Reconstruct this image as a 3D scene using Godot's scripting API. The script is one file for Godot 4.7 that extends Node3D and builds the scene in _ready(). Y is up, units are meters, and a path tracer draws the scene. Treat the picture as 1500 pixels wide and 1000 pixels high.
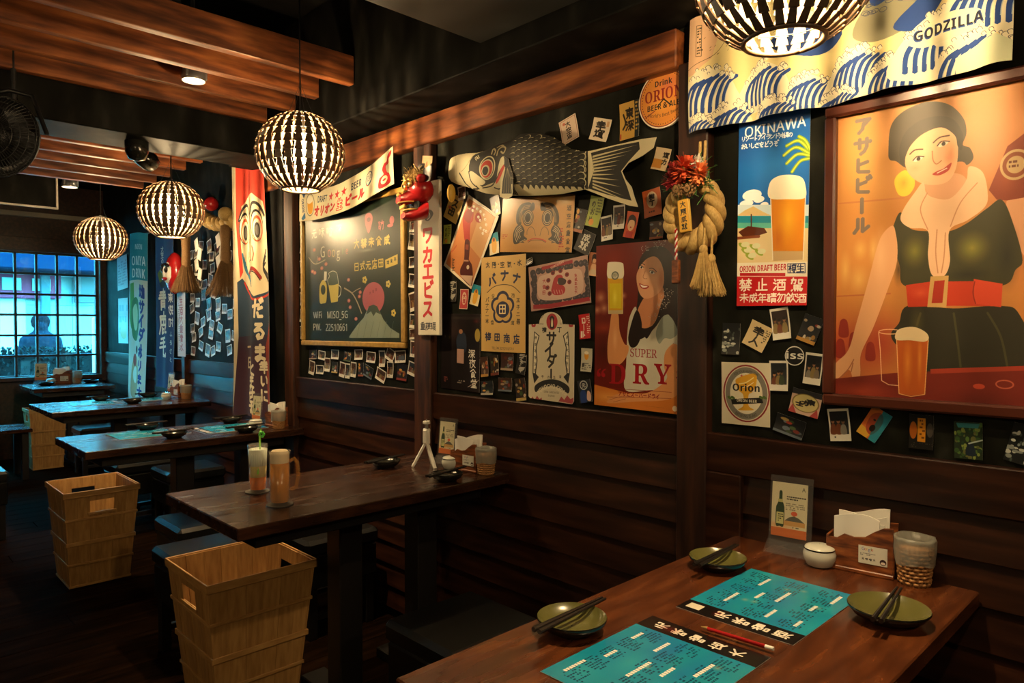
extends Node3D
# A narrow izakaya at night: a decorated wall on one side, tables at right angles to it, a lit street behind the far window.

var M := {}
var rng_all := RandomNumberGenerator.new()

func _ready() -> void:
	rng_all.seed = 20
	# ---- camera, sky, exposure
	var cam := Camera3D.new()
	cam.name = "camera"
	add_child(cam)
	cam.position = Vector3(0, 1.34, 0)
	cam.rotation = Vector3(deg_to_rad(-1.3), deg_to_rad(-44.2), 0)
	cam.fov = 51.79
	cam.near = 0.02
	cam.current = true
	var env := Environment.new()
	var sky := Sky.new()
	var air := ProceduralSkyMaterial.new()
	air.sky_top_color = Color(0.22, 0.6, 0.76)
	air.sky_horizon_color = Color(0.32, 0.8, 0.84)
	air.ground_bottom_color = Color(0.08, 0.16, 0.2)
	air.ground_horizon_color = Color(0.16, 0.3, 0.34)
	air.sky_energy_multiplier = SKYE
	air.sun_angle_max = 0.0
	sky.sky_material = air
	env.sky = sky
	env.background_mode = Environment.BG_SKY
	env.tonemap_mode = Environment.TONE_MAPPER_LINEAR
	env.tonemap_exposure = 1.0
	env.sdfgi_enabled = true
	env.ssao_enabled = true
	env.ssil_enabled = true
	var we := WorldEnvironment.new()
	we.name = "environment"
	we.environment = env
	add_child(we)

	make_materials()
	build_room()
	build_outside()
	build_tables()
	build_seats()
	build_baskets()
	build_lamps()
	build_ceiling_things()
	build_wall_near()
	build_wall_middle()
	build_wall_chalk()
	build_wall_far()
	build_cards()
	build_table_things()

const SKYE := 6.5
const LAMP_COLOUR := Color(1.0, 0.86, 0.64)
const LAMP_ENERGY := 1.85

func make_materials() -> void:
	var grain := noise_tex(0.02, 5, [[0.0, col(0.012, 0.004, 0.002)], [0.35, col(0.034, 0.010, 0.004)], [0.6, col(0.06, 0.018, 0.007)], [1.0, col(0.11, 0.036, 0.013)]], 3)
	M.board = tri_mat(grain, Vector3(2.2, 2.2, 0.22), 0.38)
	var dark := noise_tex(0.02, 5, [[0.0, col(0.010, 0.0032, 0.0016)], [0.5, col(0.028, 0.0088, 0.004)], [1.0, col(0.062, 0.02, 0.009)]], 5)
	M.wainscot = tri_mat(dark, Vector3(2.4, 2.4, 0.25), 0.34)
	M.post = tri_mat(dark, Vector3(2.4, 0.25, 2.4), 0.45)
	M.jamb = tri_mat(grain, Vector3(3.0, 0.3, 3.0), 0.5)
	var amber := noise_tex(0.02, 5, [[0.0, col(0.035, 0.009, 0.003)], [0.4, col(0.13, 0.034, 0.009)], [0.65, col(0.23, 0.066, 0.017)], [1.0, col(0.36, 0.12, 0.032)]], 9)
	M.header = tri_mat(amber, Vector3(2.2, 2.2, 0.3), 0.42)
	M.rafter = tri_mat(amber, Vector3(0.3, 2.2, 2.2), 0.5)
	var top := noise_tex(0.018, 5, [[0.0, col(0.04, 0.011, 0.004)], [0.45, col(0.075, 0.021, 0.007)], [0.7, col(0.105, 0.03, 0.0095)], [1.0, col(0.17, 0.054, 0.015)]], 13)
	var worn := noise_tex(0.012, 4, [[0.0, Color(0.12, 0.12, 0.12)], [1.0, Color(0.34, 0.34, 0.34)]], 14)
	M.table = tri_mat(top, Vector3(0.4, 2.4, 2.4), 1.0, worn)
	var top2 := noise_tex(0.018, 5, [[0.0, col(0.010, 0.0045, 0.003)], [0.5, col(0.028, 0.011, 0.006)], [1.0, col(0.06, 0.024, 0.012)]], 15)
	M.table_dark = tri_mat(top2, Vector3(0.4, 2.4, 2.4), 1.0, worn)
	var slate := noise_tex(0.01, 5, [[0.0, col(0.006, 0.0062, 0.005)], [0.55, col(0.012, 0.0125, 0.0098)], [0.8, col(0.019, 0.0195, 0.0155)], [1.0, col(0.036, 0.036, 0.029)]], 21)
	M.slate = tri_mat(slate, Vector3(1.5, 0.8, 1.5), 0.55)
	M.black_paint = tri_mat(noise_tex(0.012, 5, [[0.0, col(0.003, 0.003, 0.0027)], [0.6, col(0.007, 0.0067, 0.006)], [1.0, col(0.016, 0.015, 0.013)]], 22), Vector3(1.2, 0.5, 1.2), 0.6)
	M.ceiling = tri_mat(noise_tex(0.006, 5, [[0.0, col(0.006, 0.006, 0.005)], [0.6, col(0.014, 0.014, 0.012)], [1.0, col(0.034, 0.034, 0.029)]], 23), Vector3(0.9, 0.9, 0.9), 0.55)
	M.floor = tri_mat(noise_tex(0.02, 5, [[0.0, col(0.004, 0.002, 0.001)], [0.5, col(0.009, 0.0042, 0.002)], [1.0, col(0.02, 0.009, 0.004)]], 24), Vector3(0.25, 2.0, 2.2), 0.75)
	M.floor.metallic_specular = 0.03
	M.black_paint.metallic_specular = 0.15
	M.slate.metallic_specular = 0.16
	M.leather = mat(col(0.005, 0.005, 0.005), 0.36)
	M.leg = mat(col(0.007, 0.005, 0.0045), 0.5)
	var veneer := noise_tex(0.03, 5, [[0.0, col(0.34, 0.165, 0.048)], [0.5, col(0.46, 0.245, 0.076)], [1.0, col(0.58, 0.335, 0.115)]], 31)
	M.veneer = tri_mat(veneer, Vector3(3.0, 0.5, 3.0), 0.6)
	M.veneer2 = tri_mat(noise_tex(0.03, 5, [[0.0, col(0.3, 0.145, 0.042)], [0.5, col(0.41, 0.215, 0.066)], [1.0, col(0.52, 0.29, 0.1)]], 32), Vector3(3.0, 0.5, 3.0), 0.6)
	M.band = tri_mat(veneer, Vector3(0.6, 3.0, 0.6), 0.55)
	M.chip = tri_mat(noise_tex(0.03, 3, [[0.0, col(0.05, 0.028, 0.014)], [1.0, col(0.17, 0.105, 0.055)]], 33), Vector3(6, 6, 6), 0.42)
	M.metal_black = mat(col(0.012, 0.012, 0.013), 0.4)
	M.steel = mat(col(0.5, 0.5, 0.5), 0.3, 0.9)
	M.paper = mat(col(0.72, 0.68, 0.58), 0.8)
	M.white_paper = mat(col(0.8, 0.78, 0.72), 0.8)
	M.cloth_back = mat(col(0.55, 0.5, 0.4), 0.9)
	M.glass = glass(0.1)
	M.window_glass = glass(0.012)
	M.acrylic = glass(0.015)
	M.straw = tri_mat(noise_tex(0.05, 3, [[0.0, col(0.33, 0.2, 0.06)], [0.6, col(0.52, 0.35, 0.12)], [1.0, col(0.66, 0.48, 0.2)]], 34), Vector3(8, 3, 8), 0.75)
	M.straw_brown = tri_mat(noise_tex(0.05, 3, [[0.0, col(0.14, 0.07, 0.025)], [1.0, col(0.32, 0.18, 0.07)]], 35), Vector3(8, 3, 8), 0.8)
	M.red_lacquer = mat(col(0.36, 0.012, 0.014), 0.25)
	M.gold = mat(col(0.75, 0.5, 0.15), 0.3, 0.8)
	M.green = mat(col(0.05, 0.16, 0.03), 0.6)
	M.ceramic_dark = mat(col(0.012, 0.012, 0.01), 0.15)
	M.ceramic_olive = mat(col(0.105, 0.1, 0.028), 0.25)
	M.ceramic_white = mat(col(0.55, 0.55, 0.48), 0.2)
	M.lacquer_black = mat(col(0.012, 0.010, 0.009), 0.25)
	M.orange_wood = tri_mat(amber, Vector3(1.2, 6, 1.2), 0.4)
	M.wicker = mat(col(0.36, 0.17, 0.055), 0.6)
	M.white_plastic = mat(col(0.75, 0.72, 0.64), 0.4)
	var film := mat(Color(0.62, 0.62, 0.58, 0.5), 0.35)
	film.transparency = BaseMaterial3D.TRANSPARENCY_ALPHA
	M.film = film
	M.frame = mat(col(0.09, 0.022, 0.012), 0.3)
	M.flower = mat(col(0.62, 0.09, 0.03), 0.7)
	M.coaster = mat(col(0.06, 0.055, 0.045), 0.3)
	M.flower_orange = mat(col(0.7, 0.2, 0.06), 0.7)
	M.flower_dark = mat(col(0.4, 0.03, 0.04), 0.7)
	M.gold_wood = mat(col(0.55, 0.34, 0.06), 0.5)
	M.ball_yellow = mat(col(0.6, 0.38, 0.04), 0.5)

# ---------------------------------------------------------------- the room
func build_room() -> void:
	# floor of long boards laid across the room
	var fl := structure("floor")
	boxpart("floor_base", Vector3(-0.4, -0.06, -2.3), Vector3(5.4, 0.08, 12.8), M.black_paint, fl, 0.0)
	for i in 84:
		var z := 3.97 - i * 0.15
		var cut := -0.9 + fmod(i * 1.37, 2.2)
		boxpart("floor_board", Vector3((-3.0 + cut) / 2, -0.01, z), Vector3(cut + 3.0 - 0.003, 0.02, 0.147), M.floor, fl, 0.002)
		boxpart("floor_board", Vector3((cut + 2.2) / 2, -0.01, z), Vector3(2.2 - cut - 0.003, 0.02, 0.147), M.floor, fl, 0.002)
	# decorated wall
	var wr := structure("wall_right")
	boxpart("panel", Vector3(1.93, 1.4, 0.095), Vector3(0.16, 2.8, 8.01), M.slate, wr, 0.0)
	boxpart("panel", Vector3(2.23, 1.4, -6.2), Vector3(0.16, 2.8, 4.8), M.slate, wr, 0.0)
	boxpart("pillar", Vector3(1.99, 1.4, -3.8), Vector3(0.36, 2.8, 0.26), M.black_paint, wr, 0.01)
	for a in [[-1.16, -1.062, 1.812], [-2.476, -2.36, 1.815], [-3.68, -3.575, 1.815]]:
		boxpart("post", Vector3((a[2] + 1.86) / 2, 1.06, (a[0] + a[1]) / 2), Vector3(1.86 - a[2], 2.1, a[1] - a[0]), M.post if a[0] > -2 else M.jamb, wr, 0.004)
	boxpart("header_board", Vector3(1.825, 2.158, -2.66), Vector3(0.05, 0.115, 3.0), M.header, wr, 0.004)
	# wainscot: a flat cap board over lapped boards, one set for each bay
	for bay in [[-1.09, 4.0, 1.03, 1.838], [-2.36, -1.16, 1.057, 1.842], [-3.575, -2.476, 1.06, 1.842], [-6.02, -3.94, 1.06, 2.142], [-8.5, -6.1, 1.06, 2.142]]:
		var zc: float = (bay[0] + bay[1]) / 2
		var l: float = bay[1] - bay[0]
		var y: float = bay[2]
		boxpart("cap_board", Vector3(bay[3], y - 0.055, zc), Vector3(0.03, 0.11, l - 0.002), M.wainscot, wr, 0.003)
		y -= 0.11
		for k in 9:
			var key := "lap%s" % l
			if not cache.has(key):
				var st := new_st()
				box(st, Vector3.ZERO, Vector3(0.014, 0.116, l - 0.004), 0.002, Basis(Vector3(0, 0, 1), -0.12))
				st.generate_normals()
				cache[key] = st.commit()
			put("lap_board", cache[key], M.wainscot, wr, Vector3(bay[3] + 0.006, y - 0.05, zc))
			y -= 0.1
	boxpart("stile", Vector3(1.828, 0.46, -1.02), Vector3(0.024, 0.92, 0.13), M.wainscot, wr, 0.003)
	boxpart("post", Vector3(2.13, 0.55, -6.06), Vector3(0.06, 1.1, 0.07), M.wainscot, wr, 0.003)
	# soffit and ceilings
	var ce := structure("ceiling")
	boxpart("soffit", Vector3(1.815, 2.51, 0.075), Vector3(0.39, 0.56, 8.05), M.black_paint, ce, 0.004)
	boxpart("dropped_panel", Vector3(-0.7, 2.55, 1.145), Vector3(4.62, 0.5, 5.91), M.ceiling, ce, 0.004)
	boxpart("slab", Vector3(-0.4, 2.84, -2.3), Vector3(5.6, 0.1, 12.8), M.black_paint, ce, 0.0)
	boxpart("cross_beam", Vector3(-0.4, 2.5, -3.62), Vector3(4.2, 0.6, 0.3), M.black_paint, ce, 0.004)
	for i in 4:
		boxpart("rafter", Vector3(-0.44 - (0.02 if i % 2 else 0.0), 2.42, -2.64 - i * 0.26), Vector3(4.11, 0.12, 0.04), M.rafter, ce, 0.003)
		boxpart("rafter_hanger", Vector3(0.9, 2.63, -2.64 - i * 0.26), Vector3(0.03, 0.32, 0.03), M.metal_black, ce, 0.0)
	for i in 5:
		boxpart("rafter", Vector3(-0.45, 2.36, -4.28 - i * 0.27), Vector3(4.1, 0.12, 0.04), M.rafter, ce, 0.003)
		boxpart("rafter_hanger", Vector3(0.9, 2.6, -4.28 - i * 0.27), Vector3(0.03, 0.38, 0.03), M.metal_black, ce, 0.0)
	# walls out of the frame close the room
	var wl := structure("wall_left")
	boxpart("panel", Vector3(-3.05, 1.4, -2.3), Vector3(0.1, 2.8, 12.8), M.black_paint, wl, 0.0)
	var wb := structure("wall_back")
	boxpart("panel", Vector3(-0.4, 1.4, 4.1), Vector3(5.6, 2.8, 0.1), M.black_paint, wb, 0.0)
	# far wall with its latticed window
	var wf := structure("wall_far")
	boxpart("panel", Vector3(-1.395, 1.4, -8.6), Vector3(3.33, 2.8, 0.1), M.wainscot, wf, 0.0)
	boxpart("panel", Vector3(1.17, 2.44, -8.6), Vector3(1.84, 0.72, 0.1), M.wainscot, wf, 0.0)
	boxpart("panel", Vector3(1.17, 0.4, -8.6), Vector3(1.84, 0.82, 0.1), M.wainscot, wf, 0.0)
	boxpart("panel", Vector3(2.2, 1.4, -8.6), Vector3(0.22, 2.8, 0.1), M.wainscot, wf, 0.0)
	boxpart("lintel", Vector3(1.0, 2.16, -8.52), Vector3(2.3, 0.14, 0.06), M.wainscot, wf, 0.004)
	boxpart("pale_strip", Vector3(0.9, 2.46, -8.5), Vector3(2.2, 0.05, 0.05), mat(col(0.3, 0.27, 0.22), 0.6), wf, 0.004)
	boxpart("jamb", Vector3(2.125, 1.45, -8.51), Vector3(0.06, 1.4, 0.08), M.wainscot, wf, 0.004)
	var w := structure("window_1")
	for i in 11: boxpart("mullion", Vector3(0.27 + i * 0.181, 1.45, -8.58), Vector3(0.022, 1.26, 0.05), M.leg, w, 0.002)
	for j in 7: boxpart("glazing_bar", Vector3(1.175, 0.82 + j * 0.21, -8.58), Vector3(1.83, 0.022, 0.046), M.leg, w, 0.002)
	boxpart("window_sill", Vector3(1.1, 0.8, -8.53), Vector3(2.1, 0.04, 0.12), M.wainscot, w, 0.004)
	for i in 10:
		for j in 6: boxpart("pane", Vector3(0.3605 + i * 0.181, 0.925 + j * 0.21, -8.58), Vector3(0.159, 0.188, 0.004), M.window_glass, w, 0.0)

func build_outside() -> void:
	# the street behind the window, in blue evening daylight
	var gr := structure("ground_outside")
	boxpart("paving", Vector3(1.5, -0.3, -14.0), Vector3(24, 0.1, 10.6), matte(col(0.02, 0.025, 0.03)), gr, 0.0)
	var b := thing("opposite_shop", "pale panelled shop front with a red sign across the street behind the window", "building", Vector3(0, -0.25, -13.0))
	var white := mat(col(0.8, 0.84, 0.8), 0.6)
	var grey := mat(col(0.3, 0.4, 0.39), 0.6)
	boxpart("wall", Vector3(2, 1.8, -0.3), Vector3(12, 3.6, 0.4), white, b, 0.01)
	boxpart("awning", Vector3(0.4, 2.66, 0.35), Vector3(6.1, 0.5, 0.8), matte(col(0.002, 0.013, 0.036)), b, 0.02)
	boxpart("fascia", Vector3(0.9, 2.2, 0.0), Vector3(3.5, 0.38, 0.14), matte(col(0.36, 0.05, 0.1)), b, 0.01)
	for i in 7: boxpart("fascia_panel", Vector3(0.1 + i * 0.38, 2.22, 0.09), Vector3(0.24, 0.19, 0.03), grey, b, 0.004)
	for i in 4:
		for j in 5: boxpart("wall_panel", Vector3(2.36 + i * 0.31, 0.3 + j * 0.46, -0.08), Vector3(0.305, 0.455, 0.03), grey, b, 0.004)
	boxpart("post", Vector3(2.42, 1.3, 0.12), Vector3(0.12, 2.5, 0.12), mat(col(0.05, 0.09, 0.12), 0.6), b, 0.01)
	boxpart("board_sign", Vector3(2.97, 2.3, 0.1), Vector3(0.3, 0.7, 0.06), mat(col(0.06, 0.06, 0.07), 0.5), b, 0.01)
	var wp := thing("white_post", "white round post just outside the window jamb", "post", Vector3(2.24, -0.25, -9.25))
	var ws := new_st()
	lathe(ws, [0.06, 0.0, 0.06, 0.05, 0.045, 0.08, 0.045, 1.66, 0.04, 1.68, 0.01, 1.69], 18)
	part("shaft", ws, white, wp)
	# hedge in a planter
	var h := thing("planter_hedge", "dark clipped hedge in a long planter outside the window", "hedge", Vector3(1.2, -0.25, -10.2))
	boxpart("planter", Vector3(0, 0.35, 0), Vector3(4.4, 0.7, 0.4), matte(col(0.012, 0.02, 0.026)), h, 0.01)
	boxpart("leafy_core", Vector3(0, 0.95, 0), Vector3(4.3, 0.6, 0.3), matte(col(0.006, 0.012, 0.012)), h, 0.05)
	var st := new_st()
	var r := RandomNumberGenerator.new()
	r.seed = 5
	for i in 5200:
		var p := Vector3(r.randf_range(-2.15, 2.15), r.randf_range(0.68, 1.3), r.randf_range(0.1, 0.2))
		if i % 3 == 0: p = Vector3(p.x, r.randf_range(1.22, 1.33), r.randf_range(-0.2, 0.2))
		var d := Vector3(r.randf() - 0.5, r.randf() - 0.3, r.randf() - 0.5).normalized() * 0.03
		var e := d.cross(Vector3(r.randf() - 0.5, 1, r.randf() - 0.5)).normalized() * 0.015
		st.add_vertex(p - d); st.add_vertex(p + e); st.add_vertex(p + d)
		st.add_vertex(p - d); st.add_vertex(p + d); st.add_vertex(p - e)
	var lv := part("foliage", st, matte(col(0.006, 0.014, 0.014)), h)
	lv.set_meta("kind", "stuff")
	build_passer_by()

func build_passer_by() -> void:
	# joints of a figure standing on the pavement, joined as one smooth skin
	var at := Vector3(2.05, -0.25, -11.2)
	var bones := [
		[Vector3(0, 0.92, 0), Vector3(0, 1.16, 0.0), 0.15, 0.145], [Vector3(0, 1.16, 0), Vector3(0, 1.38, -0.01), 0.145, 0.16], [Vector3(-0.15, 1.38, 0), Vector3(0.15, 1.38, 0), 0.085, 0.085], [Vector3(0, 1.4, 0), Vector3(0, 1.5, 0.01), 0.055, 0.05],
		[Vector3(0, 1.58, 0.015), Vector3(0, 1.64, 0.0), 0.085, 0.098], [Vector3(-0.18, 1.38, 0), Vector3(-0.25, 1.1, 0.03), 0.062, 0.05], [Vector3(-0.25, 1.1, 0.03), Vector3(-0.18, 0.9, 0.16), 0.048, 0.036], [Vector3(0.18, 1.38, 0), Vector3(0.25, 1.1, 0.02), 0.062, 0.05],
		[Vector3(0.25, 1.1, 0.02), Vector3(0.2, 0.88, 0.14), 0.048, 0.036], [Vector3(-0.09, 0.9, 0), Vector3(-0.1, 0.48, 0.02), 0.1, 0.07], [Vector3(-0.1, 0.48, 0.02), Vector3(-0.1, 0.07, 0), 0.068, 0.045], [Vector3(0.09, 0.9, 0), Vector3(0.1, 0.48, 0.0), 0.1, 0.07],
		[Vector3(0.1, 0.48, 0), Vector3(0.1, 0.07, -0.03), 0.068, 0.045], [Vector3(-0.1, 0.05, 0), Vector3(-0.12, 0.04, 0.14), 0.05, 0.035], [Vector3(0.1, 0.05, -0.03), Vector3(0.12, 0.04, 0.11), 0.05, 0.035], [Vector3(0, 1.59, 0.09), Vector3(0, 1.575, 0.105), 0.02, 0.018]]
	var field := func(p: Vector3) -> float:
		var d := 1e9
		for b in bones:
			var ab: Vector3 = b[1] - b[0]
			var t := clampf((p - b[0]).dot(ab) / maxf(ab.length_squared(), 1e-6), 0.0, 1.0)
			var e: float = (p - b[0] - ab * t).length() - lerpf(b[2], b[3], t)
			var h := clampf(0.5 + 0.5 * (d - e) / 0.04, 0.0, 1.0)
			d = lerpf(d, e, h) - 0.04 * h * (1.0 - h)
		return d
	var c := 0.035
	var lo := Vector3(-0.4, -0.02, -0.25)
	var n := Vector3i(23, 51, 16)
	var val := {}
	for x in n.x + 1:
		for y in n.y + 1:
			for z in n.z + 1: val[Vector3i(x, y, z)] = field.call(lo + Vector3(x, y, z) * c)
	var vert := {}
	for x in n.x:
		for y in n.y:
			for z in n.z:
				var sum := Vector3.ZERO
				var hits := 0
				for k in 12:
					var ax := k / 4
					var o := Vector3i(x, y, z)
					o[(ax + 1) % 3] += k & 1
					o[(ax + 2) % 3] += (k >> 1) & 1
					var q := o
					q[ax] += 1
					var a: float = val[o]
					var b: float = val[q]
					if (a < 0) != (b < 0):
						sum += Vector3(o).lerp(Vector3(q), a / (a - b))
						hits += 1
				if hits: vert[Vector3i(x, y, z)] = lo + sum / hits * c
	var st := new_st()
	st.set_smooth_group(0)
	for x in range(1, n.x):
		for y in range(1, n.y):
			for z in range(1, n.z):
				for ax in 3:
					var o := Vector3i(x, y, z)
					var q := o
					q[ax] += 1
					var a: float = val[o]
					var b: float = val[q]
					if (a < 0) == (b < 0): continue
					var u := Vector3i.ZERO
					u[(ax + 1) % 3] = 1
					var v := Vector3i.ZERO
					v[(ax + 2) % 3] = 1
					var f := [vert[o - u - v], vert[o - v], vert[o], vert[o - u]]
					if a < 0: f = [f[3], f[2], f[1], f[0]]
					for k in [0, 1, 2, 0, 2, 3]: st.add_vertex(f[k])
	var t := thing("person", "dark clothed person standing in the street behind the lattice window", "person", at)
	part("body", st, matte(col(0.006, 0.012, 0.02)), t)
	var hair := new_st()
	lathe(hair, [0.06, -0.09, 0.1, -0.05, 0.112, 0.02, 0.095, 0.075, 0.05, 0.108, 0.01, 0.116], 16, Vector3(0, 1.63, -0.014))
	part("hair", hair, matte(col(0.006, 0.006, 0.008)), t)

# ---------------------------------------------------------------- furniture
func table(label: String, x0: float, x1: float, z0: float, z1: float, y: float, m: Material) -> void:
	var t := thing("dining_table", label, "table", Vector3((x0 + x1) / 2, 0, (z0 + z1) / 2), 0.0, "dining tables along the wall")
	var w := x1 - x0
	var d := z1 - z0
	boxpart("tabletop", Vector3(0, y - 0.018, 0), Vector3(w, 0.036, d), m, t, 0.003)
	boxpart("apron", Vector3(0, y - 0.062, 0), Vector3(w - 0.16, 0.05, d - 0.14), M.leg, t, 0.003)
	for x in [-w / 2 + minf(0.5, w * 0.55), w / 2 - 0.2]:
		boxpart("leg", Vector3(x, (y - 0.086) / 2 + 0.02, 0), Vector3(0.09, y - 0.126, 0.09), M.leg, t, 0.004)
		boxpart("foot", Vector3(x, 0.02, 0), Vector3(0.1, 0.04, d - 0.1), M.leg, t, 0.004)

const TOP := [0.75, 0.76, 0.75, 0.74, 0.74]
func build_tables() -> void:
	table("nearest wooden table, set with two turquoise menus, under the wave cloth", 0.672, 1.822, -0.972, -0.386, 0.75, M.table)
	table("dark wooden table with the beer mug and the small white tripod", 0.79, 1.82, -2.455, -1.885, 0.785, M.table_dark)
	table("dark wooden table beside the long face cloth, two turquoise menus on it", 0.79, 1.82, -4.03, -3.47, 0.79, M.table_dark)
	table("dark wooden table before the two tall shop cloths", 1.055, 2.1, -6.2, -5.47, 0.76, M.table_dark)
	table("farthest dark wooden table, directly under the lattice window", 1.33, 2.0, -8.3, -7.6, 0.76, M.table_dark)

func build_seats() -> void:
	var first: Node3D = null
	for s in [[1.40, -1.66, "black leather stool showing a bright corner between the two nearest tables"], [1.62, -1.27, "black leather stool by the wall between the two nearest tables"], [1.12, -2.94, "black leather stool at the aisle end behind the beer mug table"], [1.60, -2.86, "black leather stool by the wall behind the beer mug table"], [1.28, -3.42, "black leather stool at the aisle end in front of the table with the face cloth"], [1.66, -3.36, "black leather stool by the wall in front of the table with the face cloth"], [1.66, -4.72, "black leather stool behind the table with the face cloth"], [1.5, -5.2, "black leather stool in front of the table before the shop cloths"], [0.62, -5.5, "black cube stool standing in the aisle behind the small basket"], [1.75, -7.2, "black leather stool in front of the window table"]]:
		if first == null:
			first = thing("leather_stool", s[2], "stool", Vector3(s[0], 0, s[1]), 0.0, "black leather stools")
			boxpart("seat", Vector3(0, 0.395, 0), Vector3(0.36, 0.07, 0.34), M.leather, first, 0.016)
			boxpart("body", Vector3(0, 0.29, 0), Vector3(0.34, 0.14, 0.32), M.leather, first, 0.006)
			for x in [-0.14, 0.14]:
				for z in [-0.13, 0.13]: boxpart("leg", Vector3(x, 0.11, z), Vector3(0.04, 0.22, 0.04), M.leg, first, 0.003)
			for z in [-0.13, 0.13]: boxpart("stretcher", Vector3(0, 0.09, z), Vector3(0.24, 0.025, 0.025), M.leg, first, 0.002)
		else:
			var c := copy(first, s[2])
			c.position = Vector3(s[0], 0, s[1])
	var b := thing("wooden_bench", "worn wooden bench with slatted top at the window end of the aisle", "bench", Vector3(0.95, 0, -7.5))
	for i in 4: boxpart("seat_slat", Vector3(0, 0.43, -0.18 + i * 0.12), Vector3(0.62, 0.03, 0.11), M.table_dark, b, 0.004)
	for x in [-0.26, 0.26]:
		for z in [-0.18, 0.18]: boxpart("leg", Vector3(x, 0.205, z), Vector3(0.05, 0.41, 0.05), M.leg, b, 0.003)
		boxpart("rail", Vector3(x, 0.38, 0), Vector3(0.04, 0.06, 0.32), M.leg, b, 0.003)

func build_baskets() -> void:
	basket("larger near veneer basket at the aisle end of the beer mug table", Vector3(1.06, 0, -2.5), 0.385, 0.385, 0.29, 0.495, true)
	basket("smaller veneer basket at the aisle end of the table with the face cloth", Vector3(1.0, 0, -4.25), 0.345, 0.4, 0.28, 0.5, false)
	basket("far veneer basket standing under the window table", Vector3(1.46, 0, -7.85), 0.3, 0.3, 0.24, 0.56, true)

func basket(label: String, at: Vector3, w: float, d: float, base: float, h: float, handles_on_x: bool) -> void:
	var t := thing("veneer_basket", label, "basket", at, 0.0, "veneer baskets under the tables")
	var half := func(y: float) -> Vector2: return Vector2(lerpf(base, w, y / h), lerpf(base, d, y / h)) / 2.0
	boxpart("bottom", Vector3(0, 0.012, 0), Vector3(base - 0.01, 0.016, base - 0.01), M.veneer2, t, 0.0)
	# upright strips on each of the four sides, the two with hand holes cut short in the middle
	for side in 4:
		var on_x := side < 2
		var sg := -1.0 if side % 2 == 0 else 1.0
		var n := 6
		for k in n:
			var holed := on_x == handles_on_x and (k == 2 or k == 3)
			for run in ([[0.0, h - 0.115], [h - 0.055, h - 0.004]] if holed else [[0.0, h - 0.004]]):
				var st := new_st()
				var q := []
				for y in run:
					var e: Vector2 = half.call(y)
					for u in [[k + 0.006, 1.0], [k + 0.994, 1.0], [k + 0.994, -1.0], [k + 0.006, -1.0]]:
						var along: float = (u[0] / n * 2.0 - 1.0)
						var out: float = sg * ((e.x if on_x else e.y) + 0.0022 * u[1] - 0.003 - (0.0012 if k % 2 else 0.0))
						q.append(Vector3(out, y, along * e.y) if on_x else Vector3(along * e.x, y, out))
				var mid := Vector3.ZERO
				for v in q: mid += v / 8.0
				for f in [[0, 1, 5, 4], [2, 3, 7, 6], [1, 2, 6, 5], [3, 0, 4, 7], [0, 3, 2, 1], [4, 5, 6, 7]]: quad(st, q[f[0]], q[f[1]], q[f[2]], q[f[3]], mid)
				part("strip", st, M.veneer if k % 2 else M.veneer2, t)
	# hoops
	var hold_sides := []
	for hoop in [[h - 0.115, 0.01, 0.004], [0.0, 0.012, 0.004], [0.115, 0.012, 0.005], [0.22, 0.02, 0.006], [0.35, 0.012, 0.005], [h - 0.028, 0.03, 0.006]]:
		var st := new_st()
		for side in 4:
			var on_x := side < 2
			if hoop[0] == h - 0.115:
				if on_x == handles_on_x: hold_sides.append(side)
				continue
			var sg := -1.0 if side % 2 == 0 else 1.0
			var e: Vector2 = half.call(hoop[0] + hoop[1] / 2)
			var l: float = ((e.y if on_x else e.x) + hoop[2]) * 2.0
			var size := Vector3(hoop[2], hoop[1], l) if on_x else Vector3(l, hoop[1], hoop[2])
			var off: float = sg * ((e.x if on_x else e.y) + hoop[2] * 0.4)
			box(st, Vector3(off, hoop[0] + hoop[1] / 2, 0) if on_x else Vector3(0, hoop[0] + hoop[1] / 2, off), size, 0.0015)
		if hoop[0] != h - 0.115: part("rim" if hoop[0] == h - 0.028 else "hoop", st, M.band, t)
	for side in hold_sides:
		var e: Vector2 = half.call(h - 0.11)
		var sg := -1.0 if side % 2 == 0 else 1.0
		var on_x: bool = side < 2
		boxpart("hand_hold", Vector3(sg * (e.x + 0.002), h - 0.12, 0) if on_x else Vector3(0, h - 0.12, sg * (e.y + 0.002)), Vector3(0.005, 0.012, e.y * 0.8) if on_x else Vector3(e.x * 0.8, 0.012, 0.005), M.band, t, 0.001)

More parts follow.
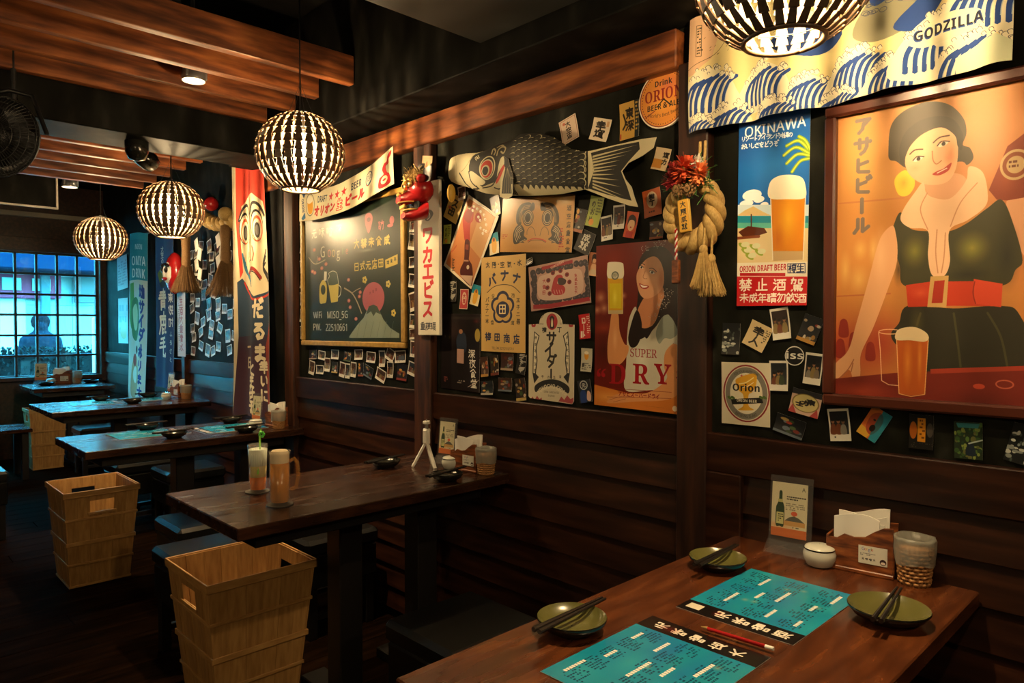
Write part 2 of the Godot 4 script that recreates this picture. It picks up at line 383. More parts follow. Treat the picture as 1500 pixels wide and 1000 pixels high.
# ---------------------------------------------------------------- lamps
func pendant_proto() -> Node3D:
	var R := 0.165
	var t := thing("pendant_lamp", "", "lamp", Vector3.ZERO, 0.0, "globe pendant lamps of dark chips over the tables")
	var shape := func(a: float) -> Vector2: return Vector2(R * cos(a), R * 0.94 * sin(a))
	var lo := -1.10
	var hi := 1.38
	var ribs := 27
	var st := new_st()
	var steps := 13
	for k in steps:
		var a0 := lerpf(lo, hi, float(k) / steps)
		var a1 := lerpf(lo, hi, (k + 1.03) / steps)
		var p0: Vector2 = shape.call(a0)
		var p1: Vector2 = shape.call(a1)
		var wide := 0.84 if k % 2 == 0 else 0.74
		var w0 := p0.x * TAU / ribs * wide * 0.5 + 0.0008
		var w1 := p1.x * TAU / ribs * wide * 0.27 + 0.0008
		var q := []
		for e in [[p0, w0, 0.0045], [p1, w1, 0.001]]:
			for s in [[-1, 0.0], [1, 0.0], [1, -0.004], [-1, -0.004]]: q.append(Vector3((e[0] as Vector2).x + e[2] + s[1], (e[0] as Vector2).y, e[1] * s[0]))
		var mid := Vector3.ZERO
		for v in q: mid += v / 8.0
		for f in [[0, 1, 5, 4], [2, 3, 7, 6], [1, 2, 6, 5], [3, 0, 4, 7], [0, 3, 2, 1], [4, 5, 6, 7]]: quad(st, q[f[0]], q[f[1]], q[f[2]], q[f[3]], mid)
	st.generate_normals()
	var rib := st.commit()
	for i in ribs:
		var o := put("chip_strand", rib, M.chip, t)
		o.rotation.y = i * TAU / ribs
	for a in [-1.12, -0.5, 0.35, 1.36]:
		var p: Vector2 = shape.call(a)
		var ring := new_st()
		var path := []
		for i in 41: path.append(Vector3(cos(i * TAU / 40) * p.x, p.y, sin(i * TAU / 40) * p.x))
		tube(ring, path, 0.005 if a < -1.0 else 0.0013, 5, false)
		part("bottom_ring" if a < -1.0 else "wire_hoop", ring, M.chip if a < -1.0 else M.metal_black, t)
	var so := new_st()
	lathe(so, [0.012, 0.07, 0.02, 0.075, 0.02, 0.12, 0.03, 0.15, 0.03, 0.158, 0.004, 0.165], 14)
	part("socket", so, M.metal_black, t)
	var co := new_st()
	tube(co, [Vector3(0, 0.16, 0), Vector3(0, 0.82, 0)], 0.003, 6)
	part("cord", co, M.metal_black, t)
	var wi := new_st()
	for i in 4: tube(wi, [Vector3(cos(i * TAU / 4) * 0.05, 0.15, sin(i * TAU / 4) * 0.05), Vector3(0.001, 0.27, 0)], 0.0009, 4)
	part("hanging_wire", wi, M.metal_black, t)
	var bu := new_st()
	lathe(bu, [0.004, -0.045, 0.018, -0.036, 0.027, -0.012, 0.026, 0.012, 0.016, 0.045, 0.013, 0.072], 16)
	var glow := mat(Color(1, 0.95, 0.85), 0.5)
	glow.emission_enabled = true
	glow.emission = Color(1.0, 0.86, 0.62)
	glow.emission_energy_multiplier = 9.0
	part("bulb", bu, glow, t)
	var li := OmniLight3D.new()
	li.name = "bulb_light"
	li.light_color = LAMP_COLOUR
	li.light_energy = LAMP_ENERGY
	li.light_size = 0.022
	li.omni_range = 14.0
	li.omni_attenuation = 2.0
	li.shadow_enabled = true
	t.add_child(li)
	return t

func build_lamps() -> void:
	var p := pendant_proto()
	var spots := [[1.286, 2.01, -0.595, "nearest globe pendant lamp in front of the wave cloth, cut by the picture edge"], [1.32, 2.005, -2.53, "globe pendant lamp hanging before the long draft beer cloth"], [1.332, 1.957, -3.994, "globe pendant lamp hanging near the straw tassels, third from the camera"], [1.381, 1.945, -5.55, "farthest and smallest globe pendant lamp, beside the lattice window"], [-1.3, 1.98, -2.8, "globe pendant lamp of the other row, across the aisle"], [1.0, 2.0, 0.95, "globe pendant lamp of the wall row behind the camera"], [-1.2, 1.98, 0.1, "globe pendant lamp of the other row behind the camera"]]
	for i in spots.size():
		var o := p if i == 0 else copy(p)
		o.position = Vector3(spots[i][0], spots[i][1], spots[i][2])
		o.rotation.y = i * 0.7
		o.set_meta("label", spots[i][3])

func spot_lamp(label: String, at: Vector3, aim: Vector3, energy: float, r: float) -> void:
	var t := thing("spot_lamp", label, "lamp", at, 0.0, "ceiling spot lamps")
	var st := new_st()
	lathe(st, [r, 0.0, r * 1.05, 0.012, r * 0.9, 0.05, r * 0.5, 0.075, r * 0.2, 0.08], 20, Vector3.ZERO, false)
	part("shade", st, M.steel if energy > 0.0 else M.metal_black, t)
	var sm := new_st()
	tube(sm, [Vector3(0, 0.07, 0), Vector3(0, 0.36, 0)], 0.008, 6)
	part("stem", sm, M.metal_black, t)
	for k in 3:
		var cl := new_st()
		var a := k * TAU / 3 + 0.4
		box(cl, Vector3(cos(a) * r, 0.03, sin(a) * r), Vector3(0.012, 0.045, 0.012), 0.002)
		part("clip", cl, M.steel, t)
	var fa := new_st()
	lathe(fa, [0.001, 0.002, r * 0.94, 0.006, r * 0.94, 0.014, 0.001, 0.014], 20, Vector3.ZERO, false)
	var face := mat(Color(1, 0.96, 0.88), 0.4)
	if energy > 0.0:
		face.emission_enabled = true
		face.emission = Color(1.0, 0.9, 0.7)
		face.emission_energy_multiplier = 6.0
	part("lens", fa, face if energy > 0.0 else M.glass, t)
	if energy > 0.0:
		var li := SpotLight3D.new()
		li.name = "spot_light"
		li.light_color = Color(1.0, 0.86, 0.62)
		li.light_energy = energy
		li.light_size = r
		li.spot_angle = 62.0
		li.spot_range = 12.0
		li.spot_attenuation = 2.0
		li.shadow_enabled = true
		t.add_child(li)
		li.position = Vector3(0, -0.01, 0)
		li.look_at_from_position(at + li.position, at + aim, Vector3(1, 0, 0))

func build_ceiling_things() -> void:
	spot_lamp("lit spot lamp between the wooden rafters in front of the dark cross beam", Vector3(1.10, 2.35, -3.02), Vector3(0, -1, 0), 0.9, 0.045)
	spot_lamp("bright lit spot lamp under the far ceiling near the window", Vector3(1.27, 2.34, -5.9), Vector3(0, -1, 0), 0.9, 0.05)
	spot_lamp("half hidden lit spot lamp under the last far rafter", Vector3(1.42, 2.42, -5.75), Vector3(0, -1, 0), 0.3, 0.045)
	# dark track lamps
	for a in [[Vector3(1.05, 2.17, -3.6), 0.0, "black dome shaped track lamp on the cross beam"], [Vector3(1.2, 2.2, -3.95), 0.9, "black track lamp turned sideways behind the third pendant lamp"]]:
		var t := thing("track_lamp", a[2], "lamp", a[0], 0.0, "unlit black track lamps")
		var st := new_st()
		lathe(st, [0.01, -0.06, 0.035, -0.052, 0.05, -0.02, 0.052, 0.04, 0.048, 0.045, 0.044, 0.04, 0.004, 0.03], 20)
		var o := part("dome", st, M.ceramic_dark, t)
		o.rotation.z = a[1]
		var b := new_st()
		tube(b, [Vector3(0, 0.02, 0), Vector3(0, 0.12, 0)], 0.01, 6)
		part("bracket", b, M.metal_black, t)
	# hanging fan at the left edge
	var f := thing("ceiling_fan", "black round fan in a wire cage hanging under the ceiling", "fan", Vector3(0.49, 2.07, -3.35), -0.75)
	for k in 7:
		var rg := new_st()
		var path := []
		var rr := [0.155, 0.15, 0.13, 0.105, 0.08, 0.055, 0.03][k] as float
		for i in 33: path.append(Vector3(cos(i * TAU / 32) * rr, sin(i * TAU / 32) * rr, sqrt(maxf(0.0, 1.0 - pow(rr / 0.156, 2))) * 0.06))
		tube(rg, path, 0.003 if k == 0 else 0.0016, 5, false)
		part("cage_ring", rg, M.metal_black, f)
	for i in 64:
		var sp := new_st()
		var path := []
		for j in 6:
			var rr := lerpf(0.02, 0.155, j / 5.0)
			path.append(Vector3(cos(i * TAU / 64) * rr, sin(i * TAU / 64) * rr, sqrt(maxf(0.0, 1.0 - pow(rr / 0.156, 2))) * 0.06))
		tube(sp, path, 0.0014, 4, false)
		part("cage_spoke", sp, M.metal_black, f)
	for i in 3:
		var bl := new_st()
		prism(bl, PackedVector2Array([Vector2(0.02, -0.012), Vector2(0.07, -0.04), Vector2(0.13, -0.045), Vector2(0.14, 0.01), Vector2(0.1, 0.04), Vector2(0.03, 0.02)]), -0.002, 0.002, Transform3D(Basis(Vector3(0, 0, 1), i * TAU / 3) * Basis(Vector3(1, 0, 0), 0.3), Vector3(0, 0, 0.01)))
		part("blade", bl, M.metal_black, f)
	var mo := new_st()
	tube(mo, [Vector3(0, 0, 0.03), Vector3(0, 0, -0.02), Vector3(0, 0, -0.12)], [0.03, 0.045, 0.035], 14)
	tube(mo, [Vector3(0, 0.02, -0.08), Vector3(0, 0.68, -0.08)], 0.01, 8)
	part("motor", mo, M.metal_black, f)
	var yo := new_st()
	tube(yo, [Vector3(-0.16, 0.02, -0.03), Vector3(-0.1, 0.17, -0.04), Vector3(0.0, 0.2, -0.06), Vector3(0.1, 0.17, -0.04), Vector3(0.16, 0.02, -0.03)], 0.009, 8)
	part("yoke", yo, M.metal_black, f)
	var bp := new_st()
	lathe(bp, [0.03, 0.0, 0.1, 0.004, 0.152, 0.03, 0.154, 0.034, 0.1, 0.012, 0.02, 0.008], 32, Vector3.ZERO, false)
	var plate_back := part("back_shell", bp, M.metal_black, f, Vector3(0, 0, -0.035))
	plate_back.rotation.x = PI / 2
	# a plain cold air outlet frame on the far ceiling
	var v := thing("air_outlet", "thin pale square outlet frame under the far ceiling at the picture edge", "vent", Vector3(0.9, 2.38, -6.2))
	for a in [[0, 0.16, 0.7, 0.014], [0, -0.16, 0.7, 0.014], [0.35, 0, 0.014, 0.334], [-0.35, 0, 0.014, 0.334]]: boxpart("frame_bar", Vector3(a[0], a[1], 0), Vector3(a[2], a[3], 0.02), mat(col(0.4, 0.36, 0.3), 0.6), v, 0.002)
	boxpart("backing", Vector3(0, 0, -0.03), Vector3(0.7, 0.32, 0.04), M.black_paint, v, 0.0)

# ---------------------------------------------------------------- things on the wall
func hang(called: String, label: String, category: String, z: float, y: float, x: float, roll := 0.0, group := "") -> Node3D:
	# its x runs along the wall towards the entrance, its z out into the room
	var t := thing(called, label, category, Vector3(x, y, z), 0.0, group)
	t.rotation = Vector3(0, -PI / 2, roll)
	return t

func poster(called: String, label: String, category: String, z: float, y: float, x: float, roll: float, w: float, h: float, m: Material, warp := 0.004, group := "") -> Node3D:
	var t := hang(called, label, category, z, y, x, roll, group)
	var k := z * 17.0
	var bulge := func(u: float, v: float) -> Vector3: return Vector3(0, 0, warp * (0.5 + 0.5 * sin(u * 5.0 + k) * cos(v * 4.0 + k * 0.7)))
	put("sheet", sheet(w, h, 0.0008, 8, 8, bulge), [m, M.paper], t)
	return t

func outline(poly: PackedVector2Array, w: float, h: float, thick: float, m: Material, back: Material, called: String, parent: Node, at := Vector3.ZERO, dome = null) -> MeshInstance3D:
	# a printed sheet cut to an outline; the print covers w by h around the origin
	var p := poly
	if Geometry2D.is_polygon_clockwise(p): p.reverse()
	var st := new_st()
	var bk := new_st()
	var ix := Geometry2D.triangulate_polygon(p)
	for k in range(0, ix.size(), 3):
		var t := [p[ix[k]], p[ix[k + 1]], p[ix[k + 2]]]
		if ((t[1] - t[0]) as Vector2).cross(t[2] - t[0]) > 0.0: t = [t[0], t[2], t[1]]
		for v in t:
			st.set_uv(Vector2(v.x / w + 0.5, 0.5 - v.y / h))
			st.add_vertex(Vector3(v.x, v.y, 0.0))
		for v in [t[0], t[2], t[1]]: bk.add_vertex(Vector3(v.x, v.y, -thick))
	for i in p.size():
		var a := p[i]
		var b := p[(i + 1) % p.size()]
		for v in [Vector3(a.x, a.y, 0), Vector3(b.x, b.y, -thick), Vector3(a.x, a.y, -thick), Vector3(a.x, a.y, 0), Vector3(b.x, b.y, 0), Vector3(b.x, b.y, -thick)]: bk.add_vertex(v)
	st.generate_normals()
	bk.generate_normals()
	return put(called, bk.commit(st.commit()), [m, back], parent, at)

func circle(r: float, n := 40, ry := 0.0) -> PackedVector2Array:
	var p := PackedVector2Array()
	for i in n: p.append(Vector2(cos(i * TAU / n) * r, sin(i * TAU / n) * (ry if ry > 0.0 else r)))
	return p

func blob_st(at: Vector3, size: Vector3, turn := Basis.IDENTITY, seg := 16, st: SurfaceTool = null) -> SurfaceTool:
	var s := st if st else new_st()
	var rings := []
	for j in 9:
		var a := -PI / 2 + PI * clampf(j / 8.0, 0.02, 0.98)
		var ring := []
		for i in seg: ring.append(at + turn * (Vector3(cos(i * TAU / seg) * cos(a), sin(a), sin(i * TAU / seg) * cos(a)) * size))
		rings.append(ring)
	loft(s, rings)
	return s

func straw_skirt(top: Vector3, length: float, r0: float, r1: float, n: int, seed_value: int) -> SurfaceTool:
	# a bundle of single straws spreading downwards
	var r := RandomNumberGenerator.new()
	r.seed = seed_value
	var st := new_st()
	for i in n:
		var a := r.randf() * TAU
		var k := sqrt(r.randf())
		var l := length * r.randf_range(0.9, 1.04)
		var d := Vector3(cos(a), 0, sin(a) * 0.8)
		tube(st, [top + d * r0 * k, top + d * lerpf(r0, r1, 0.45) * k + Vector3(0, -l * 0.5, 0), top + d * r1 * k + Vector3(r.randf_range(-0.004, 0.004), -l, 0)], 0.0011, 3, false)
	return st

func build_wall_near() -> void:
	# framed advertising picture
	var f := hang("framed_picture", "large framed vintage print of a woman in a red belt, at the right edge", "picture", -0.459, 1.515, 1.845)
	var w := 0.5
	var h := 0.7
	put("print", sheet(w, h, 0.004), [print_mat(art_framed(), 0.5), M.paper], f, Vector3(0, 0, 0.008))
	for a in [[0, h / 2 + 0.012, w + 0.05, 0.028], [0, -h / 2 - 0.012, w + 0.05, 0.028], [w / 2 + 0.012, 0, 0.028, h], [-w / 2 - 0.012, 0, 0.028, h]]: boxpart("frame_bar", Vector3(a[0], a[1], 0.012), Vector3(a[2], a[3], 0.03), M.frame, f, 0.005)
	poster("beach_poster", "tall blue beach beer poster with a red warning strip at its foot", "poster", -0.880, 1.679, 1.840, -0.009, 0.199, 0.570, print_mat(art_okinawa(), 0.4), 0.003)
	poster("square_sign", "square cream beer sign with a grey oval, low on the wall", "sign", -0.957, 1.148, 1.845, 0.012, 0.145, 0.176, print_mat(art_orion_sq(), 0.45), 0.001)
	# wave cloth on a rod
	var c := hang("wave_cloth", "wide cream cloth printed with blue waves behind the nearest lamp", "wall hanging", -0.722, 2.056, 1.795)
	var fold := func(u: float, v: float) -> Vector3: return Vector3(0, 0.003 * sin(u * 9.0) * v, 0.014 * sin(u * 21.0 + sin(v * 3.0)) * (0.3 + 0.7 * v) + 0.006 * sin(u * 47.0))
	put("cloth", sheet(0.775, 0.325, 0.0012, 64, 16, fold), [print_mat(art_wavecloth(), 0.85), M.cloth_back], c)
	# round sign
	var s := hang("round_sign", "round orange beer sign hung at the end of the header board", "sign", -1.227, 2.032, 1.836)
	outline(circle(0.09), 0.18, 0.18, 0.008, print_mat(art_roundsign(), 0.4), M.paper, "disc", s)
	build_wreath()

func build_wreath() -> void:
	var t := hang("straw_wreath", "twisted straw rope wreath with red flowers, plaque and tassels on the post", "wreath", -1.069, 1.657, 1.765)
	# three strands laid round each other
	for k in 3:
		var path := []
		var rad := []
		for i in 121:
			var a := i * TAU / 120.0 + PI / 2
			var q := a * 5.0 + k * TAU / 3
			var thin := 0.6 + 0.4 * sin(i * PI / 120.0)
			var rr := 0.074 + cos(q) * 0.017 * thin
			path.append(Vector3(cos(a) * rr * 0.92, sin(a) * rr * 1.12, sin(q) * 0.017 * thin + 0.012))
			rad.append(0.0175 * thin)
		var st := new_st()
		tube(st, path, rad, 8, false)
		part("rope_strand", st, M.straw, t)
	var r := RandomNumberGenerator.new()
	r.seed = 9
	for a in [[Vector3(-0.004, 0.118, 0.05), 0.044, M.flower], [Vector3(-0.045, 0.09, 0.05), 0.032, M.flower_dark], [Vector3(0.042, 0.098, 0.05), 0.036, M.flower_orange], [Vector3(-0.055, 0.125, 0.035), 0.024, M.flower_dark], [Vector3(0.03, 0.13, 0.04), 0.026, M.white_paper]]:
		var st := new_st()
		for i in 70:
			var d := Vector3(r.randfn(), r.randfn(), absf(r.randfn()) + 0.2).normalized()
			var e: Vector3 = d.cross(Vector3(0.3, 0.8, 0.1)).normalized() * a[1] * 0.16
			var p: Vector3 = a[0] + d * a[1] * 0.35
			var q: Vector3 = a[0] + d * a[1] * r.randf_range(0.85, 1.1)
			st.add_vertex(p - e); st.add_vertex(q - e * 0.6); st.add_vertex(q + e * 0.6)
			st.add_vertex(p - e); st.add_vertex(q + e * 0.6); st.add_vertex(p + e)
		blob_st(a[0], Vector3.ONE * a[1] * 0.5, Basis.IDENTITY, 10, st)
		part("flower", st, a[2], t)
	var nd := new_st()
	for i in 110:
		var p := Vector3(r.randf_range(-0.05, 0.06), r.randf_range(0.055, 0.12), 0.03)
		var d := Vector3(r.randfn(), r.randfn() - 0.2, r.randf()).normalized() * r.randf_range(0.03, 0.06)
		tube(nd, [p, p + d], 0.0011, 3, false)
	part("pine_needles", nd, M.green, t)
	for a in [Vector3(-0.02, 0.06, 0.06), Vector3(0.016, 0.058, 0.06)]:
		var st := new_st()
		for ring in 5:
			for i in 8:
				var q := i * TAU / 8 + ring * 0.4
				var rr: float = [0.006, 0.013, 0.017, 0.015, 0.008][ring]
				box(st, a + Vector3(cos(q) * rr, sin(q) * rr, 0.012 - ring * 0.006), Vector3(0.007, 0.007, 0.003), 0.001, Basis(Vector3(0, 0, 1), q))
		part("pine_cone", st, M.straw_brown, t)
	# plaque
	var p := Pic.new(34, 92, Color("c8962e"), 5.0, self)
	p.rect(1.5, 1.5, 31, 89, Color("d8a63c"))
	p.kana("大願成就", 17, 14, 20, 2.6, Color("22262c"), Vector2(0, 21))
	var pq := boxpart("plaque", Vector3(-0.004, -0.012, 0.05), Vector3(0.034, 0.092, 0.012), M.gold_wood, t, 0.002)
	pq.rotation.z = 0.1
	var pf := put("plaque_face", sheet(0.032, 0.09, 0.0005), [print_mat(p.done(), 0.5), M.gold_wood], pq, Vector3(0, 0, 0.0067))
	pf.set_meta("label", "painted writing on the plaque")
	# tassels
	for a in [[Vector3(0.052, -0.05, 0.04), -0.06, 0.105], [Vector3(0.07, -0.06, 0.03), -0.075, 0.1]]:
		var co := new_st()
		tube(co, [a[0], a[0] + Vector3(0, a[1], 0.006)], 0.0035, 6)
		var kn: Vector3 = a[0] + Vector3(0, a[1], 0.006)
		part("tassel_cord", co, M.straw, t)
		var sk := straw_skirt(kn, a[2], 0.009, 0.04, 260, int(a[2] * 1000))
		blob_st(kn, Vector3(0.012, 0.014, 0.012), Basis.IDENTITY, 12, sk)
		part("tassel", sk, M.straw, t)
	# twisted cord with a wooden tag
	for k in 2:
		var path := []
		for i in 30: path.append(Vector3(-0.032 + cos(i * 0.9 + k * PI) * 0.0022, -0.045 - i * 0.003, 0.05 + sin(i * 0.9 + k * PI) * 0.0022))
		var st := new_st()
		tube(st, path, 0.0024, 5)
		part("twisted_cord", st, M.white_paper if k else M.red_lacquer, t)
	boxpart("wooden_tag", Vector3(-0.035, -0.165, 0.045), Vector3(0.022, 0.066, 0.014), M.orange_wood, t, 0.002)
	var hb := new_st()
	tube(hb, [Vector3(0.0, 0.1, 0.01), Vector3(0.012, 0.16, 0.0), Vector3(0.01, 0.2, -0.005)], 0.004, 6)
	tube(hb, [Vector3(0.02, 0.1, 0.01), Vector3(0.028, 0.16, 0.0), Vector3(0.026, 0.2, -0.005)], 0.004, 6)
	part("hanging_loop", hb, M.straw, t)

func build_wall_middle() -> void:
	poster("beer_poster", "beer poster of a smiling woman raising a tall glass", "poster", -1.324, 1.338, 1.845, -0.011, 0.342, 0.531, print_mat(art_superdry(), 0.3), 0.004)
	poster("face_poster", "tan poster with a big painted doll face and black whiskers", "poster", -1.773, 1.706, 1.845, -0.080, 0.362, 0.200, print_mat(art_daruma(), 0.35), 0.004)
	poster("fruit_shop_poster", "tall tan shop poster with a blue flower crest in its middle", "poster", -1.947, 1.422, 1.845, -0.008, 0.244, 0.366, print_mat(art_banana(), 0.6), 0.002)
	poster("grape_label_poster", "tilted pinkish label print bordered by dark grapes", "poster", -1.662, 1.485, 1.845, 0.092, 0.281, 0.162, print_mat(art_label(), 0.4), 0.003)
	poster("night_poster", "dark film poster with white brush writing in the lower corner", "poster", -2.202, 1.232, 1.847, -0.020, 0.242, 0.311, print_mat(art_diner(), 0.35), 0.002)
	poster("bottle_poster", "orange poster of a red bottle, hung on its corner", "poster", -2.137, 1.674, 1.845, -0.540, 0.204, 0.317, print_mat(art_asahi(), 0.4), 0.002)
	var c := hang("cider_sign", "cream sign with an arched top and black brush writing for cider", "sign", -1.700, 1.228, 1.845, -0.006)
	var hw := 0.109
	var p := PackedVector2Array([Vector2(-hw + 0.008, -0.155), Vector2(hw - 0.008, -0.16), Vector2(hw, -0.15), Vector2(hw, 0.115)])
	for i in 13: p.append(Vector2(0.055 * cos(i * PI / 12) - 0.002, 0.118 + 0.042 * sin(i * PI / 12)))
	p.append(Vector2(-hw, 0.115))
	p.append(Vector2(-hw, -0.148))
	outline(p, 0.218, 0.326, 0.003, print_mat(art_cider(), 0.5), M.paper, "sign_board", c)
	build_carp()

func build_carp() -> void:
	# carp streamer: a stuffed body, a flat tail and a breast fin, all printed with one drawing
	var t := hang("carp_streamer", "black and white cloth carp streamer with a red ringed eye", "wall hanging", -1.707, 1.866, 1.800, 0.000)
	var m := print_mat(art_carp(), 0.7)
	var w := 0.9770
	var h := 0.3241
	var tops := [0.2824, 19.2, 37.73, 13.71, 92.56, 17.34, 154.6, 25.26, 206.2, 25.79, 264.7, 16.64, 321.3, 13.26, 360.7, 11.37, 391.6, 1.11e-13, 437, 4.534, 495.7, 18.05, 552.5, 40.89, 600.7, 72.85, 634.4, 96.58, 673.8, 110.1, 706, 119.2]
	var lows := [0, 111.9, 37.42, 129.2, 92.27, 145.8, 154.4, 168.9, 206, 187.3, 264.5, 199.6, 321.3, 209.4, 360.7, 215.7, 391.7, 220.8, 437.2, 226.8, 496, 233.5, 552.9, 237.9, 601.1, 241.2, 634.7, 240.7, 674.2, 240.1, 706.4, 239.5]
	var st := new_st()
	st.set_smooth_group(0)
	var n := 10
	var at := func(i: int, j: int) -> Vector3:
		var v := float(j) / n * 2.0 - 1.0
		var a := Vector2(tops[2 * i], tops[2 * i + 1])
		var b := Vector2(lows[2 * i], lows[2 * i + 1])
		var q := a.lerp(b, (v + 1.0) / 2.0) * 0.001
		var end := 0.35 + 0.65 * sin(clampf(float(i) / (tops.size() / 2 - 1), 0.03, 0.97) * PI)
		return Vector3(q.x - w / 2, h / 2 - q.y, 0.004 + 0.034 * end * sqrt(maxf(0.0, 1.0 - v * v)) + 0.002 * sin(i * 2.3 + v * 3.0))
	for i in tops.size() / 2 - 1:
		for j in n:
			for k in [[0, 0], [1, 0], [1, 1], [0, 0], [1, 1], [0, 1]]:
				var v: Vector3 = at.call(i + k[0], j + k[1])
				st.set_uv(Vector2(v.x / w + 0.5, 0.5 - v.y / h))
				st.add_vertex(v)
	part("body", st, m, t)
	var tail := [693.2, 116.9, 725, 120.1, 822.5, 119.3, 925.4, 119.7, 977, 124.1, 966.5, 153.6, 925.7, 171.5, 875.1, 183.7, 849.3, 205.3, 863.9, 233.3, 886.9, 259.9, 898.4, 293.9, 910.9, 324.1, 881.5, 317.3, 793.3, 282.7, 700, 241.1, 690.2, 178]
	var fin := [327.7, 82.91, 345.1, 79.27, 367, 89.47, 376.3, 118.1, 391.7, 152.9, 388.6, 225.3, 360.7, 235.2, 322.9, 219.5, 329.2, 165.4, 352.9, 119.8]
	for a in [["tail_fin", tail, 0.012], ["breast_fin", fin, 0.042]]:
		var poly := PackedVector2Array()
		for i in range(0, a[1].size(), 2): poly.append(Vector2(a[1][i] * 0.001 - w / 2, h / 2 - a[1][i + 1] * 0.001))
		outline(poly, w, h, 0.002, m, M.cloth_back, a[0], t, Vector3(0, 0, a[2]))
	var mo := new_st()
	blob_st(Vector3(-w / 2 + 0.012, 0.0, 0.014), Vector3(0.013, 0.036, 0.02), Basis.IDENTITY, 14, mo)
	part("mouth_ring", mo, mat(col(0.6, 0.36, 0.05), 0.5), t)

func build_wall_chalk() -> void:
	var b := hang("chalkboard", "green chalkboard in a yellow wooden frame covered in chalk drawings", "chalkboard", -3.042, 1.594, 1.850, 0.004)
	var w := 0.9227
	var h := 0.6898
	put("slate", sheet(w - 0.02, h - 0.02, 0.006), [print_mat(art_chalk(), 0.36), M.leg], b, Vector3(0, 0, 0.008))
	var yellow := tri_mat(noise_tex(0.03, 4, [[0.0, col(0.3, 0.17, 0.035)], [1.0, col(0.5, 0.31, 0.075)]], 41), Vector3(2, 2, 2), 0.45)
	for a in [[0, h / 2, w + 0.026, 0.026], [0, -h / 2, w + 0.026, 0.026], [w / 2, 0, 0.026, h - 0.026], [-w / 2, 0, 0.026, h - 0.026]]: boxpart("frame_bar", Vector3(a[0], a[1], 0.01), Vector3(a[2], a[3], 0.024), yellow, b, 0.004)
	# draft beer cloth, pinned at its corners and sagging
	var c := hang("draft_beer_cloth", "long cream draft beer cloth with red stars above the chalkboard", "wall hanging", -3.03, 2.0, 1.8)
	var sag := func(u: float, v: float) -> Vector3: return Vector3(0, 0.075 * (u - 0.5) - 0.05 * sin(u * PI) * (1.0 - 0.3 * v) + 0.02 * absf(u - 0.5), 0.02 * sin(u * PI) * v + 0.004 * sin(u * 14.0 + v * 2.0))
	put("cloth", sheet(0.86, 0.165, 0.001, 40, 8, sag), [print_mat(art_obanner(), 0.85), M.cloth_back], c)
	# upright sign board
	var s := hang("upright_sign", "narrow white upright sign board with red characters on the post", "sign", -2.352, 1.619, 1.800, 0.004)
	boxpart("board", Vector3(0, 0, -0.008), Vector3(0.1466, 0.6393, 0.014), M.white_paper, s, 0.002)
	put("lettering", sheet(0.1466 - 0.004, 0.6393 - 0.004, 0.0006), [print_mat(art_ebisu(), 0.5), M.paper], s, Vector3(0, 0, 0.0005))
	build_mask()

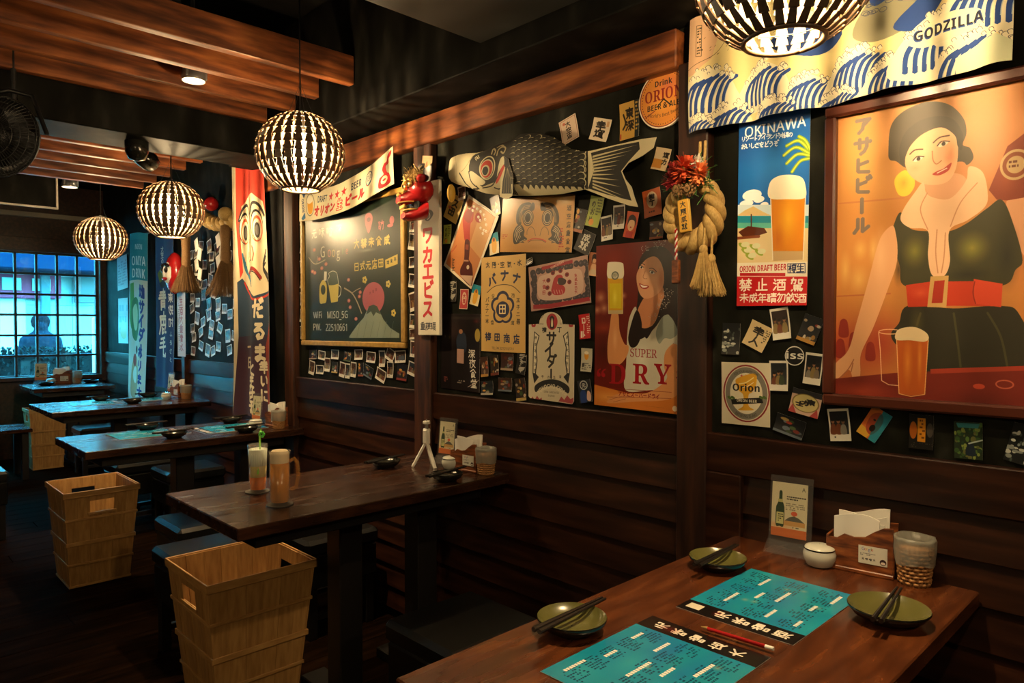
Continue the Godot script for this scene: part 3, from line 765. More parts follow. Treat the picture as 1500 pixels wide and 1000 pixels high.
func build_mask() -> void:
	var t := hang("lion_mask", "glossy red lion dance mask with an open jaw above the upright sign", "mask", -2.343, 1.856, 1.748)
	t.rotation.y -= 0.35
	t.scale = Vector3.ONE * 0.9
	# head and snout
	var st := blob_st(Vector3(0.02, 0.04, 0.0), Vector3(0.075, 0.06, 0.06))
	part("head", st, M.red_lacquer, t)
	var up := new_st()
	loft(up, ring_set([[Vector3(0.01, 0.02, 0.01), 0.07, 0.04], [Vector3(-0.012, 0.01, 0.045), 0.068, 0.034], [Vector3(-0.026, 0.0, 0.07), 0.062, 0.028], [Vector3(-0.032, 0.0, 0.09), 0.044, 0.016]]))
	part("upper_jaw", up, M.red_lacquer, t)
	var lo := new_st()
	loft(lo, ring_set([[Vector3(0.02, -0.05, -0.02), 0.06, 0.04], [Vector3(0.0, -0.068, 0.02), 0.064, 0.03], [Vector3(-0.015, -0.076, 0.05), 0.06, 0.022], [Vector3(-0.02, -0.074, 0.072), 0.04, 0.012]]))
	part("lower_jaw", lo, M.red_lacquer, t)
	for lip in [[Vector3(-0.02, -0.018, 0.04), 0.066, 0.052, "upper_lip"], [Vector3(-0.008, -0.052, 0.024), 0.062, 0.046, "lower_lip"]]:
		var path := []
		for i in 17:
			var q := PI * i / 16.0
			path.append(lip[0] + Vector3(cos(q) * lip[1], 0, sin(q) * lip[2]))
		var ls := new_st()
		tube(ls, path, 0.0035, 6)
		part(lip[3], ls, M.gold, t)
	var ins := new_st()
	box(ins, Vector3(0.0, -0.035, 0.02), Vector3(0.1, 0.07, 0.03), 0.01)
	part("mouth_lining", ins, M.lacquer_black, t)
	for x in [-0.03, -0.01, 0.01, 0.03]:
		var th := new_st()
		box(th, Vector3(x - 0.022, -0.034, 0.074), Vector3(0.013, 0.016, 0.008), 0.002)
		part("tooth", th, M.gold, t)
	for x in [-0.032, 0.044]:
		part("eye", blob_st(Vector3(x, 0.058, 0.056), Vector3(0.017, 0.014, 0.012)), M.gold, t)
		part("pupil", blob_st(Vector3(x - 0.002, 0.057, 0.066), Vector3(0.007, 0.007, 0.004)), M.lacquer_black, t)
		part("brow", blob_st(Vector3(x, 0.08, 0.05), Vector3(0.028, 0.009, 0.018), Basis(Vector3(0, 0, 1), 0.3 if x < 0 else -0.3)), M.gold, t)
	for x in [-0.06, 0.095]: part("ear", blob_st(Vector3(x, 0.078, 0.02), Vector3(0.024, 0.016, 0.022), Basis(Vector3(0, 0, 1), 0.5 if x > 0 else -0.5)), M.red_lacquer, t)
	part("nostril", blob_st(Vector3(-0.03, 0.02, 0.086), Vector3(0.022, 0.012, 0.012)), M.gold, t)
	var mane := new_st()
	var r := RandomNumberGenerator.new()
	r.seed = 3
	for i in 160:
		var p := Vector3(r.randf_range(-0.03, 0.08), r.randf_range(0.08, 0.1), r.randf_range(-0.02, 0.02))
		tube(mane, [p, p + Vector3(r.randf_range(-0.03, 0.03), r.randf_range(0.0, 0.05), r.randf_range(-0.01, 0.05)), p + Vector3(r.randf_range(-0.05, 0.05), r.randf_range(-0.05, 0.03), r.randf_range(0.02, 0.06))], 0.0016, 3, false)
	part("mane", mane, M.straw, t)
	# black lace cloth falling behind
	put("mane_cloth", sheet(0.16, 0.06, 0.002, 8, 4, func(u, v): return Vector3(0, 0.02 * sin(u * 6.0), 0.01 * cos(u * 9.0 + v))), [M.leather, M.leather], t, Vector3(0.07, 0.11, 0.0))

func ring_set(list: Array) -> Array:
	var rings := []
	for a in list:
		var ring := []
		for i in 16:
			var q := -i * TAU / 16
			ring.append(a[0] + Vector3(signf(cos(q)) * pow(absf(cos(q)), 0.7) * a[1], signf(sin(q)) * pow(absf(sin(q)), 0.7) * a[2], 0))
		rings.append(ring)
	return rings

func tall_cloth(called: String, label: String, z: float, y: float, x: float, roll: float, w: float, h: float, tex: Texture2D, flare := 0.0, wave := 0.02) -> void:
	var t := hang(called, label, "wall hanging", z, y, x, roll)
	var fold := func(u: float, v: float) -> Vector3: return Vector3((u - 0.5) * flare * v * v + 0.02 * sin(v * 5.0) * v, 0.012 * sin(u * 4.0) * (1.0 - v), wave * sin(u * 11.0 + v * 1.5) + wave * 0.6 * sin(v * 6.0 + u * 2.0) * v)
	put("cloth", sheet(w, h, 0.001, 28, 30, fold), [print_mat(tex, 0.85), M.cloth_back], t)
	var rod := new_st()
	tube(rod, [Vector3(-w / 2 - 0.02, h / 2 - 0.004, -0.012), Vector3(w / 2 + 0.02, h / 2 - 0.004, -0.012)], 0.006, 8)
	part("rod", rod, M.leg, t)

func build_wall_far() -> void:
	tall_cloth("face_cloth", "long cloth with a painted doll face hanging beside the dark pillar", -4.02, 1.575, 1.77, 0.05, 0.4, 1.53, art_facecloth(), 0.1, 0.012)
	tall_cloth("teal_shop_cloth", "tall turquoise and cream shop cloth nearest the window", -7.165, 1.415, 2.080, -0.053, 0.5, 1.56, art_tealcloth(), 0.0, 0.006)
	tall_cloth("blue_shop_cloth", "tall dark blue shop cloth with large white characters", -6.460, 1.460, 2.090, 0.009, 0.43, 1.32, art_bluecloth(), 0.0, 0.006)
	# narrow white board, two panels by the window corner
	var p := Pic.new(180, 577, Color("b9b4b4"), 1.0, self)
	var r := RandomNumberGenerator.new()
	r.seed = 4
	p.rect(0, 0, 180, 50, Color("8aa0b4"))
	p.kana("生酒大重青水", 90, 120, 80, 9, Color("8a3a44"), Vector2(0, 76))
	p.scribble(20, 70, 30, 480, 30, Color("6a6468"), r)
	poster("narrow_white_board", "narrow whitish board with faint red writing beside the photo wall", "sign", -6.090, 1.372, 2.100, 0.007, 0.181, 0.577, print_mat(p.done(), 0.5), 0.002)
	for k in 2:
		var q := Pic.new(320, 400, Color("b8ccd4") if k == 0 else Color("b8b4b0"), 1.0, self)
		q.scribble(30, 60, 260, 300, 9 if k == 0 else 3, Color("7a94a4"), r)
		if k: q.blob([60, 300, 140, 200, 240, 240, 260, 340, 140, 360], Color("c8a24a"))
		if k == 0: poster("pale_notice", "pale notice sheet high in the corner by the window", "poster", -7.703, 1.863, 2.100, 0.071, 0.329, 0.329, print_mat(q.done(), 0.3), 0.002)
		else: poster("lower_notice", "pale notice with a yellow blot below the other one by the window", "poster", -7.694, 1.388, 2.100, 0.003, 0.315, 0.447, print_mat(q.done(), 0.3), 0.002)
	# straw rope garland with tassels, paper streamers and balls
	for a in [[Vector3(1.990, 2.028, -5.659), 0.43, 0.12, "brown straw tassel hanging right of the red round mask"], [Vector3(1.970, 2.005, -4.856), 0.46, 0.14, "larger brown straw tassel hanging next to the long face cloth"]]:
		var t := thing("straw_tassel", a[3], "ornament", a[0], 0.0, "brown straw tassels")
		var sk := straw_skirt(Vector3(0, -0.2, 0), a[1] - 0.2, 0.025, a[2], 420, int(a[1] * 100))
		part("straw", sk, M.straw_brown, t)
		var nk := new_st()
		lathe(nk, [0.03, -0.24, 0.034, -0.2, 0.03, -0.1, 0.036, -0.02, 0.03, 0.02, 0.008, 0.03], 14)
		part("binding", nk, M.straw_brown, t)
	var g := thing("rope_garland", "twisted straw rope garland with coloured balls above the photo wall", "ornament", Vector3(2.020, 2.155, -5.097))
	for k in 2:
		var path := []
		for i in 41:
			var u := i / 40.0
			path.append(Vector3(cos(u * 40.0 + k * PI) * 0.025, 0.12 - 0.2 * u + sin(u * 40.0 + k * PI) * 0.025 - 0.1 * sin(u * PI), -0.55 + u * 1.0))
		var st := new_st()
		tube(st, path, 0.032, 7)
		part("rope_strand", st, M.straw, g)
	for b in [[Vector3(-0.05, 0.09, -0.3), M.ball_yellow], [Vector3(-0.05, 0.05, 0.0), M.red_lacquer], [Vector3(-0.05, -0.05, 0.25), M.straw]]: part("ball", blob_st(b[0], Vector3.ONE * 0.05), b[1], g)
	for a in [[Vector3(2.020, 1.985, -5.491), "zigzag white paper streamer hanging from the straw garland, nearer the window"], [Vector3(2.000, 1.976, -5.026), "zigzag white paper streamer hanging beside the larger straw tassel"]]:
		var t := thing("paper_streamer", a[1], "ornament", a[0], 0.0, "zigzag paper streamers")
		for k in 4:
			var f := boxpart("fold", Vector3(0, -0.03 - k * 0.075, (0.03 if k % 2 else -0.03)), Vector3(0.003, 0.09, 0.07), M.white_paper, t, 0.0)
			f.rotation.x = 0.35 if k % 2 else -0.35
	# round red mask
	var m := hang("red_round_mask", "round red painted mask beside the dark blue shop cloth", "mask", -6.082, 1.770, 2.05)
	part("face", blob_st(Vector3.ZERO, Vector3(0.13, 0.17, 0.07)), M.red_lacquer, m)
	part("face_plate", blob_st(Vector3(0.0, 0.0, 0.03), Vector3(0.085, 0.1, 0.06)), M.white_paper, m)
	for x in [-0.05, 0.05]:
		part("eye", blob_st(Vector3(x * 0.75, 0.02, 0.08), Vector3(0.02, 0.024, 0.016)), M.lacquer_black, m)
		part("brow", blob_st(Vector3(x * 0.75, 0.06, 0.076), Vector3(0.045, 0.014, 0.02), Basis(Vector3(0, 0, 1), 0.3 if x < 0 else -0.3)), M.lacquer_black, m)
	part("mouth", blob_st(Vector3(0, -0.05, 0.08), Vector3(0.05, 0.015, 0.015)), M.red_lacquer, m)

# ---------------------------------------------------------------- instant photos, stickers and cards
var atlas: StandardMaterial3D
const CELLS := 12
func cell(i: int) -> Rect2: return Rect2((i % CELLS) / 12.0 + 0.002, (i / CELLS) / 8.0 + 0.002, 1 / 12.0 - 0.004, 1 / 8.0 - 0.004)

func draw_atlas() -> void:
	var p := Pic.new(1152, 1024, Color("2a2622"), 1.0, self)
	var r := RandomNumberGenerator.new()
	r.seed = 17
	var dusk := ["1a1618", "2a201c", "14181c", "382018", "20262a", "402a20"]
	var warm := ["b8602c", "d8a048", "8a3a24", "c8b090", "7a8a9a", "e0c070", "a84030", "506a40", "d8d0c0"]
	for i in 72:
		var o := Vector2((i % CELLS) * 96, (i / CELLS) * 128)
		if i < 24 or i >= 60:
			# white bordered instant photo: 0-23 dark scenes, 60-71 cooler ones
			p.rect(o.x, o.y, 96, 128, Color("d8d4c8") if i < 24 else Color("ccd2d4"))
			p.rect(o.x + 9, o.y + 12, 78, 88, Color(dusk[i % 6]))
			for k in 3:
				var x := o.x + 24 + k * 22 + r.randf_range(-6, 6)
				var y := o.y + r.randf_range(44, 62)
				p.blob([x - 13, o.y + 98, x - 10, y + 16, x, y + 10, x + 10, y + 16, x + 13, o.y + 98], Color(warm[r.randi() % 9]).darkened(0.45))
				p.ell(x, y, 7, 9, Color("b8845c").darkened(r.randf_range(0.1, 0.5)))
				p.ell(x, y - 6, 8, 6, Color("14100e"))
			p.scribble(o.x + 22, o.y + 108, 50, 10, 1, Color("4a4644"), r, 0.5 if i % 3 == 0 else 0.1)
		elif i < 40:
			# snapshots printed to the edge
			p.rect(o.x, o.y, 96, 128, Color(dusk[i % 6]))
			for k in 9:
				var x := o.x + r.randf_range(14, 82)
				var y := o.y + r.randf_range(16, 112)
				p.ell(x, y, r.randf_range(6, 15), r.randf_range(6, 15), Color(warm[r.randi() % 9]).darkened(r.randf_range(0.0, 0.4)))
			p.rect(o.x, o.y + 110, 96, 18, Color(warm[(i * 5) % 9]).darkened(0.2))
	var card := func(i: int, bg: String) -> Vector2:
		var o := Vector2((i % CELLS) * 96, (i / CELLS) * 128)
		p.rect(o.x, o.y, 96, 128, Color(bg))
		return o
	var o: Vector2
	o = card.call(40, "cdb88c"); p.kana("幸人", o.x + 46, o.y + 42, 48, 7, Color("1c1816"), Vector2(0, 48)); p.scribble(o.x + 72, o.y + 20, 14, 70, 7, Color("4a4030"), r)
	o = card.call(41, "d8c8b0"); p.kana("幸運", o.x + 46, o.y + 40, 52, 8, Color("1c1816"), Vector2(0, 48)); p.rect(o.x + 74, o.y + 14, 12, 30, Color("c89a6a"))
	o = card.call(42, "cfb8a4"); p.line([o.x + 8, o.y + 8, o.x + 88, o.y + 8, o.x + 88, o.y + 120, o.x + 8, o.y + 120, o.x + 8, o.y + 8], 2, Color("8a4a3a")); p.kana("大空店", o.x + 46, o.y + 34, 30, 4, Color("2a2220"), Vector2(0, 30)); p.ell(o.x + 26, o.y + 24, 7, 7, Color("b8604a"))
	o = card.call(43, "cda24e"); p.rect(o.x + 74, o.y, 22, 128, Color("20282c")); p.scribble(o.x + 78, o.y + 8, 14, 112, 9, Color("cda24e"), r); p.curve([o.x + 20, o.y + 40, o.x + 30, o.y + 70, o.x + 18, o.y + 90], 7, Color("1c1816")); p.kana("東深", o.x + 50, o.y + 40, 40, 6, Color("1c1816"), Vector2(0, 40)); p.rect(o.x + 4, o.y + 104, 6, 18, Color("a83020"))
	o = card.call(44, "c8b494"); p.rect(o.x, o.y + 66, 60, 50, Color("b07a34")); p.kana("運力", o.x + 70, o.y + 40, 36, 6, Color("1c1816"), Vector2(0, 38))
	o = card.call(45, "b0562a"); p.ell(o.x + 48, o.y + 50, 28, 38, Color("d0b898")); p.kana("横丁", o.x + 48, o.y + 36, 30, 5, Color("2a1c18"), Vector2(0, 28)); p.scribble(o.x + 16, o.y + 100, 64, 14, 1, Color("4a1c10"), r)
	o = card.call(46, "b89a52"); p.kana("ス田", o.x + 50, o.y + 40, 46, 8, Color("1c1816"), Vector2(-8, 44)); p.ell(o.x + 22, o.y + 70, 10, 8, Color("a84a30"))
	o = card.call(47, "9aa848"); p.kana("のおゆ", o.x + 32, o.y + 34, 32, 4, Color("3a3c1c"), Vector2(0, 32)); p.scribble(o.x + 54, o.y + 12, 30, 70, 6, Color("4a5024"), r); p.ell(o.x + 40, o.y + 108, 16, 14, Color("d08a30"))
	o = card.call(48, "1c1a1a"); p.kana("成就", o.x + 48, o.y + 40, 50, 6, Color("c8c4b8"), Vector2(0, 46)); p.line([o.x + 4, o.y + 4, o.x + 92, o.y + 4], 2, Color("5a5856"))
	o = card.call(49, "c0502c"); p.ell(o.x + 48, o.y + 60, 28, 34, Color("d8b088")); p.blob([o.x + 18, o.y + 70, o.x + 20, o.y + 30, o.x + 50, o.y + 16, o.x + 80, o.y + 34, o.x + 78, o.y + 72, o.x + 68, o.y + 44, o.x + 32, o.y + 44], Color("2a1a18")); p.rect(o.x + 20, o.y + 96, 56, 32, Color("a8302c")); p.ell(o.x + 48, o.y + 76, 7, 4, Color("a8302c"))
	o = card.call(50, "a86a4a"); p.ell(o.x + 50, o.y + 36, 18, 22, Color("d8a880")); p.blob([o.x + 28, o.y + 60, o.x + 30, o.y + 20, o.x + 52, o.y + 10, o.x + 74, o.y + 24, o.x + 76, o.y + 70, o.x + 66, o.y + 40, o.x + 40, o.y + 36], Color("2a1814")); p.blob([o.x + 20, o.y + 128, o.x + 28, o.y + 72, o.x + 50, o.y + 62, o.x + 74, o.y + 74, o.x + 80, o.y + 128], Color("d8a880")); p.blob([o.x + 24, o.y + 100, o.x + 50, o.y + 90, o.x + 78, o.y + 100, o.x + 78, o.y + 118, o.x + 24, o.y + 118], Color("c8b090"))
	o = card.call(51, "b81e22"); p.kana("ロート", o.x + 40, o.y + 34, 36, 7, Color("e8dccc"), Vector2(0, 34)); p.rect(o.x + 30, o.y + 20, 26, 26, Color("e8dccc")); p.rect(o.x + 36, o.y + 26, 14, 14, Color("b81e22")); p.scribble(o.x + 66, o.y + 14, 22, 90, 9, Color("e8dccc"), r); p.rect(o.x + 12, o.y + 86, 16, 34, Color("e8dccc"))
	o = card.call(52, "c0bca8"); p.ell(o.x + 46, o.y + 40, 18, 24, Color("d8962a")); p.ell(o.x + 46, o.y + 26, 18, 9, Color("f0e8d0")); p.scribble(o.x + 10, o.y + 80, 76, 40, 4, Color("3a3834"), r); p.ell(o.x + 22, o.y + 92, 11, 11, Color("3a3834"))
	o = card.call(53, "22262e"); p.ell(o.x + 44, o.y + 30, 28, 26, Color("c8ccc8")); p.ell(o.x + 44, o.y + 30, 22, 20, Color("2a2e38")); p.kana("元", o.x + 44, o.y + 30, 28, 4, Color("d8d8d0"), Vector2.ZERO); p.blob([o.x + 16, o.y + 128, o.x + 14, o.y + 66, o.x + 48, o.y + 60, o.x + 56, o.y + 128], Color("223a7a")); p.blob([o.x + 58, o.y + 110, o.x + 66, o.y + 64, o.x + 86, o.y + 80, o.x + 84, o.y + 120], Color("d8b0a0"))
	o = card.call(54, "e0d8c8"); p.rect(o.x + 6, o.y + 6, 84, 116, Color("b03a3c")); p.ell(o.x + 48, o.y + 60, 26, 40, Color("d8c0a8")); p.kana("大酒", o.x + 48, o.y + 46, 30, 5, Color("a83034"), Vector2(0, 30))
	o = card.call(55, "2a90a8"); p.rect(o.x, o.y + 56, 96, 72, Color("d8c8a0")); p.blob([o.x + 30, o.y + 110, o.x + 26, o.y + 50, o.x + 50, o.y + 26, o.x + 72, o.y + 52, o.x + 66, o.y + 112], Color("d8a030")); p.ell(o.x + 50, o.y + 40, 10, 12, Color("8a4a30"))
	o = card.call(56, "c8a898"); p.rect(o.x, o.y, 96, 30, Color("2a2a2e")); p.ell(o.x + 48, o.y + 66, 40, 44, Color("c8bc80")); p.ring(o.x + 48, o.y + 66, 40, 44, 4, Color("7a6a3a")); p.kana("東力士", o.x + 64, o.y + 56, 28, 6, Color("1a1816"), Vector2(-16, 10)); p.poly([o.x, o.y + 128, o.x + 10, o.y + 84, o.x + 28, o.y + 128], Color("a8383a")); p.poly([o.x + 96, o.y + 128, o.x + 86, o.y + 84, o.x + 68, o.y + 128], Color("a8383a"))
	o = card.call(57, "d8702c"); p.poly([o.x + 50, o.y, o.x + 96, o.y, o.x + 96, o.y + 128, o.x + 60, o.y + 128], Color("2a8aa0")); p.poly([o.x, o.y + 90, o.x + 60, o.y + 100, o.x + 50, o.y + 128, o.x, o.y + 128], Color("d8a83a")); p.blob([o.x + 24, o.y + 90, o.x + 18, o.y + 40, o.x + 46, o.y + 14, o.x + 72, o.y + 36, o.x + 74, o.y + 80, o.x + 56, o.y + 108], Color("a8482c")); p.blob([o.x + 48, o.y + 20, o.x + 72, o.y + 36, o.x + 74, o.y + 80, o.x + 56, o.y + 106], Color("38626a")); p.ell(o.x + 50, o.y + 82, 12, 14, Color("20120e")); p.ell(o.x + 40, o.y + 50, 6, 4, Color("20120e"))
	o = card.call(58, "0e0c0c"); p.rect(o.x + 34, o.y + 14, 30, 86, Color("d89020")); p.scribble(o.x + 42, o.y + 20, 14, 74, 6, Color("6a3a10"), r); p.ell(o.x + 18, o.y + 60, 14, 32, Color("b06018")); p.ell(o.x + 80, o.y + 56, 12, 26, Color("4a4640")); p.scribble(o.x + 6, o.y + 104, 84, 20, 3, Color("5a5040"), r, 0.3)
	o = card.call(59, "20301e"); for k in 60: p.ell(o.x + r.randf_range(6, 90), o.y + r.randf_range(6, 122), r.randf_range(3, 9), r.randf_range(3, 9), Color(["3a5a2c", "5a7a3a", "8a9a4a", "22402a", "6a6a3a"][k % 5]))
	p.poly([o.x + 10, o.y + 6, o.x + 86, o.y + 6, o.x + 80, o.y + 22, o.x + 16, o.y + 22], Color("3a8a94")); p.blob([o.x + 40, o.y + 110, o.x + 46, o.y + 76, o.x + 60, o.y + 70, o.x + 72, o.y + 112], Color("1a2a3a")); p.line([o.x + 50, o.y + 74, o.x + 92, o.y + 60], 5, Color("b8c8c8"))
	o = card.call(72, "14181a"); for k in 26: p.ell(o.x + r.randf_range(6, 90), o.y + r.randf_range(20, 122), r.randf_range(3, 14), r.randf_range(2, 8), Color(["c8ccc4", "8a9490", "4a5450"][k % 3]))
	o = card.call(73, "101010"); p.ell(o.x + 48, o.y + 64, 46, 60, Color("d8d8d0")); p.ell(o.x + 48, o.y + 64, 40, 53, Color("141414")); p.text("iss", o.x + 48, o.y + 62, 44, Color("d8d8d0"), "sansbold", 1.1)
	o = card.call(74, "151413"); for k in 16: p.line([o.x + r.randf_range(20, 70), o.y + k * 7 + 8, o.x + r.randf_range(30, 90), o.y + k * 7 + 4], 6, Color("b8b4a8"))
	o = card.call(75, "b08a68"); p.line([o.x + 10, o.y + 10, o.x + 86, o.y + 10, o.x + 86, o.y + 118, o.x + 10, o.y + 118, o.x + 10, o.y + 10], 3, Color("c8a888")); p.blob([o.x + 40, o.y + 84, o.x + 40, o.y + 50, o.x + 52, o.y + 40, o.x + 56, o.y + 84], Color("a85a3a"))
	var tex := p.done()
	atlas = print_mat(tex, 0.35)

func card(z: float, y: float, x: float, w: float, h: float, roll: float, i: int, called: String, label: String, category: String, group := "") -> void:
	var t := hang(called, label, category, z, y, x, roll, group)
	var key := "card%d/%.3f/%.3f" % [i, w, h]
	if not cache.has(key): cache[key] = sheet(w, h, 0.0006, 3, 4, func(u, v): return Vector3(0, 0, 0.0025 * pow(absf(v - 0.4), 2.0) * 4.0 + 0.0015 * u * v), cell(i))
	put("print", cache[key], [atlas, M.white_paper], t)

func build_cards() -> void:
	draw_atlas()
	# z, y, x, width, height, roll, drawing, name, label, category, group
	for c in CARDS: card(c[0], c[1], c[2], c[3], c[4], c[5], c[6], c[7], c[8], c[9], c[10])
	var s := hang("round_sticker", "round black sticker with three white letters between instant photos", "sticker", -0.819, 1.259, 1.848)
	outline(circle(0.026, 28), 0.0545, 0.0545, 0.0006, atlas_cell_mat(73), M.paper, "print", s)
	# the photo wall of the far bay
	var r := RandomNumberGenerator.new()
	r.seed = 8
	var made := []
	for i in 1500:
		if made.size() >= 105: break
		var p := Vector2(r.randf_range(-6.0, -4.5), r.randf_range(1.1, 1.98))
		var free := true
		for q in made:
			if absf(q.x - p.x) < 0.1 and absf(q.y - p.y) < 0.075: free = false
		if not free: continue
		made.append(p)
		card(p.x, p.y, 2.147, 0.09, 0.075 if r.randf() < 0.7 else 0.1, r.randf_range(-0.35, 0.35), 60 + r.randi() % 12, "instant_photo", "white bordered instant photo on the dark photo wall of the far bay", "photo", "instant photos on the far photo wall")

func atlas_cell_mat(i: int) -> StandardMaterial3D:
	var m := atlas.duplicate() as StandardMaterial3D
	var c := cell(i)
	m.uv1_scale = Vector3(c.size.x, c.size.y, 1)
	m.uv1_offset = Vector3(c.position.x, c.position.y, 0)
	return m

# ---------------------------------------------------------------- things on the tables
func plate(label: String, at: Vector3, r: float, turn: float, dark := false) -> void:
	var t := thing("plate", label, "plate", at, 0.0, "small round plates")
	var st := new_st()
	lathe(st, [r * 0.55, 0.0, r * 0.62, 0.005, r * 0.86, 0.013, r * 0.985, 0.024, r, 0.028, r * 0.985, 0.03], 40, Vector3.ZERO, false)
	part("underside", st, M.ceramic_dark, t)
	var up := new_st()
	lathe(up, [r * 0.985, 0.03, r * 0.94, 0.0265, r * 0.78, 0.017, r * 0.5, 0.011, 0.002, 0.01], 40, Vector3.ZERO, false)
	part("glazed_face", up, M.ceramic_dark if dark else M.ceramic_olive, t)
	var c := thing("chopsticks", "black chopsticks on the " + label, "chopsticks", at + Vector3(0, 0.0345, 0), turn, "pairs of black chopsticks")
	for k in 2:
		var s := new_st()
		tube(s, [Vector3(-0.105, 0.0, -0.007 + k * 0.014), Vector3(0.105, 0.0, -0.004 + k * 0.008)], [0.0052, 0.003], 6)
		part("chopstick", s, M.lacquer_black, c)

func menu_tex(front: bool) -> ImageTexture:
	var p := Pic.new(330, 250, Color("1a86a4"), 2.4, self)
	var r := RandomNumberGenerator.new()
	r.seed = 5 if front else 6
	for i in 26: p.soft(r.randf() * 330, r.randf() * 250, r.randf_range(30, 80), r.randf_range(20, 60), [Color("2aa0b0a0"), Color("1c6fa8a0"), Color("2a98904c"), Color("1478b080")][i % 4])
	# columns of writing
	for k in 15:
		var x := 18.0 + (k % 5) * 52.0
		var y := 14.0 + (k / 5) * 78.0 + r.randf_range(-6, 6)
		p.scribble(x, y + 14, 38, 48, 7, Color("14405a"), r, 0.7)
	for k in 5: p.soft(r.randf_range(30, 250), r.randf_range(30, 220), 14, 12, Color("c8a88080"))
	for a in [[30, 24, 60], [90, 110, 70], [120, 40, 40], [170, 190, 66], [200, 90, 50], [40, 180, 56], [215, 30, 36], [130, 150, 44]]:
		var n := int(a[2] / 7.0)
		for k in n: p.rect(a[0] + k * 7.0, a[1], 5.8, 7.5, Color("e4e6dc"))
	# black strip with brushed writing
	p.rect(275, 0, 55, 250, Color("14100f"))
	if front:
		p.kana("元味噌店大", 302, 40, 30, 4, Color("e0d8c8"), Vector2(0, 40), -PI / 2)
		p.soft(300, 60, 22, 26, Color("7a1a18a0"))
	else:
		p.rect(288, 206, 26, 32, Color("d8ceb8"))
		p.soft(302, 168, 18, 18, Color("9a1c1ac0"))
		p.kana("元味噌酒", 302, 160, 34, 4.5, Color("e0d8c8"), Vector2(0, -42), PI / 2)
	return p.done()

func menu(label: String, at: Vector3, turn: float, tex: Texture2D, w := 0.33, d := 0.25) -> void:
	var t := thing("menu", label, "menu", at, turn, "turquoise menus on the tables")
	var o := put("laminated_sheet", sheet(w, d, 0.0012, 4, 4, func(u, v): return Vector3(0, 0, 0.0016 * sin(u * 4.0) * sin(v * 3.0))), [print_mat(tex, 0.22), M.white_paper], t, Vector3(0, 0.002, 0))
	o.rotation.x = -PI / 2

func holder_tex() -> ImageTexture:
	var p := Pic.new(90, 140, Color("d6cfae"), 4.0, self)
	var r := RandomNumberGenerator.new()
	r.seed = 12
	p.rect(0, 118, 90, 22, Color("c86a2c"))
	p.soft(20, 112, 60, 14, Color("d8884ca0"))
	p.blob([12, 112, 11, 70, 14, 58, 18, 46, 19, 24, 26, 24, 27, 46, 31, 58, 33, 70, 32, 112, 22, 114], Color("1c3a1a"))
	p.rect(13, 78, 18, 30, Color("c8c88a"))
	p.rect(16, 44, 12, 8, Color("b8b878"))
	p.scribble(17, 82, 10, 22, 4, Color("2a2c20"), r)
	p.scribble(38, 34, 44, 12, 2, Color("2a2620"), r, 0.9)
	p.scribble(36, 52, 48, 20, 4, Color("7a7464"), r)
	p.ell(58, 78, 8, 6, Color("d8603c"))
	p.poly([34, 98, 46, 88, 58, 84, 70, 88, 84, 98], Color("5a5a50"))
	p.poly([32, 98, 86, 98, 86, 110, 32, 110], Color("c89a58"))
	p.text("A", 80, 14, 10, Color("2a2620"))
	p.scribble(55, 112, 30, 5, 1, Color("2a2620"), r, 0.95)
	return p.done()

func card_holder(label: String, at: Vector3, turn: float, m: Material, k := 1.0) -> void:
	# acrylic stand: a leaning sleeve on a bent foot; local z towards the reader
	var t := thing("card_stand", label, "card stand", at, turn, "acrylic card stands")
	var lean := Basis(Vector3(1, 0, 0), -0.1)
	var st := new_st()
	box(st, Vector3(0, 0.1, 0.0) * k, Vector3(0.108, 0.19, 0.002) * k, 0.0, lean)
	part("front_pane", st, M.acrylic, t)
	var b := new_st()
	box(b, Vector3(0, 0.1, -0.005) * k, Vector3(0.108, 0.19, 0.002) * k, 0.0, lean)
	part("back_pane", b, M.acrylic, t)
	var f := new_st()
	box(f, Vector3(0, 0.002, 0.012) * k, Vector3(0.108, 0.003, 0.07) * k)
	box(f, Vector3(0, 0.016, 0.03) * k, Vector3(0.108, 0.003, 0.04) * k, 0.0, Basis(Vector3(1, 0, 0), 0.7))
	part("foot", f, M.acrylic, t)
	var o := put("printed_card", sheet(0.09 * k, 0.14 * k, 0.0006), [m, M.white_paper], t, Vector3(-0.004, 0.108, -0.0022) * k)
	o.basis = lean

func sauce_pot(label: String, at: Vector3, k := 1.0) -> void:
	var t := thing("sauce_pot", label, "pot", at, 0.0, "lidded white sauce pots")
	var st := new_st()
	lathe(st, [0.018 * k, 0.0, 0.027 * k, 0.004 * k, 0.033 * k, 0.018 * k, 0.034 * k, 0.028 * k, 0.031 * k, 0.037 * k], 28)
	part("bowl", st, M.ceramic_white, t)
	var ri := new_st()
	lathe(ri, [0.0315 * k, 0.037 * k, 0.0322 * k, 0.0385 * k, 0.0315 * k, 0.04 * k], 28, Vector3.ZERO, false)
	part("dark_rim", ri, M.lacquer_black, t)
	var li := new_st()
	lathe(li, [0.031 * k, 0.04 * k, 0.029 * k, 0.0435 * k, 0.02 * k, 0.0465 * k, 0.008 * k, 0.0475 * k, 0.001, 0.048 * k], 28, Vector3.ZERO, false)
	part("lid", li, M.ceramic_white, t)

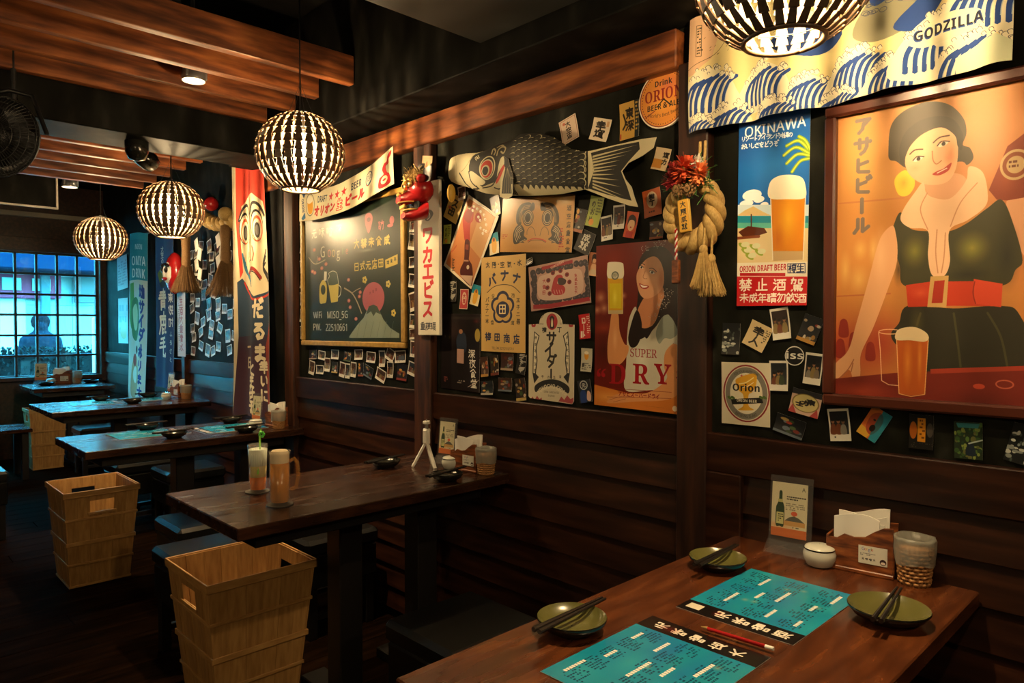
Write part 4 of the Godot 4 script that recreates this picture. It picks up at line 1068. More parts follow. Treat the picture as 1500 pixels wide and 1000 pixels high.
func napkin_box(label: String, napkins: String, at: Vector3, turn: float, m: Material, k := 1.0) -> void:
	# wooden tray with a tall curved front; local x is its long side, z its open front
	var t := thing("napkin_box", label, "napkin box", at, turn, "wooden napkin boxes")
	boxpart("base", Vector3(0, 0.005, 0) * k, Vector3(0.15, 0.01, 0.075) * k, M.orange_wood, t, 0.002)
	var prof := PackedVector2Array([Vector2(-0.072, 0.0), Vector2(0.072, 0.0), Vector2(0.072, 0.108), Vector2(0.052, 0.106), Vector2(0.03, 0.092), Vector2(0.012, 0.078), Vector2(-0.012, 0.074), Vector2(-0.034, 0.078), Vector2(-0.05, 0.066), Vector2(-0.066, 0.066), Vector2(-0.072, 0.06)])
	for i in prof.size(): prof[i] *= k
	for z in [0.03, -0.03]:
		var st := new_st()
		prism(st, prof, -0.003 * k, 0.003 * k, Transform3D(Basis.IDENTITY, Vector3(0, 0.01 * k, z * k)))
		part("front_panel" if z > 0 else "back_panel", st, M.orange_wood, t)
	for x in [-0.072, 0.072]:
		boxpart("end_panel", Vector3(x, 0.045, 0) * k, Vector3(0.006, 0.07 if x < 0 else 0.1, 0.06) * k, M.orange_wood, t, 0.001)
	put("notice_card", sheet(0.062 * k, 0.042 * k, 0.0005), [m, M.white_paper], t, Vector3(0.03, 0.048, 0.0345) * k)
	var n := thing("napkins", napkins, "napkins", at, turn, "stacks of white paper napkins")
	for i in 4:
		var wob := i * 1.7
		put("napkin", sheet(0.1 * k, 0.1 * k, 0.004 * k, 8, 6, func(u, v): return Vector3(0.004 * sin(wob), (0.012 * sin(u * 3.0 + wob)) * (1.0 - v), (0.008 * sin(u * 6.0 + wob) * (1.0 - v))) * k), [M.white_paper, M.white_paper], n, Vector3(-0.01 + i * 0.006, 0.075 + 0.004 * i, 0.018 - i * 0.012) * k)

func wicker_cup(label: String, at: Vector3, k := 1.0) -> void:
	var t := thing("wicker_cup", label, "cup", at, 0.0, "wicker cups wrapped in film")
	# woven courses: each ring waves in and out of the stakes
	for j in 9:
		var path := []
		var y := 0.006 + j * 0.0085
		var r0 := lerpf(0.030, 0.037, j / 10.0)
		for i in 73: path.append(Vector3(cos(i * TAU / 72), 0, sin(i * TAU / 72)) * (r0 + 0.0022 * sin(i * TAU / 72 * 12 + j * PI)) * k + Vector3(0, y * k, 0))
		var st := new_st()
		tube(st, path, 0.0036 * k, 5, false)
		part("woven_course", st, M.wicker, t)
	var sk := new_st()
	for i in 24: tube(sk, [Vector3(cos(i * TAU / 24) * 0.03, 0.001, sin(i * TAU / 24) * 0.03) * k, Vector3(cos(i * TAU / 24) * 0.037, 0.085, sin(i * TAU / 24) * 0.037) * k], 0.0018 * k, 4)
	part("stakes", sk, M.wicker, t)
	var bo := new_st()
	lathe(bo, [0.029 * k, 0.0, 0.031 * k, 0.003 * k, 0.031 * k, 0.006 * k], 20)
	part("base", bo, M.wicker, t)
	# crumpled film over the upper half
	var fi := new_st()
	var rings := []
	for j in 7:
		var ring := []
		for i in 36:
			var a := i * TAU / 36
			var rr: float = [0.0405, 0.042, 0.043, 0.0432, 0.042, 0.036, 0.03][j] + 0.0012 * sin(a * 7 + j * 2.0) + 0.0008 * sin(a * 13 - j)
			var yy: float = [0.048, 0.06, 0.08, 0.1, 0.108, 0.108, 0.092][j] + 0.003 * sin(a * 3.0 + j) * (1.0 if j < 2 else 0.3)
			ring.append(Vector3(cos(a) * rr, yy, sin(a) * rr) * k)
		rings.append(ring)
	loft(fi, rings, true, false)
	part("film_wrap", fi, M.film, t)
	var tp := new_st()
	lathe(tp, [0.028 * k, 0.02 * k, 0.031 * k, 0.082 * k, 0.001, 0.084 * k], 20)
	part("contents", tp, M.wicker, t)

func table_set(z_note: String, stand_at: Vector3, pot_at: Vector3, box_at: Vector3, cup_at: Vector3, turn: float, sm: Material, nm: Material, k := 1.0) -> void:
	card_holder("clear card stand showing a green bottle, " + z_note, stand_at, turn, sm, k)
	sauce_pot("small lidded white pot " + z_note, pot_at, k * 1.12)
	napkin_box("wooden napkin box " + z_note, "white paper napkins in the box " + z_note, box_at, turn, nm, k)
	wicker_cup("film wrapped wicker cup " + z_note, cup_at, k)

func notice_tex() -> ImageTexture:
	var p := Pic.new(62, 42, Color("d2d0c4"), 6.0, self)
	var r := RandomNumberGenerator.new()
	r.seed = 2
	var x := 10.0
	for a in [["G", "3a62b8", 5.0], ["o", "b83a30", 4.2], ["o", "c89a30", 4.2], ["g", "3a62b8", 4.2], ["l", "3a8a4a", 2.2], ["e", "b83a30", 4.0]]:
		p.text(a[0], x, 7.5 if a[0] != "g" else 8.6, 7.0 if a[0] == "G" or a[0] == "l" else 6.6, Color(a[1]))
		x += a[2]
	p.scribble(4, 17, 34, 7, 2, Color("6a6a68"), r)
	p.kana("元味噌大", 10, 31, 6, 0.9, Color("2a2828"), Vector2(8, 0))
	p.ell(53, 33, 7, 7, Color("3a2626"))
	p.ell(53, 35, 5, 3, Color("d8ccc0"))
	return p.done()

func build_table_things() -> void:
	var stand := print_mat(holder_tex(), 0.4)
	var note := print_mat(notice_tex(), 0.5)
	var face := -PI / 2 + 0.12
	# nearest table
	table_set("on the nearest table", Vector3(1.79, 0.75, -0.80), Vector3(1.738, 0.75, -0.703), Vector3(1.785, 0.75, -0.62), Vector3(1.775, 0.75, -0.503), face, stand, note)
	plate("olive plate at the wall end of the nearest table", Vector3(1.542, 0.750, -0.868), 0.068, 0.05)
	plate("olive plate at the aisle end of the nearest table", Vector3(1.021, 0.750, -0.884), 0.068, 0.05)
	plate("olive plate beside the wicker cup end of the nearest table", Vector3(1.514, 0.750, -0.475), 0.076, 0.12)
	var mt := menu_tex(true)
	var mt2 := menu_tex(false)
	menu("turquoise menu nearest the camera, black strip away from the aisle", Vector3(1.025, 0.75, -0.69), 0.0, mt)
	menu("turquoise menu with a cream square on its black strip", Vector3(1.43, 0.75, -0.683), PI, mt2)
	var pc := thing("red_pencil", "red pencil lying between the two menus of the nearest table", "pencil", Vector3(1.206, 0.750, -0.635) + Vector3(0, 0.0085, 0), PI / 2 + 0.07)
	var s := new_st()
	tube(s, [Vector3(-0.05, 0, 0), Vector3(0.062, 0, 0)], 0.0036, 6)
	part("shaft", s, M.red_lacquer, pc)
	var tip := new_st()
	tube(tip, [Vector3(0.062, 0, 0), Vector3(0.076, 0, 0)], [0.0036, 0.0006], 6)
	part("sharpened_tip", tip, M.straw, pc)
	var er := new_st()
	tube(er, [Vector3(-0.066, 0, 0), Vector3(-0.05, 0, 0)], 0.0037, 6)
	part("white_end", er, M.white_paper, pc)
	# second table
	table_set("on the beer mug table", Vector3(1.793, 0.785, -2.221), Vector3(1.725, 0.785, -2.116), Vector3(1.757, 0.785, -2.048), Vector3(1.756, 0.785, -1.945), face, stand, note, 0.92)
	plate("dark plate next to the small white tripod", Vector3(1.579, 0.785, -1.956), 0.058, 0.2, true)
	plate("dark plate at the far side of the beer mug table", Vector3(1.559, 0.785, -2.314), 0.058, 0.2, true)
	build_tripod(Vector3(1.682, 0.785, -2.212))
	build_drinks(Vector3(1.021, 0.785, -2.267), Vector3(0.995, 0.785, -2.055))
	# third table
	table_set("on the table with the face cloth", Vector3(1.69, 0.79, -3.76), Vector3(1.64, 0.79, -3.66), Vector3(1.755, 0.79, -3.66), Vector3(1.72, 0.79, -3.56), face, stand, note, 0.9)
	menu("turquoise menu at the aisle end of the table with the face cloth", Vector3(1.161, 0.790, -3.845), 0.0, mt)
	menu("turquoise menu at the wall end of the table with the face cloth", Vector3(1.531, 0.790, -3.752), PI, mt2)
	plate("dark plate on the aisle menu of the face cloth table", Vector3(1.208, 0.790, -3.618), 0.06, 0.2, true)
	plate("dark plate at the back wall end of the face cloth table", Vector3(1.625, 0.790, -3.955), 0.06, 0.2, true)
	plate("dark plate beside the wall menu of the face cloth table", Vector3(1.535, 0.790, -3.546), 0.06, 0.1, true)
	plate("dark plate behind the aisle menu of the face cloth table", Vector3(1.200, 0.790, -4.004), 0.06, 0.1, true)
	# fourth table
	table_set("on the table before the shop cloths", Vector3(2.02, 0.76, -6.12), Vector3(1.9, 0.76, -5.86), Vector3(2.02, 0.76, -5.95), Vector3(2.03, 0.76, -5.8), face, stand, note, 1.0)
	menu("turquoise menu at the aisle end of the table before the shop cloths", Vector3(1.42, 0.76, -5.92), 0.0, mt)
	menu("turquoise menu at the wall end of the table before the shop cloths", Vector3(1.76, 0.76, -5.95), PI, mt2, 0.28)
	plate("dark plate, aisle end, table before the shop cloths", Vector3(1.5, 0.76, -6.1), 0.065, 0.2, true)
	plate("dark plate, front edge, table before the shop cloths", Vector3(1.62, 0.76, -5.72), 0.065, 0.2, true)
	plate("dark plate, wall end, table before the shop cloths", Vector3(1.85, 0.76, -6.12), 0.065, 0.2, true)
	# table under the window
	table_set("on the window table", Vector3(1.5, 0.76, -8.2), Vector3(1.56, 0.76, -8.1), Vector3(1.66, 0.76, -8.14), Vector3(1.8, 0.76, -8.18), -0.5, stand, note, 1.15)
	plate("dark plate at the aisle end of the window table", Vector3(1.5, 0.76, -8.0), 0.075, 0.3, true)
	plate("dark plate at the wall end of the window table", Vector3(1.9, 0.76, -8.05), 0.075, 0.3, true)

func build_tripod(at: Vector3) -> void:
	var t := thing("mini_tripod", "small white folding phone tripod standing on the beer mug table", "tripod", at, 0.5)
	for k in 3:
		var a := k * TAU / 3
		var st := new_st()
		var d := Vector3(cos(a), 0, sin(a))
		box(st, d * 0.03 + Vector3(0, 0.047, 0), Vector3(0.0105, 0.108, 0.013), 0.002, Basis(Vector3.UP, -a) * Basis(Vector3(0, 0, 1), 0.5))
		part("leg", st, M.white_plastic, t)
	var b := new_st()
	lathe(b, [0.0125, 0.09, 0.014, 0.092, 0.014, 0.148, 0.0125, 0.15], 18)
	part("handle", b, M.white_plastic, t)
	var n := new_st()
	lathe(n, [0.007, 0.15, 0.007, 0.168], 12)
	part("ball_neck", n, M.steel, t)
	var h := new_st()
	lathe(h, [0.013, 0.168, 0.0145, 0.17, 0.0145, 0.178, 0.013, 0.18], 18)
	part("mounting_head", h, M.white_plastic, t)
	var sc := new_st()
	lathe(sc, [0.003, 0.18, 0.003, 0.187], 8)
	part("screw", sc, M.steel, t)
	boxpart("phone_clip", Vector3(-0.016, 0.12, 0.0), Vector3(0.006, 0.05, 0.016), M.white_plastic, t, 0.001)

func build_drinks(glass_at: Vector3, mug_at: Vector3) -> void:
	var g := thing("tall_glass", "tall glass of layered orange and pale drink with a green straw", "glass", glass_at)
	var gm := glass(0.04)
	var st := new_st()
	lathe(st, [0.024, 0.0, 0.027, 0.004, 0.027, 0.012, 0.032, 0.155, 0.0305, 0.156, 0.0258, 0.01, 0.001, 0.006], 28, Vector3.ZERO, false)
	part("tumbler", st, gm, g)
	var o := new_st()
	lathe(o, [0.024, 0.007, 0.0255, 0.012, 0.0268, 0.048, 0.001, 0.048], 24)
	part("orange_layer", o, mat(col(0.95, 0.26, 0.02), 0.3), g)
	var mid := new_st()
	lathe(mid, [0.0268, 0.048, 0.0282, 0.085, 0.001, 0.085], 24)
	part("yellow_layer", mid, mat(col(0.72, 0.6, 0.2), 0.4), g)
	var pale := new_st()
	lathe(pale, [0.0282, 0.085, 0.0302, 0.14, 0.001, 0.14], 24)
	part("pale_layer", pale, mat(col(0.62, 0.66, 0.52), 0.4), g)
	var sw := new_st()
	tube(sw, [Vector3(-0.012, 0.06, 0.025), Vector3(0.0, 0.13, 0.018), Vector3(0.013, 0.19, -0.012), Vector3(0.02, 0.2, -0.016)], 0.0034, 8)
	part("straw", sw, mat(col(0.25, 0.6, 0.06), 0.4), g)
	var fl := new_st()
	for k in 6: blob_st(Vector3(0.018 + cos(k * TAU / 6) * 0.007, 0.185 + sin(k * TAU / 6) * 0.007, -0.008), Vector3(0.005, 0.005, 0.004), Basis.IDENTITY, 8, fl)
	part("straw_ornament", fl, mat(col(0.08, 0.5, 0.06), 0.4), g)
	var m := thing("beer_mug", "handled glass mug of amber beer with a head of foam", "mug", mug_at)
	var bs := new_st()
	lathe(bs, [0.029, 0.0, 0.032, 0.003, 0.0315, 0.014, 0.0315, 0.15, 0.033, 0.164, 0.0315, 0.165, 0.0287, 0.15, 0.0287, 0.01, 0.001, 0.006], 32, Vector3.ZERO, false)
	part("mug_glass", bs, gm, m)
	var be := new_st()
	lathe(be, [0.026, 0.007, 0.0284, 0.012, 0.0284, 0.128, 0.001, 0.128], 28)
	part("beer", be, mat(col(0.62, 0.25, 0.03), 0.2), m)
	var fo := new_st()
	lathe(fo, [0.0283, 0.128, 0.0284, 0.15, 0.0295, 0.158, 0.022, 0.166, 0.001, 0.168], 28)
	part("foam", fo, mat(col(0.85, 0.7, 0.45), 0.9), m)
	var ha := new_st()
	tube(ha, [Vector3(0.026, 0.13, 0.014), Vector3(0.036, 0.138, 0.022), Vector3(0.045, 0.125, 0.029), Vector3(0.047, 0.085, 0.03), Vector3(0.042, 0.05, 0.026), Vector3(0.028, 0.042, 0.016)], 0.0058, 10)
	part("handle", ha, glass(0.3, Color(0.85, 0.6, 0.3)), m)
	for a in [[glass_at, "thin round coaster under the tall glass"], [mug_at, "thin round coaster under the beer mug"]]:
		var c := thing("coaster", a[1], "coaster", a[0], 0.0, "round coasters under the drinks")
		var cs := new_st()
		lathe(cs, [0.04, 0.0005, 0.041, 0.002, 0.04, 0.0035], 28)
		part("disc", cs, M.coaster, c)
	g.position.y += 0.004
	m.position.y += 0.004

const CARDS := [
	[-1.003, 1.302, 1.8485, 0.0551, 0.0897, -0.031, 72, "leaf_card", "dark card with pale leaves under the tall straw tassel", "card", ""],
	[-0.923, 1.311, 1.8477, 0.0659, 0.0720, -0.440, 40, "brush_card", "tan card with brush writing, tilted, above the square beer sign", "card", ""],
	[-0.857, 1.345, 1.8469, 0.0513, 0.0850, 0.141, 1, "instant_photo", "white bordered instant photo directly below the red warning strip", "photo", "instant photos and cards of the decorated wall"],
	[-0.778, 1.330, 1.8485, 0.0519, 0.0717, -0.346, 38, "picture_card", "colourful tilted picture card right of the photo below the warning strip", "card", ""],
	[-0.861, 1.204, 1.8477, 0.0516, 0.0815, 0.031, 4, "instant_photo", "white bordered instant photo just below the round black sticker", "photo", "instant photos and cards of the decorated wall"],
	[-0.768, 1.227, 1.8469, 0.0462, 0.0822, -0.094, 8, "instant_photo", "white bordered instant photo beside the large framed print", "photo", "instant photos and cards of the decorated wall"],
	[-0.788, 1.136, 1.8485, 0.0796, 0.0649, -0.188, 56, "wrestler_card", "pink card with a yellow disc and three black characters", "card", ""],
	[-0.830, 1.070, 1.8477, 0.0822, 0.0495, -0.251, 26, "snapshot", "dark group snapshot right of the square beer sign", "photo", "instant photos and cards of the decorated wall"],
	[-0.700, 1.087, 1.8469, 0.0524, 0.0820, 0.126, 2, "instant_photo", "white bordered instant photo under the lower corner of the large frame", "photo", "instant photos and cards of the decorated wall"],
	[-0.617, 1.097, 1.8485, 0.0505, 0.0792, -0.518, 57, "portrait_card", "tilted card with an orange and blue painted face", "card", ""],
	[-0.513, 1.089, 1.8477, 0.0520, 0.0807, -0.000, 58, "lantern_card", "black card with a glowing yellow lantern", "card", ""],
	[-0.417, 1.080, 1.8469, 0.0558, 0.0835, 0.031, 59, "forest_card", "green forest picture card below the large frame", "card", ""],
	[-0.320, 1.084, 1.8485, 0.0437, 0.0858, -0.220, 72, "pale_card", "black and white tree card at the right edge", "card", ""],
	[-1.616, 2.016, 1.8477, 0.0781, 0.0873, 0.236, 42, "shrine_card", "pinkish writing card, leftmost of three above the carp tail", "card", ""],
	[-1.478, 1.989, 1.8469, 0.0777, 0.0725, -0.314, 41, "lucky_card", "cream card with large brush characters above the carp tail", "card", ""],
	[-1.362, 1.996, 1.8485, 0.0749, 0.1179, 0.031, 43, "yellow_card", "yellow card with a dark written margin beside the round sign", "card", ""],
	[-1.240, 1.852, 1.8477, 0.0570, 0.0673, -0.314, 44, "small_wish_card", "tilted card tucked behind the wreath flowers", "card", ""],
	[-1.272, 1.722, 1.8469, 0.0659, 0.0851, 0.126, 45, "orange_card", "orange card with a pale oval left of the wreath", "card", ""],
	[-1.257, 1.636, 1.8485, 0.0502, 0.0551, -0.000, 27, "snapshot", "small food snapshot just left of the straw wreath", "photo", "instant photos and cards of the decorated wall"],
	[-2.242, 1.821, 1.8477, 0.0921, 0.1064, -0.471, 46, "ochre_card", "ochre diamond tilted card below the carp mouth", "card", ""],
	[-2.190, 1.875, 1.8469, 0.0470, 0.0553, 0.079, 9, "instant_photo", "instant photo half hidden by the carp head", "photo", "instant photos and cards of the decorated wall"],
	[-1.991, 1.799, 1.8485, 0.0502, 0.0788, 0.236, 28, "snapshot", "small dark snapshot between the bottle poster and the face poster", "photo", "instant photos and cards of the decorated wall"],
	[-1.999, 1.655, 1.8477, 0.0543, 0.0817, 0.141, 55, "beach_card", "small beach card at the corner of the bottle poster", "card", ""],
	[-2.283, 1.718, 1.8469, 0.0493, 0.0793, -0.047, 47, "green_card", "small green card at the edge of the upright sign", "card", ""],
	[-2.178, 1.447, 1.8485, 0.0512, 0.0802, -0.063, 54, "red_label_card", "small red and white label card below the bottle poster", "card", ""],
	[-2.107, 1.461, 1.8477, 0.0534, 0.0814, -0.220, 55, "drink_card", "small blue and yellow card left of the tan shop poster", "card", ""],
	[-2.252, 1.480, 1.8469, 0.0531, 0.0844, -0.000, 74, "white_scrawl_sticker", "black sticker with white scrawl above the dark film poster", "sticker", ""],
	[-1.545, 1.624, 1.8485, 0.0722, 0.0765, -0.440, 48, "black_card", "black tilted card with white brush writing", "card", ""],
	[-1.569, 1.699, 1.8477, 0.0518, 0.0794, -0.283, 36, "dark_tag", "dark red tag beside the face poster", "card", ""],
	[-1.501, 1.721, 1.8469, 0.0585, 0.1006, -0.267, 47, "green_ticket", "lime green written ticket below the carp tail", "card", ""],
	[-1.451, 1.661, 1.8485, 0.0483, 0.0811, 0.079, 6, "instant_photo", "instant photo left of the pair below the carp tail", "photo", "instant photos and cards of the decorated wall"],
	[-1.401, 1.692, 1.8477, 0.0468, 0.0776, -0.031, 3, "instant_photo", "instant photo right of the pair below the carp tail", "photo", "instant photos and cards of the decorated wall"],
	[-1.352, 1.662, 1.8469, 0.0454, 0.0830, -0.220, 49, "portrait_card", "orange card with a drawn woman above the beer poster", "card", ""],
	[-1.506, 1.546, 1.8485, 0.0470, 0.0780, -0.141, 50, "portrait_photo", "snapshot of a woman at the corner of the beer poster", "photo", "instant photos and cards of the decorated wall"],
	[-1.544, 1.337, 1.8477, 0.0482, 0.0837, 0.094, 51, "red_sticker", "red sticker with white characters beside the cider sign", "sticker", ""],
	[-1.535, 1.223, 1.8469, 0.0480, 0.0789, -0.031, 52, "beer_card", "small white card with a beer glass beside the beer poster", "card", ""],
	[-1.543, 1.116, 1.8485, 0.0574, 0.0769, 0.188, 53, "blue_sticker", "blue cut figure sticker at the foot of the beer poster", "sticker", ""],
	[-2.055, 1.178, 1.8477, 0.0441, 0.0778, 0.126, 29, "snapshot", "leftmost small snapshot in the upper row below the tan shop poster", "photo", "instant photos and cards of the decorated wall"],
	[-1.996, 1.186, 1.8469, 0.0467, 0.0766, 0.126, 31, "snapshot", "orange snapshot in the upper row below the tan shop poster", "photo", "instant photos and cards of the decorated wall"],
	[-1.927, 1.202, 1.8485, 0.0675, 0.0649, -0.000, 33, "snapshot", "square dark snapshot in the upper row below the tan shop poster", "photo", "instant photos and cards of the decorated wall"],
	[-1.850, 1.197, 1.8477, 0.0503, 0.0762, -0.126, 74, "striped_sticker", "black and white lettered sticker against the cider sign", "sticker", ""],
	[-2.039, 1.096, 1.8469, 0.0716, 0.0535, 0.079, 34, "snapshot", "food snapshot at the left of the lower row below the tan shop poster", "photo", "instant photos and cards of the decorated wall"],
	[-1.938, 1.115, 1.8485, 0.0755, 0.0521, 0.031, 35, "snapshot", "salad snapshot in the middle of the lower row below the tan shop poster", "photo", "instant photos and cards of the decorated wall"],
	[-1.853, 1.102, 1.8477, 0.0541, 0.0840, 0.157, 37, "snapshot", "yellow drink snapshot in the lower row against the cider sign", "photo", "instant photos and cards of the decorated wall"],
	[-1.815, 1.572, 1.8469, 0.0492, 0.0226, 0.283, 74, "lettered_strip", "thin black lettered strip between the tan shop poster and the grape label", "sticker", ""],
	[-2.357, 2.007, 1.7970, 0.0698, 0.0767, -0.188, 75, "wooden_charm_card", "tan card with a small red mark on the header end", "card", ""],
	[-3.417, 1.186, 1.8477, 0.0808, 0.0508, 0.047, 24, "instant_photo", "first instant photo from the brown post, upper row under the chalkboard", "photo", "instant photos under the chalkboard"],
	[-3.323, 1.185, 1.8469, 0.0708, 0.0464, -0.079, 7, "instant_photo", "second instant photo from the brown post, upper row under the chalkboard", "photo", "instant photos under the chalkboard"],
	[-3.192, 1.193, 1.8485, 0.0740, 0.0487, -0.000, 14, "instant_photo", "third instant photo from the brown post, upper row under the chalkboard", "photo", "instant photos under the chalkboard"],
	[-3.268, 1.138, 1.8477, 0.0555, 0.0706, -0.031, 21, "instant_photo", "third instant photo from the brown post, lower row under the chalkboard", "photo", "instant photos under the chalkboard"],
	[-3.193, 1.127, 1.8469, 0.0606, 0.0556, -0.000, 28, "instant_photo", "fourth instant photo from the brown post, lower row under the chalkboard", "photo", "instant photos under the chalkboard"],
	[-3.432, 1.116, 1.8485, 0.0591, 0.0729, -0.157, 11, "instant_photo", "first instant photo from the brown post, lower row under the chalkboard", "photo", "instant photos under the chalkboard"],
	[-3.345, 1.109, 1.8477, 0.0786, 0.0466, -0.000, 18, "instant_photo", "second instant photo from the brown post, lower row under the chalkboard", "photo", "instant photos under the chalkboard"],
	[-2.967, 1.199, 1.8469, 0.0736, 0.0498, 0.047, 1, "instant_photo", "fifth instant photo from the brown post, upper row under the chalkboard", "photo", "instant photos under the chalkboard"],
	[-3.074, 1.186, 1.8485, 0.0641, 0.0475, -0.094, 32, "instant_photo", "fourth instant photo from the brown post, upper row under the chalkboard", "photo", "instant photos under the chalkboard"],
	[-3.120, 1.119, 1.8477, 0.0523, 0.0754, -0.126, 15, "instant_photo", "fifth instant photo from the brown post, lower row under the chalkboard", "photo", "instant photos under the chalkboard"],
	[-3.068, 1.115, 1.8469, 0.0448, 0.0746, -0.031, 22, "instant_photo", "sixth instant photo from the brown post, lower row under the chalkboard", "photo", "instant photos under the chalkboard"],
	[-3.017, 1.124, 1.8485, 0.0501, 0.0738, -0.047, 5, "instant_photo", "seventh instant photo from the brown post, lower row under the chalkboard", "photo", "instant photos under the chalkboard"],
	[-2.949, 1.127, 1.8477, 0.0487, 0.0662, 0.047, 36, "instant_photo", "eighth instant photo from the brown post, lower row under the chalkboard", "photo", "instant photos under the chalkboard"],
	[-2.859, 1.190, 1.8469, 0.0762, 0.0519, -0.047, 19, "instant_photo", "sixth instant photo from the brown post, upper row under the chalkboard", "photo", "instant photos under the chalkboard"],
	[-2.768, 1.186, 1.8485, 0.0507, 0.0763, 0.031, 2, "instant_photo", "seventh instant photo from the brown post, upper row under the chalkboard", "photo", "instant photos under the chalkboard"],
	[-2.701, 1.207, 1.8477, 0.0656, 0.0564, -0.393, 9, "instant_photo", "eighth instant photo from the brown post, upper row under the chalkboard", "photo", "instant photos under the chalkboard"],
	[-2.883, 1.120, 1.8469, 0.0770, 0.0555, -0.283, 26, "instant_photo", "ninth instant photo from the brown post, lower row under the chalkboard", "photo", "instant photos under the chalkboard"],
	[-2.779, 1.109, 1.8485, 0.0793, 0.0574, -0.314, 23, "instant_photo", "tenth instant photo from the brown post, lower row under the chalkboard", "photo", "instant photos under the chalkboard"],
	[-2.701, 1.138, 1.8477, 0.0492, 0.0752, -0.000, 6, "instant_photo", "eleventh instant photo from the brown post, lower row under the chalkboard", "photo", "instant photos under the chalkboard"],
	[-2.620, 1.200, 1.8469, 0.0844, 0.0554, 0.063, 13, "instant_photo", "ninth instant photo from the brown post, upper row under the chalkboard", "photo", "instant photos under the chalkboard"],
	[-2.610, 1.130, 1.8485, 0.0788, 0.0737, -0.047, 30, "instant_photo", "twelfth instant photo from the brown post, lower row under the chalkboard", "photo", "instant photos under the chalkboard"],
	[-2.522, 1.237, 1.8477, 0.0454, 0.0722, -0.063, 3, "instant_photo", "tenth instant photo from the brown post, upper row under the chalkboard", "photo", "instant photos under the chalkboard"],
	[-2.528, 1.149, 1.8469, 0.0657, 0.0603, -0.220, 10, "instant_photo", "thirteenth instant photo from the brown post, lower row under the chalkboard", "photo", "instant photos under the chalkboard"],
	[-2.433, 1.227, 1.8485, 0.0532, 0.0796, -0.220, 17, "instant_photo", "eleventh instant photo from the brown post, upper row under the chalkboard", "photo", "instant photos under the chalkboard"],
	[-2.424, 1.142, 1.8477, 0.0723, 0.0530, 0.157, 34, "instant_photo", "fourteenth instant photo from the brown post, lower row under the chalkboard", "photo", "instant photos under the chalkboard"],
	[-3.526, 1.984, 1.8469, 0.0419, 0.0701, -0.141, 1, "instant_photo", "first instant photo from the top, column between the brown post and the chalkboard", "photo", "instant photos left of the chalkboard"],
	[-3.528, 1.859, 1.8485, 0.0420, 0.0702, 0.141, 6, "instant_photo", "second instant photo from the top, column between the brown post and the chalkboard", "photo", "instant photos left of the chalkboard"],
	[-3.529, 1.764, 1.8477, 0.0420, 0.0702, -0.141, 11, "instant_photo", "third instant photo from the top, column between the brown post and the chalkboard", "photo", "instant photos left of the chalkboard"],
	[-3.530, 1.660, 1.8469, 0.0421, 0.0703, 0.141, 16, "instant_photo", "fourth instant photo from the top, column between the brown post and the chalkboard", "photo", "instant photos left of the chalkboard"],
	[-3.532, 1.576, 1.8485, 0.0421, 0.0704, -0.141, 21, "instant_photo", "fifth instant photo from the top, column between the brown post and the chalkboard", "photo", "instant photos left of the chalkboard"],
	[-3.533, 1.487, 1.8477, 0.0421, 0.0704, 0.141, 2, "instant_photo", "sixth instant photo from the top, column between the brown post and the chalkboard", "photo", "instant photos left of the chalkboard"],
	[-3.534, 1.394, 1.8469, 0.0422, 0.0705, -0.141, 7, "instant_photo", "seventh instant photo from the top, column between the brown post and the chalkboard", "photo", "instant photos left of the chalkboard"],
	[-3.535, 1.305, 1.8485, 0.0422, 0.0705, 0.141, 12, "instant_photo", "eighth instant photo from the top, column between the brown post and the chalkboard", "photo", "instant photos left of the chalkboard"],
	[-2.524, 1.779, 1.8477, 0.0452, 0.0600, -0.079, 3, "instant_photo", "first instant photo from the top, column between the chalkboard and the upright sign", "photo", "instant photos right of the chalkboard"],
	[-2.525, 1.708, 1.8469, 0.0553, 0.0720, -0.157, 8, "instant_photo", "second instant photo from the top, column between the chalkboard and the upright sign", "photo", "instant photos right of the chalkboard"],
	[-2.525, 1.618, 1.8485, 0.0554, 0.0480, -0.000, 13, "instant_photo", "third instant photo from the top, column between the chalkboard and the upright sign", "photo", "instant photos right of the chalkboard"],
	[-2.526, 1.537, 1.8477, 0.0554, 0.0601, -0.126, 18, "instant_photo", "fourth instant photo from the top, column between the chalkboard and the upright sign", "photo", "instant photos right of the chalkboard"],
	[-2.526, 1.444, 1.8469, 0.0454, 0.0842, 0.188, 23, "instant_photo", "fifth instant photo from the top, column between the chalkboard and the upright sign", "photo", "instant photos right of the chalkboard"],
	[-2.527, 1.360, 1.8485, 0.0454, 0.0602, -0.047, 4, "instant_photo", "sixth instant photo from the top, column between the chalkboard and the upright sign", "photo", "instant photos right of the chalkboard"],
	[-2.527, 1.303, 1.8477, 0.0454, 0.0482, 0.063, 9, "instant_photo", "seventh instant photo from the top, column between the chalkboard and the upright sign", "photo", "instant photos right of the chalkboard"],
]

